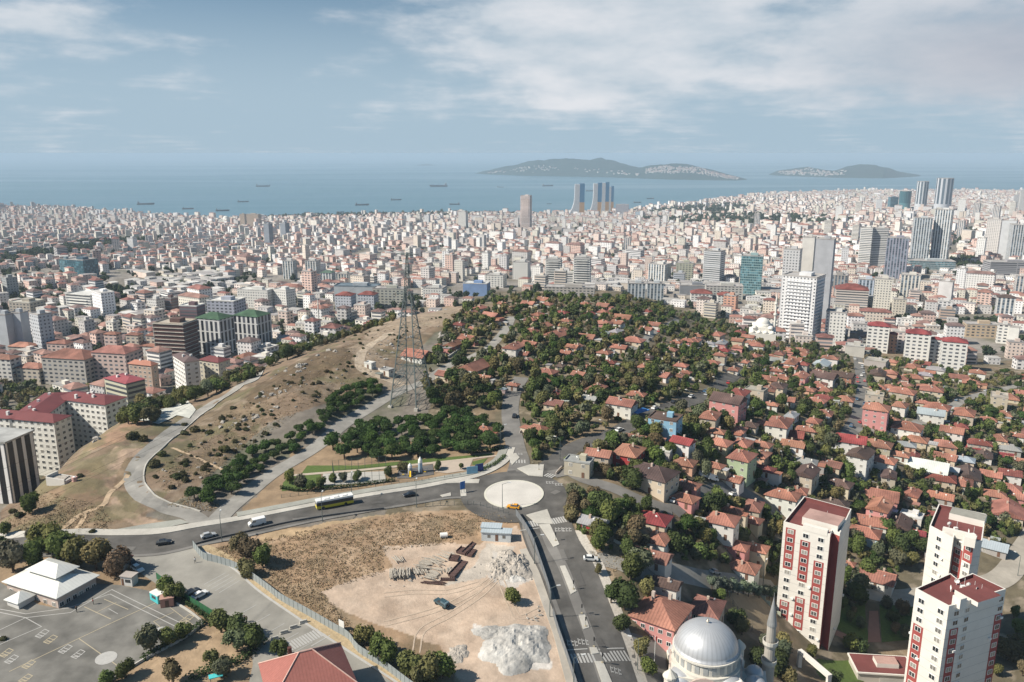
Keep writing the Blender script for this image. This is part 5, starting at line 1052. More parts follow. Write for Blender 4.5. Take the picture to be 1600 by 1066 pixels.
# white mosque and small mosque of the city
def citymosque(px, py, wpx, label, s=1.0, mn=None):
    x, y, z = G(px, py); mpp = depth(x, y, z)/F; w = wpx*mpp; root = E('mosque', (x, y, z), -.3, label, 'mosque'); OCC.append((x, y, w*.7)); ws = mat('white_stone', col=(.70, .68, .62), rough=.8, var=.04)
    b = MB(); b.box(0, 0, -6, w*.42, w, w*.9); b.box(0, 0, w*.42, w*.58, w*.72, w*.66); b.build('wall', ws, root)
    r = w*.27; b = MB(); b.lathe([(r*1.08, w*.58), (r*1.08, w*.68), (r, w*.68)]+[(r*math.cos(t), w*.68+r*.85*math.sin(t)) for t in np.linspace(0, 1.55, 8)], k=24); b.build('dome', ws, root, smooth=True)
    for i in range(4):
        a = math.pi/4+i*math.pi/2; b = MB(); q = w*.42; b.lathe([(r*.42*math.cos(t), w*.55+r*.42*math.sin(t)) for t in np.linspace(0, 1.55, 6)], c=(q*math.cos(a), q*math.sin(a)), k=12); b.build('small_dome', ws, root, smooth=True)
    for i in range(4): b = MB(); b.lathe([(r*.34*math.cos(t), w*.42+r*.34*math.sin(t)) for t in np.linspace(0, 1.55, 6)], c=(-w*.36+i*w*.24, -w*.55), k=12); b.build('small_dome', ws, root, smooth=True)
    b = MB(); b.box(0, -w*.55, -6, w*.40, w, w*.22); b.build('porch', ws, root)
    if mn:
        mx, mtop, mbase = mn; x, y, z = x+(mx-px)*mpp, y-1, z; H = ztop_at(mx, mtop, y)-z; m = E('minaret', (x, y, z), 0, 'white minaret beside the '+label.split(' with')[0], 'minaret'); r0 = w*.045
        b = MB(); b.lathe([(r0*1.5, -5), (r0*1.5, H*.2), (r0, H*.22), (r0, H*.5), (r0*1.7, H*.52), (r0*1.7, H*.55), (r0*.9, H*.55), (r0*.9, H*.72), (r0*1.5, H*.74), (r0*1.5, H*.765), (r0*.8, H*.765), (r0*.8, H*.84), (.05, H)], k=12); b.build('shaft', ws, m)
citymosque(1190, 532, 40, 'white domed mosque with small domes beside the massive high rise', mn=(1208, 455, 520))
citymosque(478, 510, 20, 'small mosque with pale green grey dome above the left tree belt', mn=(499, 464, 508))
citymosque(354, 352, 16, 'distant white mosque near the left shore', mn=(361, 336, 352))
# big wings of the white L shaped estate
def wing(front, left, right, zt, zb, label, col=(.60, .56, .47), rc=(.19, .055, .055), style=None, nm='apartment_block', rise=2.4, win=True, vents=4, roof='hip'):
    f, l, r = [np.array(at_z(a, b, zt)) for a, b in (front, left, right)]; e = r-f; w = np.linalg.norm(e); rot = math.atan2(e[1], e[0]); nn = np.array([-math.sin(rot), math.cos(rot)]); d = abs(np.dot(l-f, nn)); c = f+e/2+nn*d/2; H = zt-zb
    root = E(nm, (c[0], c[1], zb), rot, label, 'apartment block'); OCC.append((c[0], c[1], max(w, d)*.6))
    b = MB(); b.box(0, 0, -6, H, w-1, d-1); b.build('wall', style or plaster, root, color=col)
    b = MB()
    if roof == 'hip': b.hip(0, 0, H+.02, w-1, d-1, rise, ov=.6); ro = b.build('roof', mat('maroon_roof', rough=.7, var=.06, stripe=(.8, 0, .08), stain=.15), root, color=rc)
    else: b.box(0, 0, H+.01, H+.9, w, d); ro = b.build('roof', flatroof, root, color=rc)
    for k in range(vents): b = MB(); b.box((k+.5)/vents*w*.8-w*.4, random.uniform(-.2, .2)*d, H+.5, H+rise+.6, 1.3, 1.3); b.build('roof_vent', white, ro)
    if win:
        n = int(H/3.0)
        windows(root, w-1, d-1, n, z0=1.0, fh=3.0, faces=(0, 3, 1), skipdoor=False, me=TW)
    return root
wing((84,661), (-75,652), (113,649), -21, -48, 'white and cream block with maroon roof, front wing of the L shaped estate', col=(.84,.82,.75), vents=3)
wing((69,652), (50,628), (122,612), -20.7, -48, 'white and cream block with maroon roof, middle wing of the L shaped estate', col=(.78,.75,.67), vents=3)
wing((164,633), (119,610), (199,620), -20.3, -48, 'white and cream block with maroon roof, right wing of the L shaped estate', col=(.84,.82,.75), vents=5)
wing((8,694), (-90,680), (54,674), -20, -46, 'white block with black vertical window strips at the left border', col=(.74, .74, .73), rc=(.42, .42, .40), style=mat('black_strip_wall', rough=.8, var=.04, win=(5.2, 60., .64, .97, (.012, .012, .015))), roof='flat', win=False, vents=2)
wing((196,600), (155,592), (228,592), -22, -48, 'yellow banded block with red low roof and open balconies', col=(.52, .50, .38), rc=(.32, .08, .09), style=wbal, vents=2, win=False, rise=1.8)
wing((287,567), (246,558), (313,563), -22, -50, 'white six storey block with brown roof and dark line pattern', col=(.74, .72, .68), rc=(.13, .09, .085), vents=2)
wing((341,567), (316,560), (361,561), -28, -50, 'cream block with maroon roof right of the brown roofed white one', col=(.60, .55, .44), rc=(.17, .05, .05), vents=1)
wing((236,572), (218,562), (248,568), -30, -52, 'beige pink block with orange roof left of the brown roofed white one', col=(.50, .38, .30), rc=(.42, .18, .12), vents=1)
for i, (px, w, t, b_) in enumerate([(12,40,560,582), (55,46,574,592), (118,84,558,580), (184,66,550,572), (40,42,541,556), (98,38,536,556), (235,40,540,556), (20,30,584,600), (178,24,522,540), (212,24,523,540), (243,24,524,540)]):
    block(px, w, t, b_, rot=-12, style='wide', col=random.choice(((.52,.46,.38), (.58,.45,.40), (.60,.58,.54), (.45,.42,.38))), roof='hip', rcol=jit((.33, .16, .12), .15), phrase='low long block, orange roof', asp=.6, y0=560 if b_ > 565 else 640)
# ------------------------------------------------------------------ generic city
def cell_rot(x, y): return math.radians(-24+14*math.sin(x/520.+1)+10*math.sin(y/700.))
PAL_W = np.array([(.84,.82,.78), (.80,.76,.68), (.70,.62,.53), (.70,.58,.51), (.68,.67,.66), (.80,.71,.65), (.86,.85,.84), (.58,.56,.54), (.68,.50,.43), (.72,.69,.60)])
PAL_R = np.array([(.33,.17,.135), (.28,.13,.11), (.36,.21,.17), (.26,.16,.14), (.31,.19,.165), (.44,.42,.39), (.56,.54,.51), (.33,.31,.30), (.20,.14,.13)])
def city_field():
    B = []; y = 545.
    occ = np.array(OCC)
    while y < 6900:
        cs = 16.5+y*.0011+(1.5 if y > 1500 else 0); us = np.arange(-.98*y, .98*y, cs) if y < 3000 else np.arange(-.8*y, .8*y, cs)
        xx = us+R.uniform(-5.5, 5.5, len(us))+cs*.5*random.random(); yy = y+R.uniform(-6, 6, len(us))+25*np.sin(xx/170+y/90.)
        B.append(np.stack([xx, yy], 1)); y += cs*.98
    P = np.concatenate(B); z = harr(P[:, 0], P[:, 1]); u = P[:, 0]/P[:, 1]
    px, py = to_px(P[:, 0], P[:, 1], z); keep = (P[:, 1] < coastD(u)-30) & (z < -38)
    keep &= ~inpoly(px, py, [(560,1300),(560,900),(700,560),(740,455),(1000,455),(1160,520),(1300,552),(1600,578),(1700,584),(2300,600),(2300,1500)])
    n_big = fbm(P[:, 0]/150, P[:, 1]/200, 41); keep &= R.rand(len(P)) < np.clip(1.12-np.clip((n_big-.57)*7, 0, 1)*1.2, .1, .84)
    # roads: leave avenues open
    AV = [((-700, 560), (-420, 1500), 10), ((-200, 820), (900, 900), 16), ((-1200, 1500), (1700, 2100), 12), ((500, 1000), (1500, 2600), 10), ((-430, 760), (300, 3900), 9), ((-900, 1100), (-1500, 3200), 10), ((-600, 1000), (1200, 1250), 8), ((-1400, 2300), (2200, 2900), 14), ((100, 1100), (-300, 3600), 8), ((700, 1200), (2600, 3600), 10), ((-1800, 3200), (2500, 3700), 12), ((1000, 1100), (1400, 3600), 9), ((-100, 1000), (500, 4200), 8), ((-800, 850), (500, 1700), 7), ((200, 900), (1500, 1500), 8)]
    for (a, b_, w) in AV:
        a, b_ = np.array(a, float), np.array(b_, float); d = (b_-a)/np.linalg.norm(b_-a); r = P-a; keep &= ~((np.abs(r[:, 0]*d[1]-r[:, 1]*d[0]) < w+3) & ((r @ d) > 0) & ((r @ d) < np.linalg.norm(b_-a)))
    # green gaps, the coastal park, fields on the right
    keep &= ~((P[:, 1] > coastD(u)-200) & (u > -.37) & (u < .25) & (R.rand(len(P)) < .85))
    for poly in ([(620,455),(760,445),(760,470),(600,480)], [(1270,505),(1290,490),(1600,500),(1600,512),(1420,512),(1300,520)], [(0,408),(130,380),(250,372),(255,380),(140,392),(0,420)], [(160,455),(210,452),(212,470),(165,480)], [(1450,395),(1540,405),(1540,420),(1450,418)], [(1000,343),(1110,335),(1300,338),(1200,350),(1060,350)], [(1080,322),(1180,318),(1160,332),(1010,335)], [(1110,352),(1230,345),(1330,344),(1330,349),(1200,353),(1110,357)]):
        keep &= ~(inpoly(px, py, poly) & (R.rand(len(P)) < .85))
    P = P[keep]; ok = np.ones(len(P), bool)
    for x, y, r in occ:
        ok &= (P[:, 0]-x)**2+(P[:, 1]-y)**2 > (r+5)**2
    P = P[ok]; z = harr(P[:, 0], P[:, 1]); px, py = to_px(P[:, 0], P[:, 1], z)
    return P, z, px, py
P_, z_, px_, py_ = city_field(); NB = len(P_)
w_ = R.uniform(9.5, 15.5, NB); d_ = w_*R.uniform(.6, .95, NB); fl_ = R.choice([2, 3, 4, 5, 6], NB, p=[.28, .32, .24, .12, .04]).astype(float)
nb = fbm(P_[:, 0]/400, P_[:, 1]/400, 51); tall = (R.rand(NB) < .05*np.clip((nb-.4)*5, 0, 1)) & (P_[:, 1] > 950); fl_[tall] = R.randint(7, 12, tall.sum())
low = (inpoly(px_, py_, [(170,430),(330,420),(380,450),(300,480),(230,470),(150,455)]) | inpoly(px_, py_, [(900,440),(1230,440),(1230,480),(1000,480),(900,462)]) | inpoly(px_, py_, [(1400,400),(1600,420),(1600,450),(1450,440)]))
big = (R.rand(NB) < .022) & (P_[:, 1] > 800); w_[big] = R.uniform(20, 36, big.sum()); d_[big] = R.uniform(11, 17, big.sum()); fl_[big] = R.randint(4, 10, big.sum())
hv_ = fl_*3.0; hv_[low] = R.uniform(5, 9, low.sum()); w_[low] *= 1.25; d_[low] *= 1.2
wi = R.randint(0, len(PAL_W), NB); wc_ = PAL_W[wi]*R.uniform(.85, 1.1, (NB, 1)); 
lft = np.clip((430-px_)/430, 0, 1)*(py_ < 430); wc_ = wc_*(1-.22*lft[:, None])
ri = np.where(R.rand(NB) < .52, R.randint(0, 5, NB), R.randint(5, 9, NB)); ri[low] = R.randint(5, 8, low.sum()); ri[tall] = R.randint(5, 8, tall.sum()); rc_ = PAL_R[ri]*R.uniform(.85, 1.15, (NB, 1))
hip_ = (ri < 5) | (ri == 8)
rot_ = np.radians(-38+14*np.sin(P_[:, 0]/320.+1)+10*np.sin(P_[:, 1]/400.)+R.uniform(-9, 9, NB))
onscr = (px_ > -15) & (px_ < 1615); size = w_*hv_/P_[:, 1]**2*onscr; order = np.argsort(-size); ind = set(order[:230].tolist())
WN = ['white', 'cream', 'tan', 'dusky', 'grey', 'peach', 'bright white', 'dull grey', 'salmon', 'pale olive']; RNN = ['red', 'dark red', 'orange', 'brown red', 'reddish', 'pale flat', 'light flat', 'grey flat', 'dark brown']
for i in ind:
    x, y, z = P_[i, 0], P_[i, 1], z_[i]; H = hv_[i]; w, d = w_[i], d_[i]
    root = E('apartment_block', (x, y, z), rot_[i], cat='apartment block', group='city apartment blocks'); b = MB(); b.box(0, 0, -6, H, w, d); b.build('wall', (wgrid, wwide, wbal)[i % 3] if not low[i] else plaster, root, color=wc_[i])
    b = MB()
    if hip_[i]: b.hip(0, 0, H+.02, w, d, .2*d+.4, ov=.5); b.build('roof', tile, root, color=rc_[i])
    else:
        b.box(0, 0, H+.01, H+.5, w+.4, d+.4); b.build('roof', flatroof, root, color=rc_[i])
        if not low[i]: b = MB(); b.box(w*.1, 0, H+.5, H+2.8, w*.3, d*.35); b.build('stair_head', plaster, root, color=wc_[i]*.95)
    fln = int(round(H/3)); auto(root, f"{'low' if H < 10.5 else ('tall' if H > 26 else 'medium')} {WN[wi[i]]} block, {RNN[ri[i]]} roof", 'apartment', (x, y, z+H))
def city_rest(idx, name):
    x, y, z, w, d, H, r = P_[idx, 0], P_[idx, 1], z_[idx], w_[idx], d_[idx], hv_[idx], rot_[idx]; hp = hip_[idx]; n = len(idx)
    return boxes(name, x, y, z, w, d, H, r, hp, wc_[idx], rc_[idx])
def boxes(name, x, y, z, w, d, H, r, hp, wc, rc):
    n = len(x); V = np.zeros((n, 14, 3)); c, s = np.cos(r), np.sin(r)
    cor = [(-.5, -.5), (.5, -.5), (.5, .5), (-.5, .5)]
    def put(k, a, b, zz): V[:, k, 0] = x+c*a-s*b; V[:, k, 1] = y+s*a+c*b; V[:, k, 2] = zz
    for k, (a, b) in enumerate(cor):
        put(k, a*w, b*d, z-7); put(4+k, a*w, b*d, z+H); put(8+k, a*(w+.4), b*(d+.4), z+H+.02)
    rl = np.where(hp, (w-d*.9)/2, w*.49).clip(.3); rh = np.where(hp, .16*d+.2, .15)
    put(12, -rl, 0*rl, z+H+rh); put(13, rl, 0*rl, z+H+rh)
    F_ = []; base = (np.arange(n)*14)[:, None]
    quads = np.array([[0, 1, 5, 4], [1, 2, 6, 5], [2, 3, 7, 6], [3, 0, 4, 7], [8, 9, 13, 12], [9, 10, 13, 13], [10, 11, 12, 13], [11, 8, 12, 12]])
    # triangles as their own mesh faces
    q4 = quads[[0, 1, 2, 3, 4, 6]]; t3 = np.array([[9, 10, 13], [11, 8, 12]])
    me = bpy.data.meshes.new(name); me.vertices.add(n*14); me.vertices.foreach_set('co', V.reshape(-1).astype(np.float32))
    a = (base[:, :, None]+q4[None]).reshape(-1); b = (base[:, :, None]+t3[None]).reshape(-1)
    me.loops.add(len(a)+len(b)); me.loops.foreach_set('vertex_index', np.concatenate([a, b]).astype(np.int32)); me.polygons.add(n*8)
    tot = np.concatenate([np.full(n*6, 4), np.full(n*2, 3)]).astype(np.int32); st = np.concatenate([[0], np.cumsum(tot)[:-1]]).astype(np.int32)
    me.polygons.foreach_set('loop_start', st); me.polygons.foreach_set('loop_total', tot); me.materials.append(cwall); me.materials.append(croof)
    me.polygons.foreach_set('material_index', np.concatenate([np.tile([0, 0, 0, 0, 1, 1], n), np.ones(n*2, int)]).astype(np.int32)); me.polygons.foreach_set('use_smooth', np.zeros(n*8, bool)); me.update(calc_edges=True)
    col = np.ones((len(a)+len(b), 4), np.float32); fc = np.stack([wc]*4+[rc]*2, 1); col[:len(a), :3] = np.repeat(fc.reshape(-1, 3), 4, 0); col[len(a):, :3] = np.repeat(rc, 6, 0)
    at = me.color_attributes.new('Col', 'FLOAT_COLOR', 'CORNER'); at.data.foreach_set('color', col.ravel())
    uv = np.zeros((n, 6, 4, 2)); 
    for k in range(4):
        L = w if k % 2 == 0 else d; uv[:, k, 1, 0] = L; uv[:, k, 2, 0] = L; uv[:, k, 0, 1] = -7; uv[:, k, 1, 1] = -7; uv[:, k, 2, 1] = H; uv[:, k, 3, 1] = H
    u = me.uv_layers.new(name='UVMap'); u.data.foreach_set('uv', np.concatenate([uv.ravel(), np.zeros(n*12)]).astype(np.float32))
    o = link(name, me); tag(o, kind='stuff'); return o
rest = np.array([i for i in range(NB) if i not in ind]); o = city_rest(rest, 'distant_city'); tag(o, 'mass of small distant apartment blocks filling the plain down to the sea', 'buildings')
ib = np.array(isl_b); n = len(ib); o = boxes('island_houses', ib[:, 0], ib[:, 1], ib[:, 2], ib[:, 3], ib[:, 4], ib[:, 5], ib[:, 6], np.ones(n, bool), np.tile([[.6, .58, .54]], (n, 1))*R.uniform(.8, 1.1, (n, 1)), np.tile([[.40, .22, .17]], (n, 1))); tag(o, 'tiny pale houses scattered on the island slopes', 'houses')
# ------------------------------------------------------------------ trees
def crown_pts(n, rx, rz, lobes, rs):
    """leaf-sized faces spread through several lobes"""
    V = []; ctr = []
    for i in range(lobes):
        t = rs.uniform(0, 6.28); rr = rs.uniform(.0, .62)*rx; ctr.append((rr*math.cos(t), rr*math.sin(t), rs.uniform(-.35, .45)*rz, rs.uniform(.42, .62)))
    per = n//lobes; pts = []
    for cx, cy, cz, s in ctr:
        d = rs.normal(size=(per, 3)); d /= np.linalg.norm(d, axis=1)[:, None]; r = rs.uniform(.72, 1.08, per)[:, None]; p = d*r*np.array([rx*s, rx*s, rz*s*1.1])+np.array([cx, cy, cz]); pts.append(p)
    return np.concatenate(pts), ctr
def leaf_faces(P, size, rs, ctr0=(0, 0, 0)):
    n = len(P); out = P-np.array(ctr0); out = out/np.maximum(np.linalg.norm(out, axis=1), .1)[:, None]; nrm = out+rs.normal(size=(n, 3))*.55; nrm /= np.linalg.norm(nrm, axis=1)[:, None]
    a = np.cross(nrm, rs.normal(size=(n, 3))); a /= np.linalg.norm(a, axis=1)[:, None]; b = np.cross(nrm, a); s = size*rs.uniform(.6, 1.3, n)[:, None]
    return np.stack([P-a*s-b*s*.7, P+a*s*1.1-b*s*.4, P+a*s*.6+b*s, P-a*s*.7+b*s*.8], 1)
def crown_mesh(name, n, rx, rz, lobes, size, seed, flat=False, col=None):
    rs = np.random.RandomState(seed); P, ctr = crown_pts(n, rx, rz, lobes, rs)
    if flat: P[:, 2] = np.where(P[:, 2] < -.35*rz, -.35*rz+rs.uniform(-.1, .1, len(P))*rz, P[:, 2])
    Q = leaf_faces(P, size, rs); V = Q.reshape(-1, 3)
    # solid inner clumps keep the crown opaque
    ic = []; fi = []; base = len(V)
    for cx, cy, cz, s in ctr:
        k0 = len(ic)
        for j, el in enumerate((-60, -20, 20, 60)):
            for i in range(7):
                t = i/7*6.283+j; rr = s*.80*(1+rs.uniform(-.15, .15)); zz = cz+rz*rr*math.sin(math.radians(el)); zz = max(zz, -.35*rz) if flat else zz; ic.append((cx+rx*rr*math.cos(t)*math.cos(math.radians(el)), cy+rx*rr*math.sin(t)*math.cos(math.radians(el)), zz))
        for j in range(3):
            for i in range(7): fi.append([base+k0+j*7+i, base+k0+j*7+(i+1) % 7, base+k0+(j+1)*7+(i+1) % 7, base+k0+(j+1)*7+i])
        ic.append((cx, cy, cz+rz*s*.85)); a = base+len(ic)-1
        for i in range(7): fi.append([base+k0+21+i, base+k0+21+(i+1) % 7, a, a])
    F4 = np.arange(len(Q)*4).reshape(-1, 4); allV = np.concatenate([V, np.array(ic)]); quads = [f for f in fi if f[2] != f[3]]
    return allV, np.concatenate([F4, np.array(quads)])
TP = {}
def proto(kind):
    arr = []
    for s in range(4):
        if kind == 'broad': V, f = crown_mesh('c', 1300, 1.0, .95, 8, .085, 100+s)
        elif kind == 'pine': V, f = crown_mesh('c', 1300, 1.0, .62, 6, .075, 200+s, flat=True)
        elif kind == 'column': V, f = crown_mesh('c', 800, .55, 1.7, 6, .085, 300+s)
        elif kind == 'shrub': V, f = crown_mesh('c', 420, 1.0, .6, 5, .12, 400+s, flat=True)
        me = np_mesh('crown', V, f, [leaf]); TP[kind, s] = me
    return
for k in ('broad', 'pine', 'column', 'shrub'): proto(k)
def trunk_mesh():
    b = MB(); b.tube((0, 0, -1), (.05, 0, 1.0), .30, .16, 6)
    for i in range(5): t = i*1.26; b.tube((.04, 0, .62+.05*i), (.6*math.cos(t), .6*math.sin(t), 1.35), .09, .03, 4)
    o = b.build('trunk', bark); me = o.data; bpy.data.objects.remove(o); return me
TRK = trunk_mesh()
GREENS = {'broad': [(.115, .145, .042), (.085, .112, .036), (.155, .160, .055), (.20, .18, .075), (.12, .155, .045), (.070, .095, .034), (.16, .13, .07), (.14, .15, .09)], 'pine': [(.060, .105, .026), (.052, .094, .024), (.070, .112, .030)], 'column': [(.085, .105, .034), (.13, .135, .055), (.065, .085, .03)], 'shrub': [(.085, .088, .034), (.065, .075, .028), (.10, .092, .045)]}
TN = {'broad': 'broadleaf_tree', 'pine': 'pine_tree', 'column': 'slender_tree', 'shrub': 'shrub'}
def ctone(c):
    g = c[1]/max(c[0], .001); b = c[0]+c[1]
    return 'dark green' if b < .18 else ('olive green' if g < 1.12 else ('mid green' if b < .27 else 'light green'))
def tree(x, y, r, kind='broad', hgt=None, col=None, label=None, phrase=None, fam='tree'):
    z = h(x, y); hgt = hgt or r*(random.uniform(1.3, 1.6) if kind == 'pine' else random.uniform(1.7, 2.2)); c = col or random.choice(GREENS[kind]); c = jit(c, .22)
    nm = TN[kind]; me = TP[kind, random.randrange(4)]; sz = hgt-(r*.9 if kind == 'broad' else (r*.6 if kind == 'pine' else (r*1.7 if kind == 'column' else r*.45)))
    grp = {'broad': 'broadleaf trees of the village and roadsides', 'pine': 'round topped pines of the grove', 'column': 'slender upright trees', 'shrub': 'shrubs on the dry slope'}[kind]
    if kind == 'shrub':
        o = link(nm, me, None, (x, y, z+.3*r), c, random.uniform(0, 6.28)); o.scale = (r, r*random.uniform(.7, 1), r*random.uniform(.8, 1.2)); tag(o, label, 'shrub', grp)
    else:
        o = E(nm, (x, y, z), random.uniform(0, 6.28), label, 'tree', grp); t = link('trunk', TRK, o); t.scale = (r*.28+.3, r*.28+.3, max(.8, sz*.8))
        c_ = link('crown', me, o, (0, 0, max(sz, r*.5)), c); c_.scale = (r, r*random.uniform(.88, 1.1), r*random.uniform(.9, 1.15))
    if not label: auto(o, phrase or f"{'small' if r < 2.0 else ('large' if r > 3.6 else 'medium')} {ctone(c)} {'shrub' if kind == 'shrub' else 'broadleaf tree' if kind == 'broad' else 'round pine' if kind == 'pine' else 'slender tree'}", kind, (x, y, z+hgt*.6))
    return o
VILL = [(680,640),(655,600),(690,520),(740,470),(800,462),(905,462),(1000,470),(1080,492),(1160,512),(1230,528),(1300,545),(1340,556),(1600,590),(1760,600),(1760,840),(1600,880),(1560,860),(1440,860),(1360,930),(1330,960),(1200,905),(1130,915),(1060,915),(1010,935),(1000,905),(960,890),(940,860),(900,830),(890,770),(960,790),(985,790),(940,755),(880,745),(870,735),(905,720),(880,700),(820,725),(815,700),(800,640)]
PGRV = [(510,690),(560,655),(640,650),(720,640),(760,655),(790,665),(760,700),(700,700),(640,708),(560,706),(515,705)]
def sample(poly, n):
    xs = [p[0] for p in poly]; ys = [p[1] for p in poly]; out = []
    while len(out) < n:
        a = R.uniform(min(xs), max(xs), n*2); b = R.uniform(min(ys), max(ys), n*2); k = inpoly(a, b, poly); out += list(zip(a[k], b[k]))
    return out[:n]
occA = np.array(OCC+ROADPTS)
# more houses wherever the village still has room
VH = [(1080,520),(1160,520),(1290,548),(1600,585),(1730,600),(1730,830),(1600,880),(1560,880),(1330,870),(1200,870),(1120,870),(1120,650),(1100,560)]
cnt = 0; hs = [(o[0], o[1], o[2]) for o in OCC]
for (a, b_) in sample(VH, 1300):
    x, y, z = G(a, b_, 3); wpx = 22+(b_-540)*.065; mpp = depth(x, y, z)/F; rr = wpx*mpp*.45
    A_2 = np.array(hs+ROADPTS)
    if ((A_2[:, 0]-x)**2+(A_2[:, 1]-y)**2 < (A_2[:, 2]+rr+2.2)**2).any(): continue
    house(a, b_, wpx*random.uniform(.85, 1.15), random.choice((1, 1, 1, 2)), random.choice(('hip', 'hip', 'gable')), random.choice(('o', 'o', 'o', 'o', 'rb', 'b', 'r', 'g')))
    hs.append((x, y, rr+2)); cnt += 1
    if cnt > 125: break
for (a, b_) in sample([(690,500),(745,475),(905,470),(1000,480),(1080,505),(1090,600),(1000,640),(880,620),(820,600),(700,590)], 500):
    x, y, z = G(a, b_, 3); mpp = depth(x, y, z)/F; rr = 9*mpp
    A_2 = np.array(hs+ROADPTS)
    if ((A_2[:, 0]-x)**2+(A_2[:, 1]-y)**2 < (A_2[:, 2]+rr+5)**2).any(): continue
    house(a, b_, random.uniform(16, 22), 1, random.choice(('hip', 'gable')), random.choice(('o', 'o', 'o', 'b', 'r', 'g'))); hs.append((x, y, rr+4)); cnt += 1
    if cnt > 132: break
print('houses', cnt+NH)
occA = np.array(OCC+ROADPTS)
cand = []
placed = []
def room(x, y, r, lst, k=.75):
    if ((occA[:, 0]-x)**2+(occA[:, 1]-y)**2 < (occA[:, 2]+r*.55)**2).any(): return False
    if lst:
        L = np.array(lst); return not ((L[:, 0]-x)**2+(L[:, 1]-y)**2 < ((L[:, 2]+r)*k)**2).any()
    return True
GRID = {}; frA = np.array(FRONT)
def room2(x, y, r, k, fr=False):
    if fr and ((frA[:, 0]-x)**2+(frA[:, 1]-y)**2 < (frA[:, 2]+r*.5)**2).any(): return False
    gx, gy = int(x//8), int(y//8)
    for i in (-1, 0, 1):
        for j in (-1, 0, 1):
            for (a, b, c) in GRID.get((gx+i, gy+j), ()):
                if (a-x)**2+(b-y)**2 < ((c+r)*k)**2: return False
    if ((occA[:, 0]-x)**2+(occA[:, 1]-y)**2 < (occA[:, 2]+r*.15)**2).any(): return False
    GRID.setdefault((gx, gy), []).append((x, y, r)); return True
vt = []
for (a, b_) in sample(VILL, 18000):
    x, y, z = G(a, b_); r = random.choice((1.2, 1.5, 1.9, 2.3, 2.7, 3.1, 3.9))
    if fbm(np.array(x/16.), np.array(y/16.), 77) < .40 and random.random() < .7: continue
    if room2(x, y, r, .50 if a < 1130 else .58, a > 1000): vt.append((x, y, r, 'column' if random.random() < .07 else ('pine' if random.random() < .12 else 'broad')))
print('village trees', len(vt))
# belts of trees on the left and behind
belt = []
for poly, n, k in (([(200,690),(215,640),(300,625),(330,600),(420,570),(480,545),(560,515),(620,497),(600,490),(520,500),(470,520),(420,545),(330,585),(290,625),(215,640)], 700, .55), ([(270,625),(330,612),(410,582),(400,565),(330,585),(280,600)], 300, .5), ([(150,610),(250,640),(240,660),(140,650)], 200, .5), ([(0,600),(130,590),(200,575),(230,600),(120,612),(0,625)], 260, .55)):
    for (a, b_) in sample(poly, n):
        x, y, z = G(a, b_, 2); r = random.choice((2.4, 3.0, 3.6, 4.2))
        if room2(x, y, r, k): belt.append((x, y, r, 'broad'))
cr = [(a, b_) for a, b_, z in crest if 150 < a < 610]
for _ in range(520):
    a = random.uniform(205, 610); b_ = np.interp(a, [c[0] for c in cr], [c[1] for c in cr]); x, y = at_z(a, b_, -2); k = random.uniform(1.015, 1.15 if a > 380 else 1.2); x *= k; y *= k; r = random.choice((2.6, 3.2, 3.8, 4.6))
    if 330 < a < 365 and k < 1.06: continue
    if room2(x, y, r, .55): belt.append((x, y, r, 'broad'))
for _ in range(700):
    y = random.uniform(400, 560); a = random.uniform(-20, 235); u = (a-800)/F/(cP+.0*sP); x = u*y*1.0; r = random.choice((2.6, 3.2, 3.8, 4.4))
    if room2(x, y, r, .6): belt.append((x, y, r, 'broad'))
print('belt', len(belt))
pn = []
for (a, b_) in sample(PGRV, 900):
    x, y, z = G(a, b_, 3); r = random.uniform(3.0, 4.2)
    if room2(x, y, r, .74): pn.append((x, y, r, 'pine'))
for poly, n, k in (([(300,770),(330,745),(420,690),(500,650),(560,612),(590,612),(600,630),(540,655),(500,675),(455,710),(415,740),(385,775),(345,785)], 520, .74), ([(500,640),(535,605),(590,595),(600,620),(560,645),(500,670)], 300, .66)):
    for (a, b_) in sample(poly, n):
        x, y, z = G(a, b_, 2); r = random.uniform(2.2, 3.6)
        if room2(x, y, r, k): pn.append((x, y, r, 'pine'))
print('pines', len(pn))
def scr(t): return t[2]/t[1]
vb = sorted([t for t in vt+belt if t[3] == 'broad'], key=lambda t: -scr(t)); vo = [t for t in vt if t[3] != 'broad']
px_only = [t for t in vo if t[3] == 'pine']; cl = [t for t in vo if t[3] == 'column']
pn = sorted(pn+px_only, key=lambda t: -scr(t))
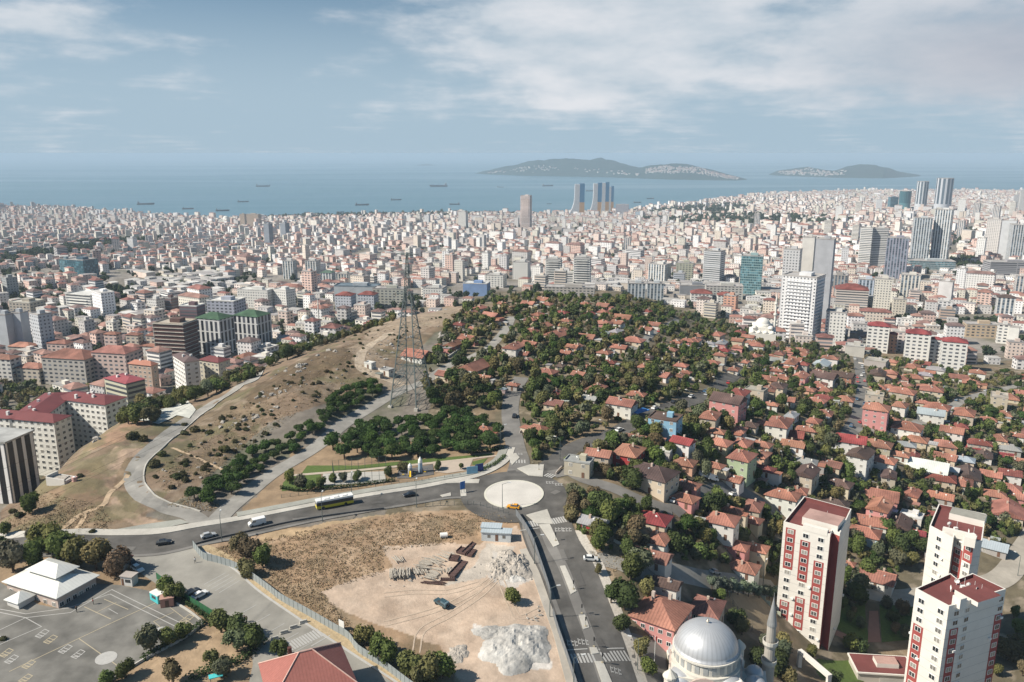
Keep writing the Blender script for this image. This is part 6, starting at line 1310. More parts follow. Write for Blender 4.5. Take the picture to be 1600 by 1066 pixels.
hand = [(45,796,4.0),(52,838,2.2),(10,828,2.2),(75,858,5),(95,872,5.5),(118,880,5),(150,882,5),(52,878,4.5),(20,885,5),(5,868,4),(185,888,4.5),(258,922,3),(272,932,3),(235,1010,3.6),(262,1002,3),(285,990,2.6),(195,1050,2.4),(168,1062,2.2),(345,980,3.6),(368,990,4),(398,1005,3.6),(370,1010,3),(330,1030,2),(345,1050,3),(270,1060,3),(437,1020,2.4),(375,858,3.4),(392,872,4),(410,880,3.6),(385,892,3),
 (570,1000,3),(592,1015,3),(600,1030,3.6),(640,1048,4),(668,1055,4.5),(690,1050,4),(655,1060,3),(800,934,2.8),(895,775,3.4),(898,790,3.6),(893,808,3.6),(940,800,4),(955,815,4.5),(985,900,4.5),(1000,885,4),(975,945,4.2),(955,935,3),(970,975,3),(992,895,4),(1010,925,3.6),(935,890,1.6),(1000,1018,3),(1012,1045,3),(1340,925,5),(1335,940,5),(1355,895,4),(1320,905,4),(1330,1010,3.5),(1318,945,2.5),(1330,965,2.2),(1345,975,2.5),(1395,965,2.6),(1410,955,3),(1400,985,2.4),(1415,990,2.6),(1385,945,2.8),(1590,985,3.4),(1585,960,2.6),(1598,1050,3),(1560,1050,2.4),(1345,1015,3),(1300,1066,3),(1220,1030,4),(1215,1050,4),(1225,1010,3.5),(1575,1025,5),(1595,1015,4),(1230,1062,3.5),(1270,1020,2.5),(1195,1010,3.5),(1185,1030,3.5),(1125,935,3),(1150,970,3.2),(1160,985,3),(1385,835,4),(1395,850,4),(1410,862,4.5),(1425,850,4),(1440,862,4),(1400,880,4),(1370,870,4),(1425,880,4),(520,748,2.0),(537,748,2.0),(558,745,2.2),(606,738,2.4),(684,728,1.8),(720,728,1.4),(452,750,3),(470,755,3),(500,755,2.4),(485,762,2.4),(630,733,2.6)]
hd = []
for (a, b_, r) in hand:
    x, y, z = G(a, b_, 1.5); hd.append((x, y, r)); tree(x, y, r*.92, 'broad')
for (x, y, r, k) in vb[:300-len(hand)]: tree(x, y, r, 'broad')
restT = vb[300-len(hand):]
for (x, y, r, k) in pn[:270]: tree(x, y, r, 'pine')
restP = pn[270:]
for (x, y, r, k) in cl[:120]: tree(x, y, r*.9, 'column')
# hedge row of pale conifers beside the lane, and cypresses
for i in range(13): x, y, z = G(1112+i*8.2, 921+i*1.2+(3 if i % 2 else 0)); tree(x, y, 1.9, 'broad', 4.6, (.16, .20, .14), phrase='pale grey green conifer')
x, y, z = G(1509, 790); tree(x, y, 3, 'column', 12, (.045, .06, .02), label='tall lone cypress among the houses at the right')
x, y, z = G(1178, 492); tree(x, y, 3, 'column', 10, (.02, .035, .015), label='dark cypress left of the white mosque blocks')
# shrubs on the dry slope
SL = [(235,745),(330,660),(440,590),(560,520),(730,482),(740,498),(650,520),(600,560),(560,600),(470,640),(420,680),(340,735),(260,770)]
sh = [(253,712,2.2),(243,729,2.9),(212,684,3.6),(222,690,3.2),(205,686,3.2),(267,746,1.0),(290,722,1.5),(323,728,1.6),(318,734,2.2),(275,748,2.6),(283,746,2),(292,752,2),(345,655,2),(358,652,1.4),(289,665,1.5),(289,679,1.8),(304,674,2.2),(318,674,1.2),(352,706,3.2),(550,575,1.4),(20,800,2.4),(30,808,2.2),(45,782,3),(8,775,2.4),(56,762,1.4),(127,745,1.8),(5,1000,1.),(145,832,1.4),(72,832,2)]
for a, b_, r in sh: x, y, z = G(a, b_); tree(x, y, r, 'shrub')
for (a, b_) in sample(SL, 150): x, y, z = G(a, b_); tree(x, y, random.choice((.7, .9, 1.2, 1.6)), 'shrub')
# everything further off in one mesh: trees between the houses of the city
def mass(name, items, n_leaf, label, pal):
    rs = np.random.RandomState(5); Vs = []; Fs = []; Cs = []; o = 0; pro = [crown_mesh('m', n_leaf, 1., .85, 4, .17, 900+k) for k in range(4)]
    for (x, y, r) in items:
        V, f = pro[rs.randint(4)]; a = rs.uniform(0, 6.28); c, s = math.cos(a), math.sin(a); z = h(x, y)+r*.8
        W2 = np.stack([x+r*(V[:, 0]*c-V[:, 1]*s), y+r*(V[:, 0]*s+V[:, 1]*c), z+r*V[:, 2]*rs.uniform(.9, 1.4)], 1); Vs.append(W2); Fs.append(f+o); o += len(V); cc = np.array(pal[rs.randint(len(pal))])*rs.uniform(.8, 1.2); Cs.append(np.tile(cc, (len(V), 1)))
    ob = link(name, np_mesh(name, np.concatenate(Vs), np.concatenate(Fs), [leafs], col=np.concatenate(Cs))); tag(ob, label, 'trees', kind='stuff')
mass('distant_trees', [(x, y, r) for x, y, r, k in restT], 120, 'mass of green trees filling the gaps between the further village houses', GREENS['broad'])
if restP: mass('distant_pines', [(x, y, r) for x, y, r, k in restP], 100, 'mass of dark pines further off in the village', GREENS['pine'])
ct = []
for _ in range(2600):
    y = math.exp(R.uniform(math.log(640), math.log(5500))); u = R.uniform(-.7, .7); x = u*y
    if y < coastD(u)-20 and h(x, y) < -36: ct.append((x, y, R.uniform(2.5, 5)+y*.0007))
for poly, n, r in (([(620,470),(760,455),(760,462),(620,478)], 60, 3.5), ([(1270,520),(1300,495),(1420,500),(1600,505),(1600,515),(1400,516)], 240, 4), ([(0,405),(130,380),(250,372),(255,378),(140,391),(0,418)], 420, 6), ([(160,455),(210,452),(212,470),(165,480)], 60, 4), ([(380,342),(480,337),(700,333),(860,335),(700,339),(480,343)], 500, 9), ([(1080,322),(1180,318),(1160,332),(1010,335),(960,334)], 300, 9), ([(1000,343),(1110,335),(1300,338),(1200,350),(1060,350)], 260, 8), ([(1450,395),(1540,405),(1540,420),(1450,418)], 90, 5), ([(1110,352),(1230,345),(1330,344),(1330,349),(1200,353)], 120, 7), ([(0,430),(60,440),(120,470),(60,480),(0,470)], 80, 4), ([(330,420),(410,430),(400,450),(330,445)], 50, 4), ([(1480,355),(1540,360),(1530,395),(1490,385)], 60, 6)):
    for (a, b_) in sample(poly, n): x, y, z = G(a, b_); ct.append((x, y, r*random.uniform(.7, 1.3)))
occB = np.array(OCC); ct = [t for t in ct if not ((occB[:, 0]-t[0])**2+(occB[:, 1]-t[1])**2 < (occB[:, 2]-1)**2).any()]
mass('city_trees', ct, 70, 'dark green trees scattered through the distant city', [(.045, .065, .03), (.055, .075, .03), (.035, .055, .028)])
# boulders and rock outcrops
def rock_mesh(seed):
    rs = np.random.RandomState(seed); b = MB(); k = 8; vs = []
    for j, el in enumerate((-30, 5, 40, 75)):
        for i in range(k): t = i/k*6.283; rr = 1+rs.uniform(-.28, .28); vs.append((rr*math.cos(t)*math.cos(math.radians(el)), rr*math.sin(t)*math.cos(math.radians(el))*.7, rr*.7*math.sin(math.radians(el))))
    b.add(vs, [[j*k+i, j*k+(i+1) % k, (j+1)*k+(i+1) % k, (j+1)*k+i] for j in range(3) for i in range(k)]+[[3*k+i for i in range(k)]]); o = b.build('boulder', rockm); me = o.data; bpy.data.objects.remove(o); return me
RK = [rock_mesh(s) for s in range(5)]
rk = []
for (x0, y0, x1, y1, n, s) in ((430,590,500,560,26,1.6), (470,600,405,620,18,1.2), (600,560,640,520,14,1.2), (690,530,745,495,34,2.0), (700,520,735,515,12,1.6), (345,665,440,640,26,1.2), (400,620,440,610,10,1.), (735,560,760,545,6,1.), (500,560,530,545,10,1.2), (590,548,610,540,8,1.5), (110,700,150,690,12,1.5), (0,765,60,740,14,1.4), (60,730,110,722,10,1.)):
    for i in range(int(n*.6)): t = random.random(); rk.append((x0+(x1-x0)*t+random.uniform(-9, 9), y0+(y1-y0)*t+random.uniform(-6, 6), s*random.uniform(.4, 1.3)))
for (a, b_) in sample(SL, 70): rk.append((a, b_, random.uniform(.3, .8)))
for a, b_, s in rk[:280]:
    x, y, z = G(a, b_); o = link('boulder', random.choice(RK), None, (x, y, z+.1*s), None, random.uniform(0, 6.28)); o.scale = (s, s*random.uniform(.7, 1.1), s*random.uniform(.6, 1)); tag(o, None, 'rock', 'pale boulders on the dry slope'); auto(o, f"{'large' if s > 1.5 else ('small' if s < .7 else 'medium')} pale boulder", 'rock', (x, y, z))
# dry grass tufts on the slope and lot
def tufts():
    rs = np.random.RandomState(8); P = []
    for poly, n in (([(320,860),(430,838),(640,802),(780,800),(800,815),(700,850),(600,860),(600,895),(500,925),(560,985),(640,1020),(720,1060),(640,1066),(560,1010),(440,925),(370,885)], 4200), (SL, 2600), ([(0,820),(60,765),(160,790),(180,830),(60,838)], 900), ([(300,770),(345,790),(330,800),(260,790)], 200), ([(890,770),(985,795),(1000,830),(960,900),(930,870)], 500)):
        for a, b_ in sample(poly, n):
            x, y, z = G(a, b_); P.append((x, y, z))
    P = np.array(P); n = len(P); per = 5; Q = np.repeat(P, per, 0)+np.concatenate([rs.uniform(-.5, .5, (n*per, 2)), rs.uniform(0, .15, (n*per, 1))], 1); 
    F4 = leaf_faces(Q, .13, rs, ctr0=(0, 0, -1e4)); F4[:, 2:, 2] += rs.uniform(.03, .22, (len(Q), 1))
    c = np.array([(.29, .20, .12), (.34, .25, .15), (.24, .17, .10), (.20, .16, .09), (.37, .28, .17)])[rs.randint(0, 5, n)]; c = np.repeat(c, per*4, 0)
    o = link('dry_grass', np_mesh('dry_grass', F4.reshape(-1, 3), np.arange(len(F4)*4).reshape(-1, 4), [mat('dry_grass', src='attr', rough=.95, var=.2)], col=c)); tag(o, 'dry yellow grass tufts on the slope and the building lot', 'grass', kind='stuff')
tufts()
# ------------------------------------------------------------------ pylon
def pylon():
    feet = [np.array(at_z(a, b, 3.0)) for a, b in ((619.5,636), (659,640), (666,622), (627.5,617))]
    c = sum(feet)/4; e = feet[1]-feet[0]; rot = math.atan2(e[1], e[0]); s = (np.linalg.norm(feet[1]-feet[0])+np.linalg.norm(feet[2]-feet[3]))/4; q = (np.linalg.norm(feet[3]-feet[0])+np.linalg.norm(feet[2]-feet[1]))/4
    z = 3.0; H = ztop_at(636, 396, c[1])-z; Hw = ztop_at(640, 458, c[1])-z
    root = E('power_pylon', (c[0], c[1], z), rot, 'tall steel lattice power pylon standing astride the dirt lane on four concrete feet', 'power pylon')
    def leg(i, t):   # corner position at height fraction t of the waist
        sx, sy = ((-1, -1), (1, -1), (1, 1), (-1, 1))[i]; k = 1-t; return Vector((sx*(1.6+(s-1.6)*k), sy*(.7+(q-.7)*k), Hw*t))
    b = MB(); n = 16
    for i in range(4): b.tube(leg(i, 0), leg(i, 1), .30, .24, 4)
    b.build('legs', steel, root); b = MB()
    for (i, j) in ((0, 3), (1, 2)):
        for k in range(n):
            t0, t1 = k/n, (k+1)/n; b.tube(leg(i, t0), leg(j, t1), .13, k=3); b.tube(leg(j, t0), leg(i, t1), .13, k=3); b.tube(leg(i, t1), leg(j, t1), .11, k=3)
    for (i, j) in ((0, 1), (3, 2)):
        a, d = leg(i, .30), leg(j, .30); b.tube(a, d, .15, k=3); a2, d2 = leg(i, .38), leg(j, .38); b.tube(a2, d2, .15, k=3); m = (a+d)/2
        b.tube(leg(i, .14), m, .15, k=3); b.tube(leg(j, .14), m, .15, k=3)
        for t in np.linspace(0, 1, 7)[:-1]: p = a.lerp(d, t); p2 = a2.lerp(d2, t+1/6); b.tube(p, p2, .10, k=3); b.tube(a2.lerp(d2, t), a.lerp(d, t+1/6), .10, k=3)
        for t in (.55, .72, .86, 1.0): b.tube(leg(i, t), leg(j, t), .08, k=3)
        b.tube(leg(i, .86), leg(j, 1), .06, k=3); b.tube(leg(j, .86), leg(i, 1), .06, k=3)
    b.build('bracing', steel, root); b = MB()
    def mc(i, t): sx, sy = ((-1, -1), (1, -1), (1, 1), (-1, 1))[i]; r = .7*(1-t)+.3; return Vector((sx*r-.6*(1-t), sy*r, Hw+(H-Hw)*t))
    for i in range(4): b.tube(mc(i, 0), mc(i, 1), .18, .15, 4)
    for k in range(10):
        for i in range(4): b.tube(mc(i, k/10), mc((i+1) % 4, (k+1)/10), .10, k=3)
    b.build('mast', steel, root)
    for zf, L in ((1.0, 5.2), (.0, 6.0), (.55, 4.6)):
        zz = Hw+(H-Hw)*zf; b = MB()
        for sg in (-1, 1):
            for dz in (0, 1.0): b.tube((0, .35, zz-dz), (sg*L, 0, zz-.2), .14, k=3); b.tube((0, -.35, zz-dz), (sg*L, 0, zz-.2), .14, k=3)
            for t in (.3, .55, .8): b.tube((sg*L*t, 0, zz-.1), (sg*L*(t-.15), 0, zz-1.0*(1-t)), .05, k=3)
        ar = b.build('cross_arm', steel, root)
        for sg in (-1, 1): b = MB(); b.tube((sg*L, 0, zz-.2), (sg*L, 0, zz-1.8), .12, k=5); b.build('insulator', mat('insulator', col=(.15, .10, .08)), ar)
    for i in range(4): p = leg(i, 0); b = MB(); b.box(p.x, p.y, -2, .45, 1.7, 1.7); b.build('foot', paleconc, root)
    LM.append(('the power pylon', 641, 560))
    cr, sr = math.cos(rot), math.sin(rot)
    for zf, L in ((1.0, 5.2), (.0, 6.0), (.55, 4.6)):
        for sg in (-1, 1):
            zz = z+Hw+(H-Hw)*zf-1.8; x0 = c[0]+cr*sg*L; y0 = c[1]+sr*sg*L; x1, y1, z1 = -150+sg*L, 60, 40+zf*8; b = MB(); N = 40; prev = None
            for i in range(N+1): t = i/N; p = Vector((x0+(x1-x0)*t, y0+(y1-y0)*t, zz+(z1-zz)*t-14*4*t*(1-t))); (b.tube(prev, p, .025, k=3) if prev else None); prev = p
            tag(b.build('power_line', rubber), ('left' if sg < 0 else 'right')+{1.0: ' top', .0: ' lowest', .55: ' middle'}[zf]+' power line running from the pylon over the school yard', 'power line', 'power lines of the pylon')
pylon()
# ------------------------------------------------------------------ vehicles
def car_proto(kind, colr):
    L, Wd, Ht = {'car': (4.3, 1.75, 1.45), 'van': (5.2, 1.95, 2.2), 'pickup': (4.6, 1.8, 1.8)}[kind]; root = E({'car': 'parked_car', 'van': 'van', 'pickup': 'off_road_car'}[kind], (0, 0, 0), 0, cat='car' if kind != 'van' else 'van'); b = MB(); w = Wd/2
    if kind == 'van': prof = [(-L/2, .35), (-L/2, 2.0), (-L/2+.2, Ht), (L/2-1.3, Ht), (L/2-.7, 1.25), (L/2-.05, 1.0), (L/2, .35)]
    elif kind == 'pickup': prof = [(-L/2, .5), (-L/2, 1.05), (L/2-.05, 1.0), (L/2, .5)]
    else: prof = [(-L/2, .32), (-L/2, .78), (-L/2+.15, .92), (L/2-1.0, .90), (L/2-.1, .68), (L/2, .32)]
    k = len(prof); vs = [(x, -w, z) for x, z in prof]+[(x, w, z) for x, z in prof]; b.add(vs, [[i, (i+1) % k, (i+1) % k+k, i+k][::-1] for i in range(k)]+[list(range(k)), list(range(k, 2*k))[::-1]]); b.build('body', paint, root, color=colr)
    if kind != 'van':
        z0 = .9 if kind == 'car' else 1.02; lo = [(-L/2+.35, z0), (-L/2+.85, Ht-.03), (L/2-1.9, Ht-.03), (L/2-1.15, z0)]; b = MB(); wi_ = w-.06; wt = w-.25
        vs = [(x, -(wi_ if j in (0, 3) else wt), z) for j, (x, z) in enumerate(lo)]+[(x, (wi_ if j in (0, 3) else wt), z) for j, (x, z) in enumerate(lo)]; b.add(vs, [[0, 3, 2, 1], [4, 5, 6, 7], [0, 1, 5, 4], [2, 3, 7, 6]]); b.build('windows', glass, root)
        b = MB(); b.box(( -L/2+.85+L/2-1.9)/2, 0, Ht-.04, Ht+.02, (L/2-1.9)-(-L/2+.85), 2*wt); b.build('roof', paint, root, color=colr)
    else:
        b = MB(); b.add([(L/2-1.28, -w+.12, Ht-.06), (L/2-.72, -w+.08, 1.3), (L/2-.72, w-.08, 1.3), (L/2-1.28, w-.12, Ht-.06)], [[0, 1, 2, 3]]); 
        for v in b.v[:]: pass
        b.v = [(x+.04, y, z+.02) for x, y, z in b.v]
        for sy in (-1, 1): b.add([(L/2-1.4, sy*(w+.01), 1.35), (L/2-.85, sy*(w+.01), 1.35), (L/2-1.35, sy*(w+.01), 1.95), (L/2-2.2, sy*(w+.01), 1.95), (L/2-2.2, sy*(w+.01), 1.35)], [[0, 1, 2, 3, 4]])
        b.build('windows', glass, root)
    for sx in (-1, 1):
        for sy in (-1, 1): b = MB(); b.tube((sx*L*.31, sy*(w-.18), .33), (sx*L*.31, sy*(w+.02), .33), .33, k=10); b.build('wheel', rubber, root)
        b = MB(); b.box(L/2-.02, sx*(w-.3), .55, .72, .08, .35); b.build('headlight', mat('lamp_glass', col=(.7, .7, .65), rough=.2), root)
    return root
def gz(x, y, rot, L=4.0):
    c, s = math.cos(rot), math.sin(rot); return (h(x+c*L/2, y+s*L/2)+h(x-c*L/2, y-s*L/2))/2, math.atan2(h(x+c*L/2, y+s*L/2)-h(x-c*L/2, y-s*L/2), L)
def put(o, a, b_, head_px, label, off=.22, grp='cars on the roads and parking places'):
    x, y, z = G(a, b_); x2, y2, z2 = G(*head_px); rot = math.atan2(y2-y, x2-x); z, p = gz(x, y, rot); o.location = (x, y, z+off); o.rotation_euler = (0, -p, rot); o['label'] = label; o['group'] = grp
    for q in ('car', 'van'): pass
    return o
WHT, BLK, SLV, BLU, RED = (.75, .75, .73), (.02, .022, .028), (.42, .43, .44), (.06, .13, .22), (.45, .04, .04)
CARS = [('car', WHT, (118,850), (100,850), 'white car on the main road near the left edge of the picture'), ('car', BLK, (257,851), (290,846), 'black car driving on the main road left of the parking entrance'), ('car', SLV, (326,840), (360,832), 'silver car at the lane junction on the main road'), ('van', WHT, (402,821), (380,826), 'white van on the main road behind the yellow bus'), ('car', BLK, (640,776), (600,782), 'black car on the main road approaching the roundabout'), ('car', WHT, (923,876), (950,878), 'white car turning into the side lane right of the dual road'),
 ('car', WHT, (215,892), (225,898), 'white car parked beside the school gate kiosk'), ('car', BLK, (301,929), (314,922), 'black car in the lot beside the green fence, left of the white one'), ('car', WHT, (313,933), (326,926), 'white car in the lot beside the green fence'), ('van', WHT, (1101,746), (1113,749), 'white van parked below the green house, left of the two'), ('van', WHT, (1112,751), (1124,754), 'white van parked below the green house, right of the two'), ('car', WHT, (1192,741), (1196,732), 'white car parked right of the green house'),
 ('car', WHT, (1146,776), (1158,778), 'white car on the village lane below the white gabled house'), ('van', WHT, (1303,708), (1316,711), 'white van parked in front of the crimson roofed house'), ('car', SLV, (1312,720), (1322,722), 'grey car parked in the forecourt of the crimson roofed house'), ('car', RED, (1346,662), (1356,662), 'red car at the foot of the tall salmon house'), ('car', BLU, (1330,667), (1334,660), 'blue car on the village lane by the tall salmon house'), ('car', WHT, (1346,588), (1350,580), 'white car on the upper part of the straight village lane'), ('car', SLV, (1347,576), (1350,568), 'grey car at the top of the straight village lane'),
 ('car', BLK, (1388,917), (1400,918), 'black car parked in the lane right of the low orange roof'), ('car', (.10, .10, .09), (1366,920), (1378,921), 'dark olive car parked left of the black one by the low orange roof'), ('car', WHT, (968,674), (976,671), 'white car parked on the street near the awning'), ('car', BLK, (804,652), (806,645), 'black car on the road going up from the roundabout'), ('car', SLV, (1104,618), (1112,614), 'grey car parked along the shady street'), ('van', WHT, (90,592), (76,596), 'white minibus on the road left behind the maroon roofed estate'),
 ('car', SLV, (250,648), (258,645), 'silver car parked below the tree belt on the left'), ('car', BLK, (207,883), (214,888), 'dark car under the trees beside the school gate kiosk'), ('car', BLK, (1000,545), (1004,541), 'dark car on the hillside village lane'), ('car', WHT, (960,553), (965,551), 'white car on the hillside village lane')]
PR = {}
LANES = [(E_, 2.2), (I_, 2.4), (G_, 3.2), (H_, 2.4), (F_, 2.8)]
EXTRA = []
for kind, colr, p, q, lab in CARS:
    k = (kind, colr)
    if k not in PR: PR[k] = car_proto(kind, colr); o = PR[k]
    else: o = copytree(PR[k])
    put(o, *p, q, lab)
rs_ = random.Random(9); PC = [(WHT, 'white'), (SLV, 'silver'), (BLK, 'black'), (RED, 'red'), (BLU, 'dark blue'), ((.30, .29, .26), 'grey beige')]
def auto_car(x, y, rot, where):
    c, nm = rs_.choice(PC); k = ('car', c)
    if k not in PR: PR[k] = car_proto('car', c); o = PR[k]
    else: o = copytree(PR[k])
    z, p = gz(x, y, rot); o.location = (x, y, z+.2); o.rotation_euler = (0, -p, rot); o['group'] = 'cars on the roads and parking places'; auto(o, f'small {nm} car parked {where}', 'car', (x, y, z+1))
for px_list in ([(1335,540),(1342,570),(1346,610),(1342,645)], [(1380,675),(1420,690),(1450,700)], [(1480,640),(1520,620),(1600,600)], [(1050,800),(1100,770),(1150,765),(1200,790)], [(1000,655),(1030,642),(1075,628),(1115,612),(1140,590)], [(960,550),(1000,540),(1020,520),(1045,508)], [(1060,896),(1110,907),(1150,912)], [(1330,918),(1410,935)], [(1345,735),(1395,742)]):
    L_ = wl(px_list, 3.0); n_ = len(L_)
    for i in range(2, n_-2, 3):
        if rs_.random() < .32:
            t = L_[i+1]-L_[i-1]; t = t/np.linalg.norm(t); s_ = rs_.choice((-1, 1)); auto_car(L_[i][0]-t[1]*2.2*s_, L_[i][1]+t[0]*2.2*s_, math.atan2(t[1], t[0]), 'on the lane')
for (a, b_), (c, d_) in (((352,905),(366,898)), ((372,919),(386,912)), ((430,955),(444,948))): x, y, z = G(a, b_); x2, y2, z2 = G(c, d_); auto_car(x, y, math.atan2(y2-y, x2-x), 'in the lot') if False else None
# garden walls and sheds between the village houses
for hx, hy, w, d, r, hz_ in HOUSES[::2]:
    if hy > 620: continue
    s_ = rs_.choice((-1, 1)); L_ = rs_.uniform(5, 11); a = r+rs_.choice((0, math.pi/2)); cx = hx+math.cos(r)*s_*(w/2+3); cy = hy-1+math.sin(r)*s_*(w/2+3); b = MB(); n_ = 6; z0 = h(cx, cy)
    for i in range(n_): t = (i+.5)/n_*L_-L_/2; X, Y = math.cos(a)*t, math.sin(a)*t; zz = h(cx+X, cy+Y)-z0; b.box(X, Y, zz-.5, zz+1.1, L_/n_+.02, .25, a)
    o = b.build('garden_wall', plaster, loc=(cx, cy, z0), color=jit((.55, .51, .45), .2)); tag(o, None, 'wall', 'low garden walls of the village'); auto(o, 'low pale garden wall', 'gwall', (cx, cy, z0+1))
for hx, hy, w, d, r, hz_ in HOUSES[1::3]:
    if hy > 560: continue
    a = rs_.uniform(0, 6.28); cx = hx+math.cos(a)*(w/2+3.5); cy = hy+math.sin(a)*(w/2+3.5)
    if any((cx-p[0])**2+(cy-p[1])**2 < (p[2]+1.5)**2 for p in OCC if abs(p[0]-hx) > .01): continue
    z0 = h(cx, cy); root = E('garden_shed', (cx, cy, z0), r, cat='shed', group='small sheds in the village yards'); b = MB(); b.box(0, 0, -.8, 2.0, 3.2, 2.4); b.build('wall', plaster, root, color=jit((.42, .38, .33), .25)); b = MB(); b.box(0, 0, 2.01, 2.12, 3.8, 3.0); b.build('roof', sheetmetal, root, color=jit(rs_.choice(((.5, .5, .47), (.33, .30, .28), (.38, .2, .15), (.42, .47, .5))), .2)); auto(root, 'small flat roofed garden shed', 'shed', (cx, cy, z0+2))
taxi = car_proto('car', (.80, .36, .02)); taxi.name = 'taxi'; put(taxi, 802, 795, (785, 793), 'yellow orange taxi driving round the roundabout'); taxi['category'] = 'taxi'
b = MB(); b.box(-.1, 0, 1.47, 1.62, .25, .6); b.build('taxi_sign', white, taxi)
jeep = car_proto('pickup', (.045, .085, .10)); put(jeep, 690, 946, (680, 940), 'dark blue off road car with open tailgate on the bare lot', off=.05); b = MB(); b.tube((-2.42, 0, .95), (-2.62, 0, .95), .34, k=12); b.build('spare_wheel', rubber, jeep)
b = MB(); b.box(-1.2, 0, 1.06, 1.75, 1.9, 1.55); b.build('canopy', mat('canopy', col=(.10, .16, .19), rough=.6), jeep)
def bus():
    root = E('bus', (0, 0, 0), 0, cat='bus'); L, w = 12, 1.25; yl = (.62, .50, .03)
    b = MB(); b.box(0, 0, .35, 1.25, L, 2*w); b.build('body', paint, root, color=yl); b = MB(); b.box(0, 0, 1.251, 2.45, L-.1, 2*w-.04); b.build('windows', glass, root); b = MB(); b.box(0, 0, 2.451, 3.05, L, 2*w); b.build('roof', paint, root, color=(.75, .75, .72))
    for i in range(7): x = -L/2+.9+i*1.7; b = MB(); [b.box(x, s*(w-.005), 1.25, 2.45, .14, .05) for s in (-1, 1)]; b.build('window_post', rubber, root)
    for x in (-3.3, -.5, 2.6): b = MB(); b.box(x, 0, 3.051, 3.3, 1.7, 1.6); b.build('roof_unit', white, root)
    for x in (-3.4, 3.9):
        for s in (-1, 1): b = MB(); b.tube((x, s*(w-.25), .5), (x, s*(w+.02), .5), .5, k=12); b.build('wheel', rubber, root)
    for s in (-1, 1): b = MB(); b.box(L/2+.02, s*.9, .6, .8, .06, .35); b.build('headlight', mat('lamp_glass'), root)
    put(root, 523, 791, (480, 799), 'long city bus, yellow below and white above with dark windows, on the main road', grp='buses'); return root
bus()
# ------------------------------------------------------------------ street lamps, poles, signs
def lamp_proto():
    root = E('street_lamp', (0, 0, 0), 0, cat='street lamp', group='street lamps along the roads'); b = MB(); b.tube((0, 0, -.5), (0, 0, 8.6), .13, .07, 6); b.build('pole', steel, root)
    b = MB(); b.tube((0, 0, 8.55), (1.9, 0, 9.2), .07, .05, 5); b.build('arm', steel, root); b = MB(); b.box(2.3, 0, 9.12, 9.3, 1.0, .4); b.build('lamp_head', mat('lamp_shell', col=(.6, .6, .58), rough=.5), root); return root
lp = lamp_proto(); first = True
LP = [(875,720,2.6,'street lamp at the corner of the flat grey corner house'),(945,692,2.6,'street lamp beside the shady street above the red walled house'),(1077,640,2.4,'street lamp behind the pale blue block'),(1120,617,2.6,'street lamp at the bend of the shady street'),(1157,610,2.5,'street lamp behind the salmon pink three storey house'),(550,782,1.6,'street lamp behind the yellow bus on the embankment'),(651,793,1.6,'street lamp at the kerb below the black car'),(504,815,1.6,'street lamp at the kerb in front of the yellow bus'),(785,795,0,'street lamp inside the round gravel island'),(835,882,.2,'street lamp on the left kerb of the dual road, topmost'),(859,965,.2,'street lamp on the left kerb of the dual road, second down'),(896,1078,.2,'street lamp on the left kerb of the dual road, lowest'),(996,1047,2.8,'street lamp by the pavement left of the large mosque'),(1192,917,1,'street lamp beside the pale conifer hedge'),(347,847,1.8,'street lamp at the lane junction with the main road'),(782,700,.5,'street lamp by the road at the right end of the park'),(1220,740,1.5,'street lamp beside the grey brown roofed house'),(1396,668,1.5,'street lamp left of the white orange roofed house'),(1590,900,2,'lamp post beside the pale lane at the right border'),(554,480,1,'lamp post on the left slope below the small mosque'),(433,560,1,'lamp post at the top of the curving lane'),(494,540,1,'lamp post in the tree belt above the dry slope')]
for a, b_, r, lab in LP:
    o = lp if first else copytree(lp); first = False; x, y, z = G(a, b_); o.location = (x, y, z); o.rotation_euler = (0, 0, r); o['label'] = lab
def simple(name, label, cat, at, parts, rot=0, off=0, dz=0, group=None):
    x, y, z = G(*at, dz) if dz else G(*at); root = E(name, (x, y, z+off), math.radians(rot), label, cat, group)
    for nm, m, fn, *c in parts: b = MB(); fn(b); b.build(nm, m, root, color=c[0] if c else None)
    return root
blue = mat('sign_blue', col=(.04, .16, .45), rough=.5); 
simple('direction_sign', 'blue direction sign on two posts on the small island left of the roundabout', 'road sign', (723,771), [('posts', steel, lambda b: (b.tube((-.6, 0, 0), (-.6, 0, 2.4), .06), b.tube((.6, 0, 0), (.6, 0, 2.4), .06))), ('panel', blue, lambda b: b.box(0, 0, 1.6, 4.3, 2.0, .08))], 40)
simple('billboard', 'pale blue panel at the park corner, left one of two', 'billboard', (738,742), [('panel', mat('pale_blue', col=(.22, .42, .55)), lambda b: b.box(0, 0, .4, 3.2, 4.0, .15)), ('posts', steel, lambda b: (b.tube((-1.6, .15, 0), (-1.6, .15, 3), .07), b.tube((1.6, .15, 0), (1.6, .15, 3), .07)))], 15)
simple('billboard', 'navy blue and red panel at the park corner, right one of two', 'billboard', (749,738), [('panel', mat('navy', col=(.04, .06, .22)), lambda b: b.box(0, 0, .4, 3.2, 3.2, .15)), ('posts', steel, lambda b: (b.tube((-1.2, .15, 0), (-1.2, .15, 3), .07), b.tube((1.2, .15, 0), (1.2, .15, 3), .07)))], 30)
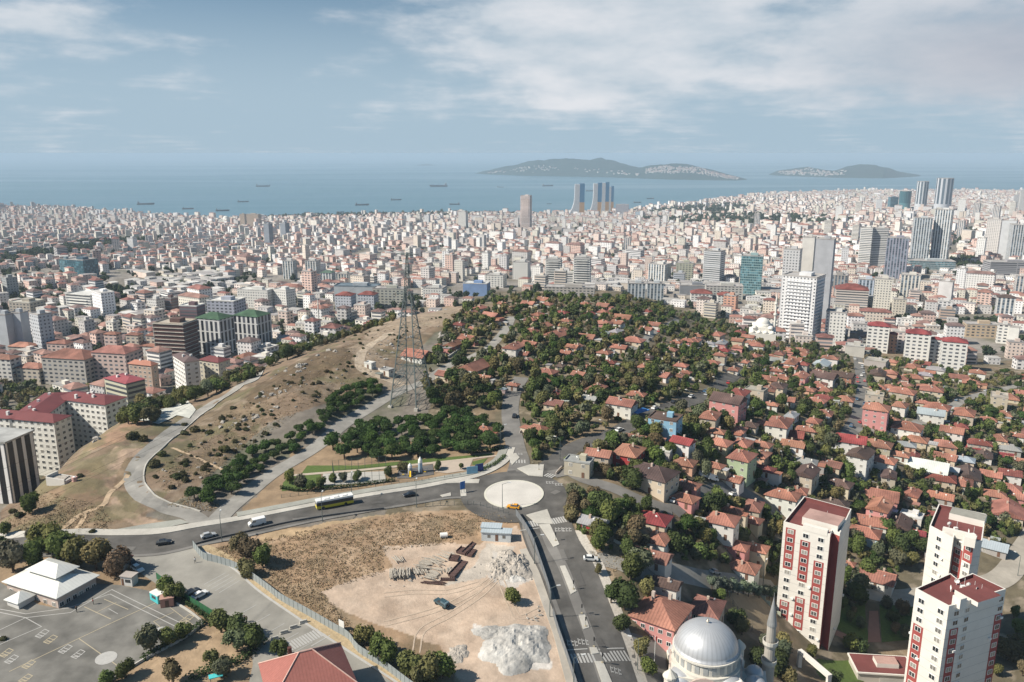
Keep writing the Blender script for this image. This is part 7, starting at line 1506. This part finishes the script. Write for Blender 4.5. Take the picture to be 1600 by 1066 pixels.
for a, b_, lab in ((868,846,'at the tip of the upper traffic island'), (896,922,'at the tip of the long middle traffic island'), (915,980,'at the lower end of the small traffic island'), (909,960,'at the upper end of the small traffic island'), (928,1012,'above the lower zebra crossing'), (941,1037,'below the lower zebra crossing'), (832,724,'on the triangle island above the roundabout'), (842,735,'on the right end of the triangle island above the roundabout')):
    simple('traffic_light', 'small dark traffic signal post '+lab, 'traffic light', (a, b_), [('pole', steel, lambda b: b.tube((0, 0, 0), (0, 0, 2.4), .05)), ('signal_head', mat('signal_black', col=(.03, .03, .03)), lambda b: b.box(0, 0, 2.0, 3.0, .32, .3)), ('base', marky, lambda b: b.box(0, 0, .3, .5, .5, .5))], 0, group='traffic signal posts')
simple('flagpole', 'white flagpole with a limp red flag left of the large mosque', 'flagpole', (1022,1042), [('pole', white, lambda b: b.tube((0, 0, 0), (0, 0, 9), .08, .05)), ('flag', mat('flag_red', col=(.35, .05, .04)), lambda b: b.box(.25, 0, 7.6, 8.8, .45, .05))])
# bulkhead fence along the dual road, corrugated fence along the lot, park and yard fences
def fence(name, label, line, hgt, m, post=2.5, off=0, thick=.06, posts=True, cat='fence', open_=False):
    p0 = line[0]; z0 = h(*p0); root = E(name, (p0[0], p0[1], z0), 0, label, cat); b = MB(); vs = []
    n = len(line)
    if open_:
        for f in (.1, .5, 1.0):
            for a, c in zip(line[:-1], line[1:]): b.tube((a[0]-p0[0], a[1]-p0[1], h(*a)-z0+hgt*f), (c[0]-p0[0], c[1]-p0[1], h(*c)-z0+hgt*f), .03, k=3)
        b.build('rail', m, root)
    else:
        for i, p in enumerate(line):
            t = line[min(i+1, n-1)]-line[max(i-1, 0)]; t = t/np.linalg.norm(t); nr = np.array([-t[1], t[0]])*thick/2; z = h(*p)-z0
            for s, zz in ((-1, -.3), (-1, hgt), (1, hgt), (1, -.3)): vs.append((p[0]-p0[0]+nr[0]*s, p[1]-p0[1]+nr[1]*s, z+zz))
        b.add(vs, [[4*i+j, 4*i+4+j, 4*i+4+(j+1) % 4, 4*i+(j+1) % 4] for i in range(n-1) for j in range(3)]); b.build('panel', m, root)
    if posts:
        k = 0
        for p in line[::max(1, int(post/2.5))]:
            if k >= 90: break
            b = MB(); z = h(*p)-z0; b.box(p[0]-p0[0], p[1]-p0[1], z-.3, z+hgt+.06, .12, .12); b.build('post', steel, root); k += 1
    return root
corr = mat('corrugated_steel', col=(.30, .33, .33), rough=.6, var=.08, metal=.1)
fence('hoarding', 'grey corrugated hoarding between the parking lot road and the building lot', wl([(302,856),(318,874),(340,880),(375,893),(415,921),(440,940),(480,962),(520,985),(545,1000),(560,1020),(600,1045),(640,1075),(690,1110)], 1.5), 2.3, corr, 3)
fence('hoarding', 'grey steel hoarding left of the dual road, upper stretch to the site gate', wl([(806,806),(820,826),(832,848),(845,885),(858,925),(861,938)], 2.0), 2.4, mat('dark_hoarding', col=(.16, .17, .18), rough=.6, var=.05), 3)
fence('hoarding', 'grey steel hoarding left of the dual road, lower stretch below the site gate', wl([(864,962),(872,990),(884,1025),(898,1068),(912,1110)], 2.0), 2.4, mat('dark_hoarding'), 3)
fence('railing', 'thin grey railing along the top of the building lot by the main road', wl([(665,792),(700,790),(740,790),(770,797),(795,806)], 2.), 1.6, steel, 2.5, open_=True)
fence('guard_wall', 'low dark stone wall along the main road at the top of the lot', wl([(305,852),(360,838),(430,822),(520,806),(600,796)], 2.), .7, mat('dark_wall', col=(.10, .10, .10)), posts=False, thick=.4, cat='wall')
fence('yard_fence', 'green mesh fence between the school yard and the parking lot', wl([(245,905),(268,922),(290,938),(318,955),(345,972),(365,985)], 1.5), 2.0, mat('green_mesh', col=(.03, .12, .05), rough=.7, var=.1), 3)
fence('yard_wall', 'low pale wall along the right side of the school yard', wl([(276,944),(298,958),(318,974)], 1.5), .5, paleconc, posts=False, thick=.4, cat='wall')
fence('yard_wall', 'low grey wall along the bottom of the school yard', wl([(318,976),(285,1000),(225,1032),(180,1060),(140,1085)], 1.5), .6, concrete, posts=False, thick=.4, cat='wall')
for nm, ln in (('along the back', [(520,737),(560,733),(603,729)]), ('along the front', [(523,757),(560,754),(604,751)]), ('at the left end', [(520,737),(523,757)]), ('at the right end', [(603,729),(604,751)])): fence('pitch_fence', 'tall thin green wire fence of the small pitch '+nm, wl(ln, 2.), 4.2, mat('green_wire', col=(.05, .10, .07)), 2.5, open_=True)
fence('park_railing', 'low dark railing on top of the embankment beside the park', wl([(440,778),(520,768),(600,760),(680,750),(730,742),(770,730),(788,716)], 2.5), 1.1, mat('dark_rail', col=(.10, .12, .11)), 2.5, open_=True)
fence('garden_fence', 'green mesh fence around the dry grass field beside the conifer hedge', wl([(1212,930),(1143,927),(1152,955),(1175,985)], 2.), 1.6, mat('green_wire'), 2.5, open_=True)
fence('retaining_wall', 'long low pale wall beside the orange roofed house on the hill', wl([(745,520),(735,535),(700,560)], 2.), 1.2, concrete, posts=False, thick=.4, cat='wall')
def hedge(label, pts_, hg=1.3, w=1.4, col=(.05, .08, .025)):
    line = wl(pts_, 1.0); rs = np.random.RandomState(3); P = np.concatenate([np.array([[p[0], p[1], h(*p)+hg*.5]]*60)+rs.uniform(-1, 1, (60, 3))*np.array([w/2, w/2, hg*.55]) for p in line]); Q = leaf_faces(P, .2, rs, ctr0=P.mean(0)-np.array([0, 0, 30]))
    o = link('hedge', np_mesh('hedge', Q.reshape(-1, 3), np.arange(len(Q)*4).reshape(-1, 4), [leaf]), color=col); tag(o, label, 'hedge')
hedge('dark hedge along the lower edge of the school yard', [(322,972),(305,985),(285,998),(262,1010),(225,1030)])
hedge('row of small shrubs inside the green yard fence', [(286,940),(318,962),(340,975)], 1.0, 1.0)
hedge('dark hedge along the front of the small park', [(440,764),(470,768),(520,764),(560,760),(615,752)], 1.2, 1.2)
hedge('dark hedge between the garden and the road at the lower left', [(300,1062),(340,1045),(370,1035),(400,1015),(412,1005)], 1.8, 2.2)
hedge('green hedge strip beside the pavement above the roundabout', [(752,736),(775,725),(788,714)], .9, 1.6, (.07, .11, .03))
hedge('hedge at the back of the park under the pines', [(735,708),(760,706),(785,702)], 1.2, 2.0, (.04, .07, .02))
# small park
def playtower(at, hgt, label, c2, slide):
    x, y, z = G(*at); root = E('play_tower', (x, y, z), 0, label, 'playground tower'); root.scale = (.6, .6, .75); b = MB(); b.lathe([(1.2, 0), (1.3, 1.2), (1.3, hgt*.62), (1.0, hgt*.66)], k=12); b.build('body', mat('play_'+c2, col={'grey': (.36, .38, .40), 'blue': (.35, .45, .52)}[c2]), root)
    b = MB(); b.lathe([(1.35, hgt*.62), (1.2, hgt*.8), (.1, hgt)], k=12); b.build('cone', white, root)
    for i in range(3): t = i*2.09+.4; b = MB(); b.add([(1.2*math.cos(t), 1.2*math.sin(t), .1), (2.3*math.cos(t), 2.3*math.sin(t), 0), (1.2*math.cos(t), 1.2*math.sin(t), 2.4)], [[0, 1, 2]]); b.build('fin', mat('play_red', col=(.4, .1, .06)), root)
    if slide: b = MB(); b.add([(-.6, -1.2, 2.4), (.6, -1.2, 2.4), (1.0, -4.2, .3), (-.4, -4.2, .3)], [[0, 1, 2, 3]]); b.add([(-.6, -1.2, 2.4), (-.6, -1.2, 2.8), (-.4, -4.2, .7), (-.4, -4.2, .3)], [[0, 1, 2, 3]]); b.add([(.6, -1.2, 2.4), (1.0, -4.2, .3), (1.0, -4.2, .7), (.6, -1.2, 2.8)], [[0, 1, 2, 3]]); b.build('slide', mat('play_yellow', col=(.75, .5, .03), rough=.4), root)
playtower((641,742), 6.0, 'shorter playground tower with white cone and yellow slide', 'grey', True); playtower((657,738), 8.0, 'taller playground tower with white cone and blue grey body', 'blue', False)
for i, (a, b_) in enumerate(((648,742), (664,740), (630,744))): simple('climbing_bars', ('middle','right','left')[i]+' small coloured climbing frame beside the cone topped play towers', 'climbing frame', (a, b_), [('frame', mat('play_red2', col=(.10, .12, .16)), lambda b: (b.tube((-1, 0, 0), (-1, 0, 2), .06), b.tube((1, 0, 0), (1, 0, 2), .06), b.tube((-1, 0, 2), (1, 0, 2), .06))), ('seat', mat('play_yellow'), lambda b: b.box(0, 0, .6, .7, .8, .4))])
# kiosks and boxes at the school yard
simple('gate_kiosk', 'white guard kiosk with flat roof at the school gate', 'kiosk', (203,912), [('wall', plaster, lambda b: b.box(0, 0, -1, 2.6, 3.4, 2.4), (.62, .60, .56)), ('roof', flatroof, lambda b: b.box(0, 0, 2.6, 2.85, 3.9, 2.9), (.45, .40, .36)), ('window', glass, lambda b: b.box(.4, -1.22, 1.0, 1.9, 1.6, .05)), ('door', mat('door_paint'), lambda b: b.box(-1.2, -1.22, 0, 2.0, .7, .05))], -12)
simple('container', 'turquoise container box beside the green yard fence', 'container', (247,938), [('body', mat('turquoise', col=(.08, .50, .52), rough=.5), lambda b: b.box(0, 0, -.3, 2.2, 3.6, 2.2)), ('lid', white, lambda b: b.box(0, 0, 2.2, 2.4, 3.7, 2.3)), ('hatch', glass, lambda b: b.box(0, -1.13, 1.0, 1.8, 1.8, .05))], -35)
simple('shed', 'salmon coloured shed beside the turquoise container', 'shed', (262,945), [('wall', plaster, lambda b: b.box(0, 0, -.3, 2.4, 3.2, 2.6), (.55, .27, .20)), ('roof', flatroof, lambda b: b.box(0, 0, 2.4, 2.55, 3.5, 2.9), (.5, .3, .24)), ('door', mat('door_paint'), lambda b: b.box(0, -1.33, 0, 1.9, .9, .05))], 20)
simple('shed_roof', 'dark red sloping shelter roof between the trees and the parking lot', 'shelter', (183,885), [('roof', tile, lambda b: b.hip(0, 0, 2.8, 7, 3.6, .9), RC_['r']), ('wall', plaster, lambda b: b.box(0, 0, -1, 2.78, 6.4, 3), (.5, .45, .4))], -14)
# site cabins, debris on the lot
for at, w, lab in (((776,842),9,'white site cabin with windows on the building lot, front one'), ((768,834),6,'grey metal site cabin just behind the white one')):
    simple('site_cabin', lab, 'cabin', at, [('wall', plaster, lambda b: b.box(0, 0, -1, 2.7, w, 3), (.55, .58, .58)), ('roof', sheetmetal, lambda b: b.box(0, 0, 2.7, 2.9, w+.5, 3.6), (.50, .56, .58)), ('window', glass, lambda b: (b.box(-2.2, -1.52, 1, 2, .9, .05), b.box(2.4, -1.52, 1, 2, .9, .05))), ('door', mat('door_paint'), lambda b: b.box(.2, -1.52, 0, 2.1, .9, .05))], -6)
rs = random.Random(4)
def planks(at, n, L, W2, label, m, rot, hh=.4):
    x, y, z = G(*at); root = E('timber_stack', (x, y, z), math.radians(rot), label, 'timber stack'); b = MB()
    for i in range(n):
        a = (rs.uniform(-W2/2, W2/2), rs.uniform(-.6, .6)); t = rs.gauss(0, .10); l = L*rs.uniform(.6, 1)/2; zz = rs.uniform(.05, hh); b.tube((a[0]-l*math.sin(t), a[1]-l*math.cos(t), zz), (a[0]+l*math.sin(t), a[1]+l*math.cos(t), zz+rs.uniform(-.05, .2)), .11, k=4)
    b.build('planks', m, root)
wood = mat('weathered_wood', col=(.42, .38, .32), rough=.9, var=.2, scale=3); rust = mat('rusty_metal', col=(.10, .06, .052), rough=.8, var=.3, scale=2)
planks((625,898), 60, 5.5, 6, 'large heap of grey scaffold planks on the lot', wood, 10, .9); planks((656,893), 26, 4, 4, 'smaller pile of grey planks right of the large heap', wood, 20); planks((677,897), 40, 3.5, 6, 'scattered pile of grey boards in the middle of the stacks', wood, 70); planks((700,893), 20, 3, 4, 'short pile of pale boards beside the rusty panels', wood, 5)
planks((665,880), 30, 5, 7, 'flat spread of pale timber behind the plank piles', wood, 75); planks((677,912), 10, 7, 1.2, 'long narrow stack of rusty beams at the front of the piles', rust, 85); planks((690,872), 24, 5, 8, 'loose grey timber behind the rusty panels', wood, 60); planks((622,874), 10, 4, 3, 'few grey boards left behind the large heap', wood, 30)
for at, w, d, r, lab in (((716,890), 2.0, 9, -22, 'long rusty steel form panel standing at the right of the piles'), ((710,873), 2.6, 3, -10, 'short rusty steel plate at the upper end of the long panel'), ((724,862), 3, 3.5, -25, 'rust red steel box near the site cabins'), ((733,858), 1.2, 7, -25, 'narrow rusty channel nearest to the track'), ((737,865), 1.6, 4, -20, 'brown metal trough beside the gravel track'), ((700,907), 4, .8, 0, 'black metal beam in front of the boards')):
    simple('steel_form', lab, 'metal form', at, [('panel', rust, lambda b: (b.box(0, 0, 0, .5, w, d), b.box(-w/2, 0, .5, .9, .12, d))), ('rib', rust, lambda b: [b.box(0, (i-1.5)*d/4, .5, .7, w, .12) for i in range(4)])], r)
def heap(at, rx, ry, hz, label, m, seed=0, name='rubble_heap', rough_=1.0, stones=0):
    x, y, z = G(*at); rs2 = np.random.RandomState(seed); n = 44; V = []; f = []; ph = rs2.uniform(0, 6.28, 4)
    for j in range(n):
        for i in range(n):
            a, b2 = (i/(n-1)*2-1)*1.25, (j/(n-1)*2-1)*1.25; t = math.atan2(b2, a); edge = 1+.16*math.sin(2*t+ph[0])+.10*math.sin(5*t+ph[1])+.07*math.sin(9*t+ph[2]); rr = math.hypot(a, b2)/edge; k = max(0, 1-rr**2.6)
            nz = float(fbm(np.array(a*3+seed+5.), np.array(b2*3+5.), seed, 5)); rg = 1-abs(2*float(fbm(np.array(a*4+seed+9.), np.array(b2*4+3.), seed+7, 4))-1)*2
            V.append((x+a*rx, y+b2*ry, h(x+a*rx, y+b2*ry)+(hz*k*(.30+.75*nz+.55*rough_*rg*.6) if k > 0 else -.5)))
    for j in range(n-1):
        for i in range(n-1): f.append([j*n+i, j*n+i+1, (j+1)*n+i+1, (j+1)*n+i])
    o = link(name, np_mesh(name, np.array(V), np.array(f), [m])); tag(o, label, 'heap')
    for q in range(stones):
        v = V[rs2.randint(len(V))]
        if abs(v[0]-x) > rx*.8 or abs(v[1]-y) > ry*.8: continue
        c = link('stone', RK[q % 5], o, (v[0], v[1], v[2]+.05), None, rs2.uniform(0, 6)); sc = rs2.uniform(.2, .7); c.scale = (sc, sc*.7, sc*.6)
rub = mat('rubble', col=(.40, .36, .31), rough=.95, var=.35, scale=1.6, bump=.8); tarp = mat('tarp', col=(.50, .48, .44), rough=.65, var=.30, scale=.55, bump=1.0, stain=.35)
heap((800,884), 5.4, 7.5, 2.2, 'grey rubble heap on the lot below the site cabins', rub, 1, stones=70); heap((783,892), 4, 5, 1.8, 'darker small rubble heap left of the grey one', rub, 2, stones=30); heap((800,900), 4, 3, .9, 'low whitish rubble spread at the foot of the grey heap', tarp, 3)
heap((808,1010), 9, 8.5, 1.5, 'large mound covered with white and grey tarpaulin on the lot', tarp, 4, 'tarpaulin_mound'); heap((772,988), 5, 3, .6, 'low white tarpaulin trailing left of the large mound', tarp, 5, 'tarpaulin_mound'); heap((715,1022), 3, 3, .7, 'small grey gravel heap near the trees at the bottom', rub, 6)
for i in range(70):
    a, b_ = rs.choice((( rs.uniform(765,830), rs.uniform(865,915)), (rs.uniform(600,760), rs.uniform(850,920)), (rs.uniform(820,850), rs.uniform(940,1000)))); x, y, z = G(a, b_); s = rs.uniform(.25, .7)
    o = link('debris_block', RK[i % 5], None, (x, y, z+.1), None, rs.uniform(0, 6)); o.scale = (s, s*.7, s*.6); tag(o, None, 'debris', 'loose blocks on the building lot'); auto(o, 'small' if s < .45 else 'larger', 'debris', (x, y, z))
simple('water_tank', 'white cylindrical tank lying on the dry part of the lot', 'tank', (693,840), [('tank', white, lambda b: b.tube((-1, 0, .8), (1.2, 0, .8), .8, k=14)), ('cradle', steel, lambda b: (b.box(-.7, 0, 0, .3, .2, 1.2), b.box(.8, 0, 0, .3, .2, 1.2)))], 10)
simple('notice_board', 'small white notice board on the corrugated hoarding', 'sign', (534,984), [('board', white, lambda b: b.box(0, 0, .6, 2.6, 2.0, .08)), ('post', steel, lambda b: b.tube((0, .1, 0), (0, .1, 2.6), .05))], -38)
for i, (a, b_) in enumerate(((429,1000), (444,990), (459,982), (474,974))): simple('concrete_barrier', ('first', 'second', 'third', 'fourth')[i]+' concrete barrier from the left across the road of the parking lot', 'barrier', (a, b_), [('block', concrete, lambda b: (b.box(0, 0, 0, .4, 2.0, .7), b.box(0, 0, .4, .9, 1.9, .35)))], 30, group='concrete barriers')
# ruined hut on the left mound and shed beside it
simple('ruined_hut', 'roofless ruined white hut on the bare mound at the left', 'ruin', (97,752), [('wall', plaster, lambda b: (b.box(0, -2.5, -1, 2.0, 8, .4), b.box(-4, 0, -1, 2.4, .4, 4.6), b.box(4, 0, -1, 1.6, .4, 4.6), b.box(0, 2.5, -1, 1.2, 8, .4)), (.6, .57, .52)), ('rubble', rub, lambda b: (b.box(-1, 0, 0, 1.2, 5, 3.6, .3), b.box(1.6, .4, 0, .9, 2.6, 2, .8)))], -18)
simple('awning', 'turquoise awning roof at the bottom edge beside the red tiled roof', 'awning', (338,1066), [('canopy', mat('turquoise'), lambda b: b.box(0, 0, 1.6, 1.8, 3, 1.6)), ('post', steel, lambda b: (b.tube((-1.2, 0, -1), (-1.2, 0, 1.6), .07), b.tube((1.2, 0, -1), (1.2, 0, 1.6), .07)))], 25)
simple('water_tank', 'small pink and white tank at the right end of the ruined hut', 'tank', (117,752), [('tank', mat('pink_tank', col=(.6, .35, .30)), lambda b: b.tube((0, 0, 0), (0, 0, 1.6), .9, k=12)), ('lid', white, lambda b: b.tube((0, 0, 1.6), (0, 0, 1.8), .6, .3, 12))])
simple('blue_awning', 'bright blue awning beside the large white gabled house', 'awning', (1000,651), [('canopy', mat('awning_blue', col=(.05, .20, .48)), lambda b: b.box(0, 0, 2.5, 2.8, 8, 4)), ('post', steel, lambda b: (b.tube((-3.8, -1.8, -1), (-3.8, -1.8, 2.5), .08), b.tube((3.8, -1.8, -1), (3.8, -1.8, 2.5), .08)))], 40)
# ------------------------------------------------------------------ people
def person(at, label, coat, legs, pose, rot=0):
    x, y, z = G(*at); J = {'pel': (0, 0, .95), 'che': (0, .02, 1.35), 'nek': (0, .02, 1.50), 'hed': (0, .0, 1.66), 'shl': (-.18, .02, 1.42), 'ell': (-.24, .02, 1.15), 'hal': (-.24, -.08, .92), 'shr': (.18, .02, 1.42), 'elr': (.24, .02, 1.15), 'har': (.24, -.08, .92), 'hil': (-.09, 0, .88), 'knl': (-.10, -.05-.12*pose, .5), 'anl': (-.10, .02-.22*pose, .08), 'tol': (-.10, -.14-.22*pose, .04), 'hir': (.09, 0, .88), 'knr': (.10, -.02+.08*pose, .5), 'anr': (.10, .05+.25*pose, .08), 'tor': (.10, -.10+.25*pose, .04)}
    Rd = {'pel': .15, 'che': .17, 'nek': .065, 'hed': .11, 'shl': .08, 'ell': .05, 'hal': .04, 'shr': .08, 'elr': .05, 'har': .04, 'hil': .10, 'knl': .075, 'anl': .05, 'tol': .045, 'hir': .10, 'knr': .075, 'anr': .05, 'tor': .045}
    ks = list(J); ed = [('pel','che'), ('che','nek'), ('nek','hed'), ('che','shl'), ('shl','ell'), ('ell','hal'), ('che','shr'), ('shr','elr'), ('elr','har'), ('pel','hil'), ('hil','knl'), ('knl','anl'), ('anl','tol'), ('pel','hir'), ('hir','knr'), ('knr','anr'), ('anr','tor')]
    me = bpy.data.meshes.new('person'); me.from_pydata([J[k] for k in ks], [(ks.index(a), ks.index(b)) for a, b in ed], []); o = bpy.data.objects.new('person', me); COL.objects.link(o); md = o.modifiers.new('s', 'SKIN'); 
    for i, k in enumerate(ks): v = me.skin_vertices[0].data[i]; v.radius = (Rd[k], Rd[k]); v.use_root = (k == 'pel')
    o.modifiers.new('u', 'SUBSURF').levels = 1; dg = bpy.context.evaluated_depsgraph_get(); m2 = bpy.data.meshes.new_from_object(o.evaluated_get(dg)); m2.name = 'body'; o.modifiers.clear()
    m2.materials.clear()
    for q in (mat('cloth_'+coat[0], col=coat[1]), mat('cloth_'+legs[0], col=legs[1]), mat('skin', col=(.45, .28, .2))): m2.materials.append(q)
    for p in m2.polygons: zc = p.center.z; p.material_index = 2 if zc > 1.47 else (1 if zc < .93 and abs(p.center.x) < .2 else 0)
    o.data = m2; o.location = (x, y, z+.12); o.rotation_euler = (0, 0, rot); tag(o, label, 'person', 'people walking')
    hb = MB(); hb.lathe([(.125, 1.62), (.13, 1.72), (.08, 1.80), (.01, 1.82)], k=10); hb.build('hair', mat('hair', col=(.03, .02, .015)), o)
person((120,957), 'person in dark clothes walking on the school yard near the hall', ('dark', (.03, .03, .03)), ('black', (.02, .02, .02)), 1, 1)
person((146,945), 'person in a red top on the school yard, right of the dark one', ('red', (.35, .05, .04)), ('grey', (.08, .08, .08)), 0, 2)
person((383,972), 'person in dark clothes in the parking lot road, left of the pair', ('dark', (.03, .03, .03)), ('black', (.02, .02, .02)), 1, .5); person((386,973), 'person in a brown top in the parking lot road, right of the pair', ('brown', (.18, .08, .05)), ('black', (.02, .02, .02)), 1, .8)
person((371,890), 'person in black standing by the corrugated hoarding', ('dark', (.03, .03, .03)), ('black', (.02, .02, .02)), 0, 1); person((305,880), 'person in white top crossing the parking lot', ('white', (.6, .6, .58)), ('grey', (.08, .08, .08)), 1, 0)
# ------------------------------------------------------------------ ships
def ship(px, py, Lpx, label, colr=(.05, .045, .05), cranes=2, flip=False, whitehull=False):
    x, y = at_z(px, py, SEA); L = Lpx*depth(x, y, SEA)/F; root = E('cargo_ship', (x, y, SEA), (math.pi if flip else 0)+.25, label, 'ship', 'ships anchored at sea'); w = L*.07; hh = L*.07; b = MB()
    P = [(-L*.5, -w), (L*.36, -w), (L*.5, 0), (L*.36, w), (-L*.5, w)]; Q = [(-L*.48, -w*.8), (L*.33, -w*.8), (L*.44, 0), (L*.33, w*.8), (-L*.48, w*.8)]
    vs = [(a, c, -2) for a, c in Q]+[(a, c, hh*(1.5 if a > L*.3 else 1)) for a, c in P]; b.add(vs, [[i, (i+1) % 5, (i+1) % 5+5, i+5] for i in range(5)]+[[5, 6, 7, 8, 9]]); b.build('hull', plain, root, color=(.6, .58, .55) if whitehull else colr)
    b = MB(); b.box(-L*.40, 0, hh, hh+L*.09, L*.10, w*1.7); b.box(-L*.41, 0, hh+L*.09, hh+L*.12, L*.05, w*1.3); b.tube((-L*.43, 0, hh+L*.1), (-L*.43, 0, hh+L*.16), L*.014); b.build('bridge', plain, root, color=(.28, .27, .27))
    b = MB(); [b.box(-L*.28+i*L*.155, 0, hh, hh+L*.02, L*.12, w*1.4) for i in range(4)]; b.build('hatches', plain, root, color=(.16, .07, .06))
    for i in range(cranes): q = -L*.2+i*L*.22; b = MB(); b.tube((q, 0, hh), (q, 0, hh+L*.13), L*.008, k=4); b.tube((q, 0, hh+L*.05), (q+L*.1, 0, hh+L*.12), L*.005, k=4); b.build('crane', plain, root, color=(.2, .18, .16))
for i, (a, b_, l, n, c, f) in enumerate([(228,320,26,'leftmost ship, dark hull, off the left shore',0,0),(294,327,17,'short dark red ship, second from the left',1,0),(348,330,21,'dark ship nearest to the left shore',1,0),(380,316,17,'small dark ship above the nearest left one',0,0),(411,292,22,'tall decked dark ship in the middle distance on the left',4,0),(532,332,12,'tiny dark ship close to the shore in the middle',0,0),(566,321,22,'long dark ship left of the middle',0,0),(619,313,17,'dark ship above and right of the long one',1,0),(685,292,29,'long low ship far out in the middle',0,1),(710,320,17,'dark ship in front of the shore tower',0,1),(782,293,11,'small whitish ship far out',0,0),(856,291,18,'low ship under the big island',0,0),(858,319,8,'small ship left of the curved towers',0,0),(922,299,14,'small ship behind the curved towers',0,0),(996,317,13,'ship right of the curved towers, lower one',0,0),(1016,311,12,'ship right of the curved towers, upper one',2,1)]):
    ship(a, b_, l, n, cranes=c, flip=bool(f), colr=(.10, .04, .04) if 'red' in n else (.045, .045, .055), whitehull='whitish' in n)
# ------------------------------------------------------------------ haze
def haze():
    b = MB(); b.box(0, 31000, SEA-8, 119, 125000, 66000); m = bpy.data.materials.new('haze'); m.use_nodes = True; nt = m.node_tree; nt.nodes.clear(); v = nt.nodes.new('ShaderNodeVolumePrincipled'); o = nt.nodes.new('ShaderNodeOutputMaterial')
    v.inputs['Color'].default_value = (.56, .70, .83, 1); v.inputs['Density'].default_value = HAZE; v.inputs['Anisotropy'].default_value = 0.0; nt.links.new(v.outputs[0], o.inputs['Volume'])
    tag(b.build('haze', m), kind='stuff')
HAZE = 7.5e-5
haze()
# ------------------------------------------------------------------ labels that single each thing out
LM += [('the roundabout', 803, 772), ('the pale blue block', 1040, 655), ('the salmon pink house', 1138, 625), ('the green house', 1160, 715), ('the red walled house', 983, 705), ('the tall salmon house', 1370, 640), ('the crimson roofed house', 1330, 690), ('the large white gabled house', 972, 630), ('the brown roofed cream house', 1020, 738), ('the flat grey corner house', 905, 718), ('the house by the pine grove', 758, 668),
       ('the small pitch', 562, 745), ('the play towers', 650, 740), ('the yellow bus', 523, 792), ('the site cabins', 775, 838), ('the dark blue off road car', 690, 943), ('the tarpaulin mound', 812, 1008), ('the ruined hut', 97, 752), ('the concrete slab', 255, 652), ('the maroon roofed estate', 100, 630), ('the blue grey metal roof', 1455, 645), ('the pink house', 1030, 960), ('the conifer hedge', 1160, 925), ('the lone cypress', 1509, 780), ('the turquoise container', 247, 938), ('the rubble heap', 800, 885), ('the plank heap', 625, 898), ('the red roof at the bottom', 470, 1050),
       ('the curving lane bend', 213, 745), ('the lane junction', 330, 820), ('the black car', 640, 776), ('the red roofed school block', 1328, 465), ('the upper lane', 1000, 540), ('the forecourt', 1350, 730), ('the pale lane', 1570, 890), ('the hill crest', 740, 480), ('the small green domed mosque', 478, 508), ('the straight village lane', 1345, 600)]
def autolabel():
    used = {}; buckets = {}
    for o, ph, fam, pos in AUTO:
        px, py = to_px(*pos); best = sorted(LM, key=lambda l: (l[1]-px)**2+((l[2]-py)*1.4)**2)[0]; dx, dy = px-best[1], (py-best[2])*1.5; a = math.degrees(math.atan2(-dy, dx)) % 360; k = int((a+22.5)//45) % 8
        dr = ('right of', 'upper right of', 'above', 'upper left of', 'left of', 'lower left of', 'below', 'lower right of')[k]; buckets.setdefault((ph, dr, best[0]), []).append((math.hypot(dx, dy), o))
    base = ['', 'second', 'third', 'fourth', 'fifth', 'sixth', 'seventh', 'eighth', 'ninth', 'tenth', 'eleventh', 'twelfth', 'thirteenth', 'fourteenth', 'fifteenth', 'sixteenth', 'seventeenth', 'eighteenth', 'nineteenth', 'twentieth']
    ordn = base+['twenty-first']+['twenty-'+w for w in base[1:9]]+['thirtieth', 'thirty-first']+['thirty-'+w for w in base[1:9]]+['fortieth']
    for (ph, dr, lm), L in buckets.items():
        L.sort(key=lambda t: t[0])
        for i, (d, o) in enumerate(L):
            rk = '' if len(L) == 1 else ('nearest ' if i == 0 else ordn[min(i, 40)]+' nearest ')
            if o.get('category') == 'debris': ph2 = ph+' pale block on the lot'
            else: ph2 = ph
            lab = f"{ph2}, {rk}{dr} {lm}"
            if len(lab.split()) > 16: print('LONG', lab)
            o['label'] = lab
autolabel()
print('objects', len(bpy.data.objects))
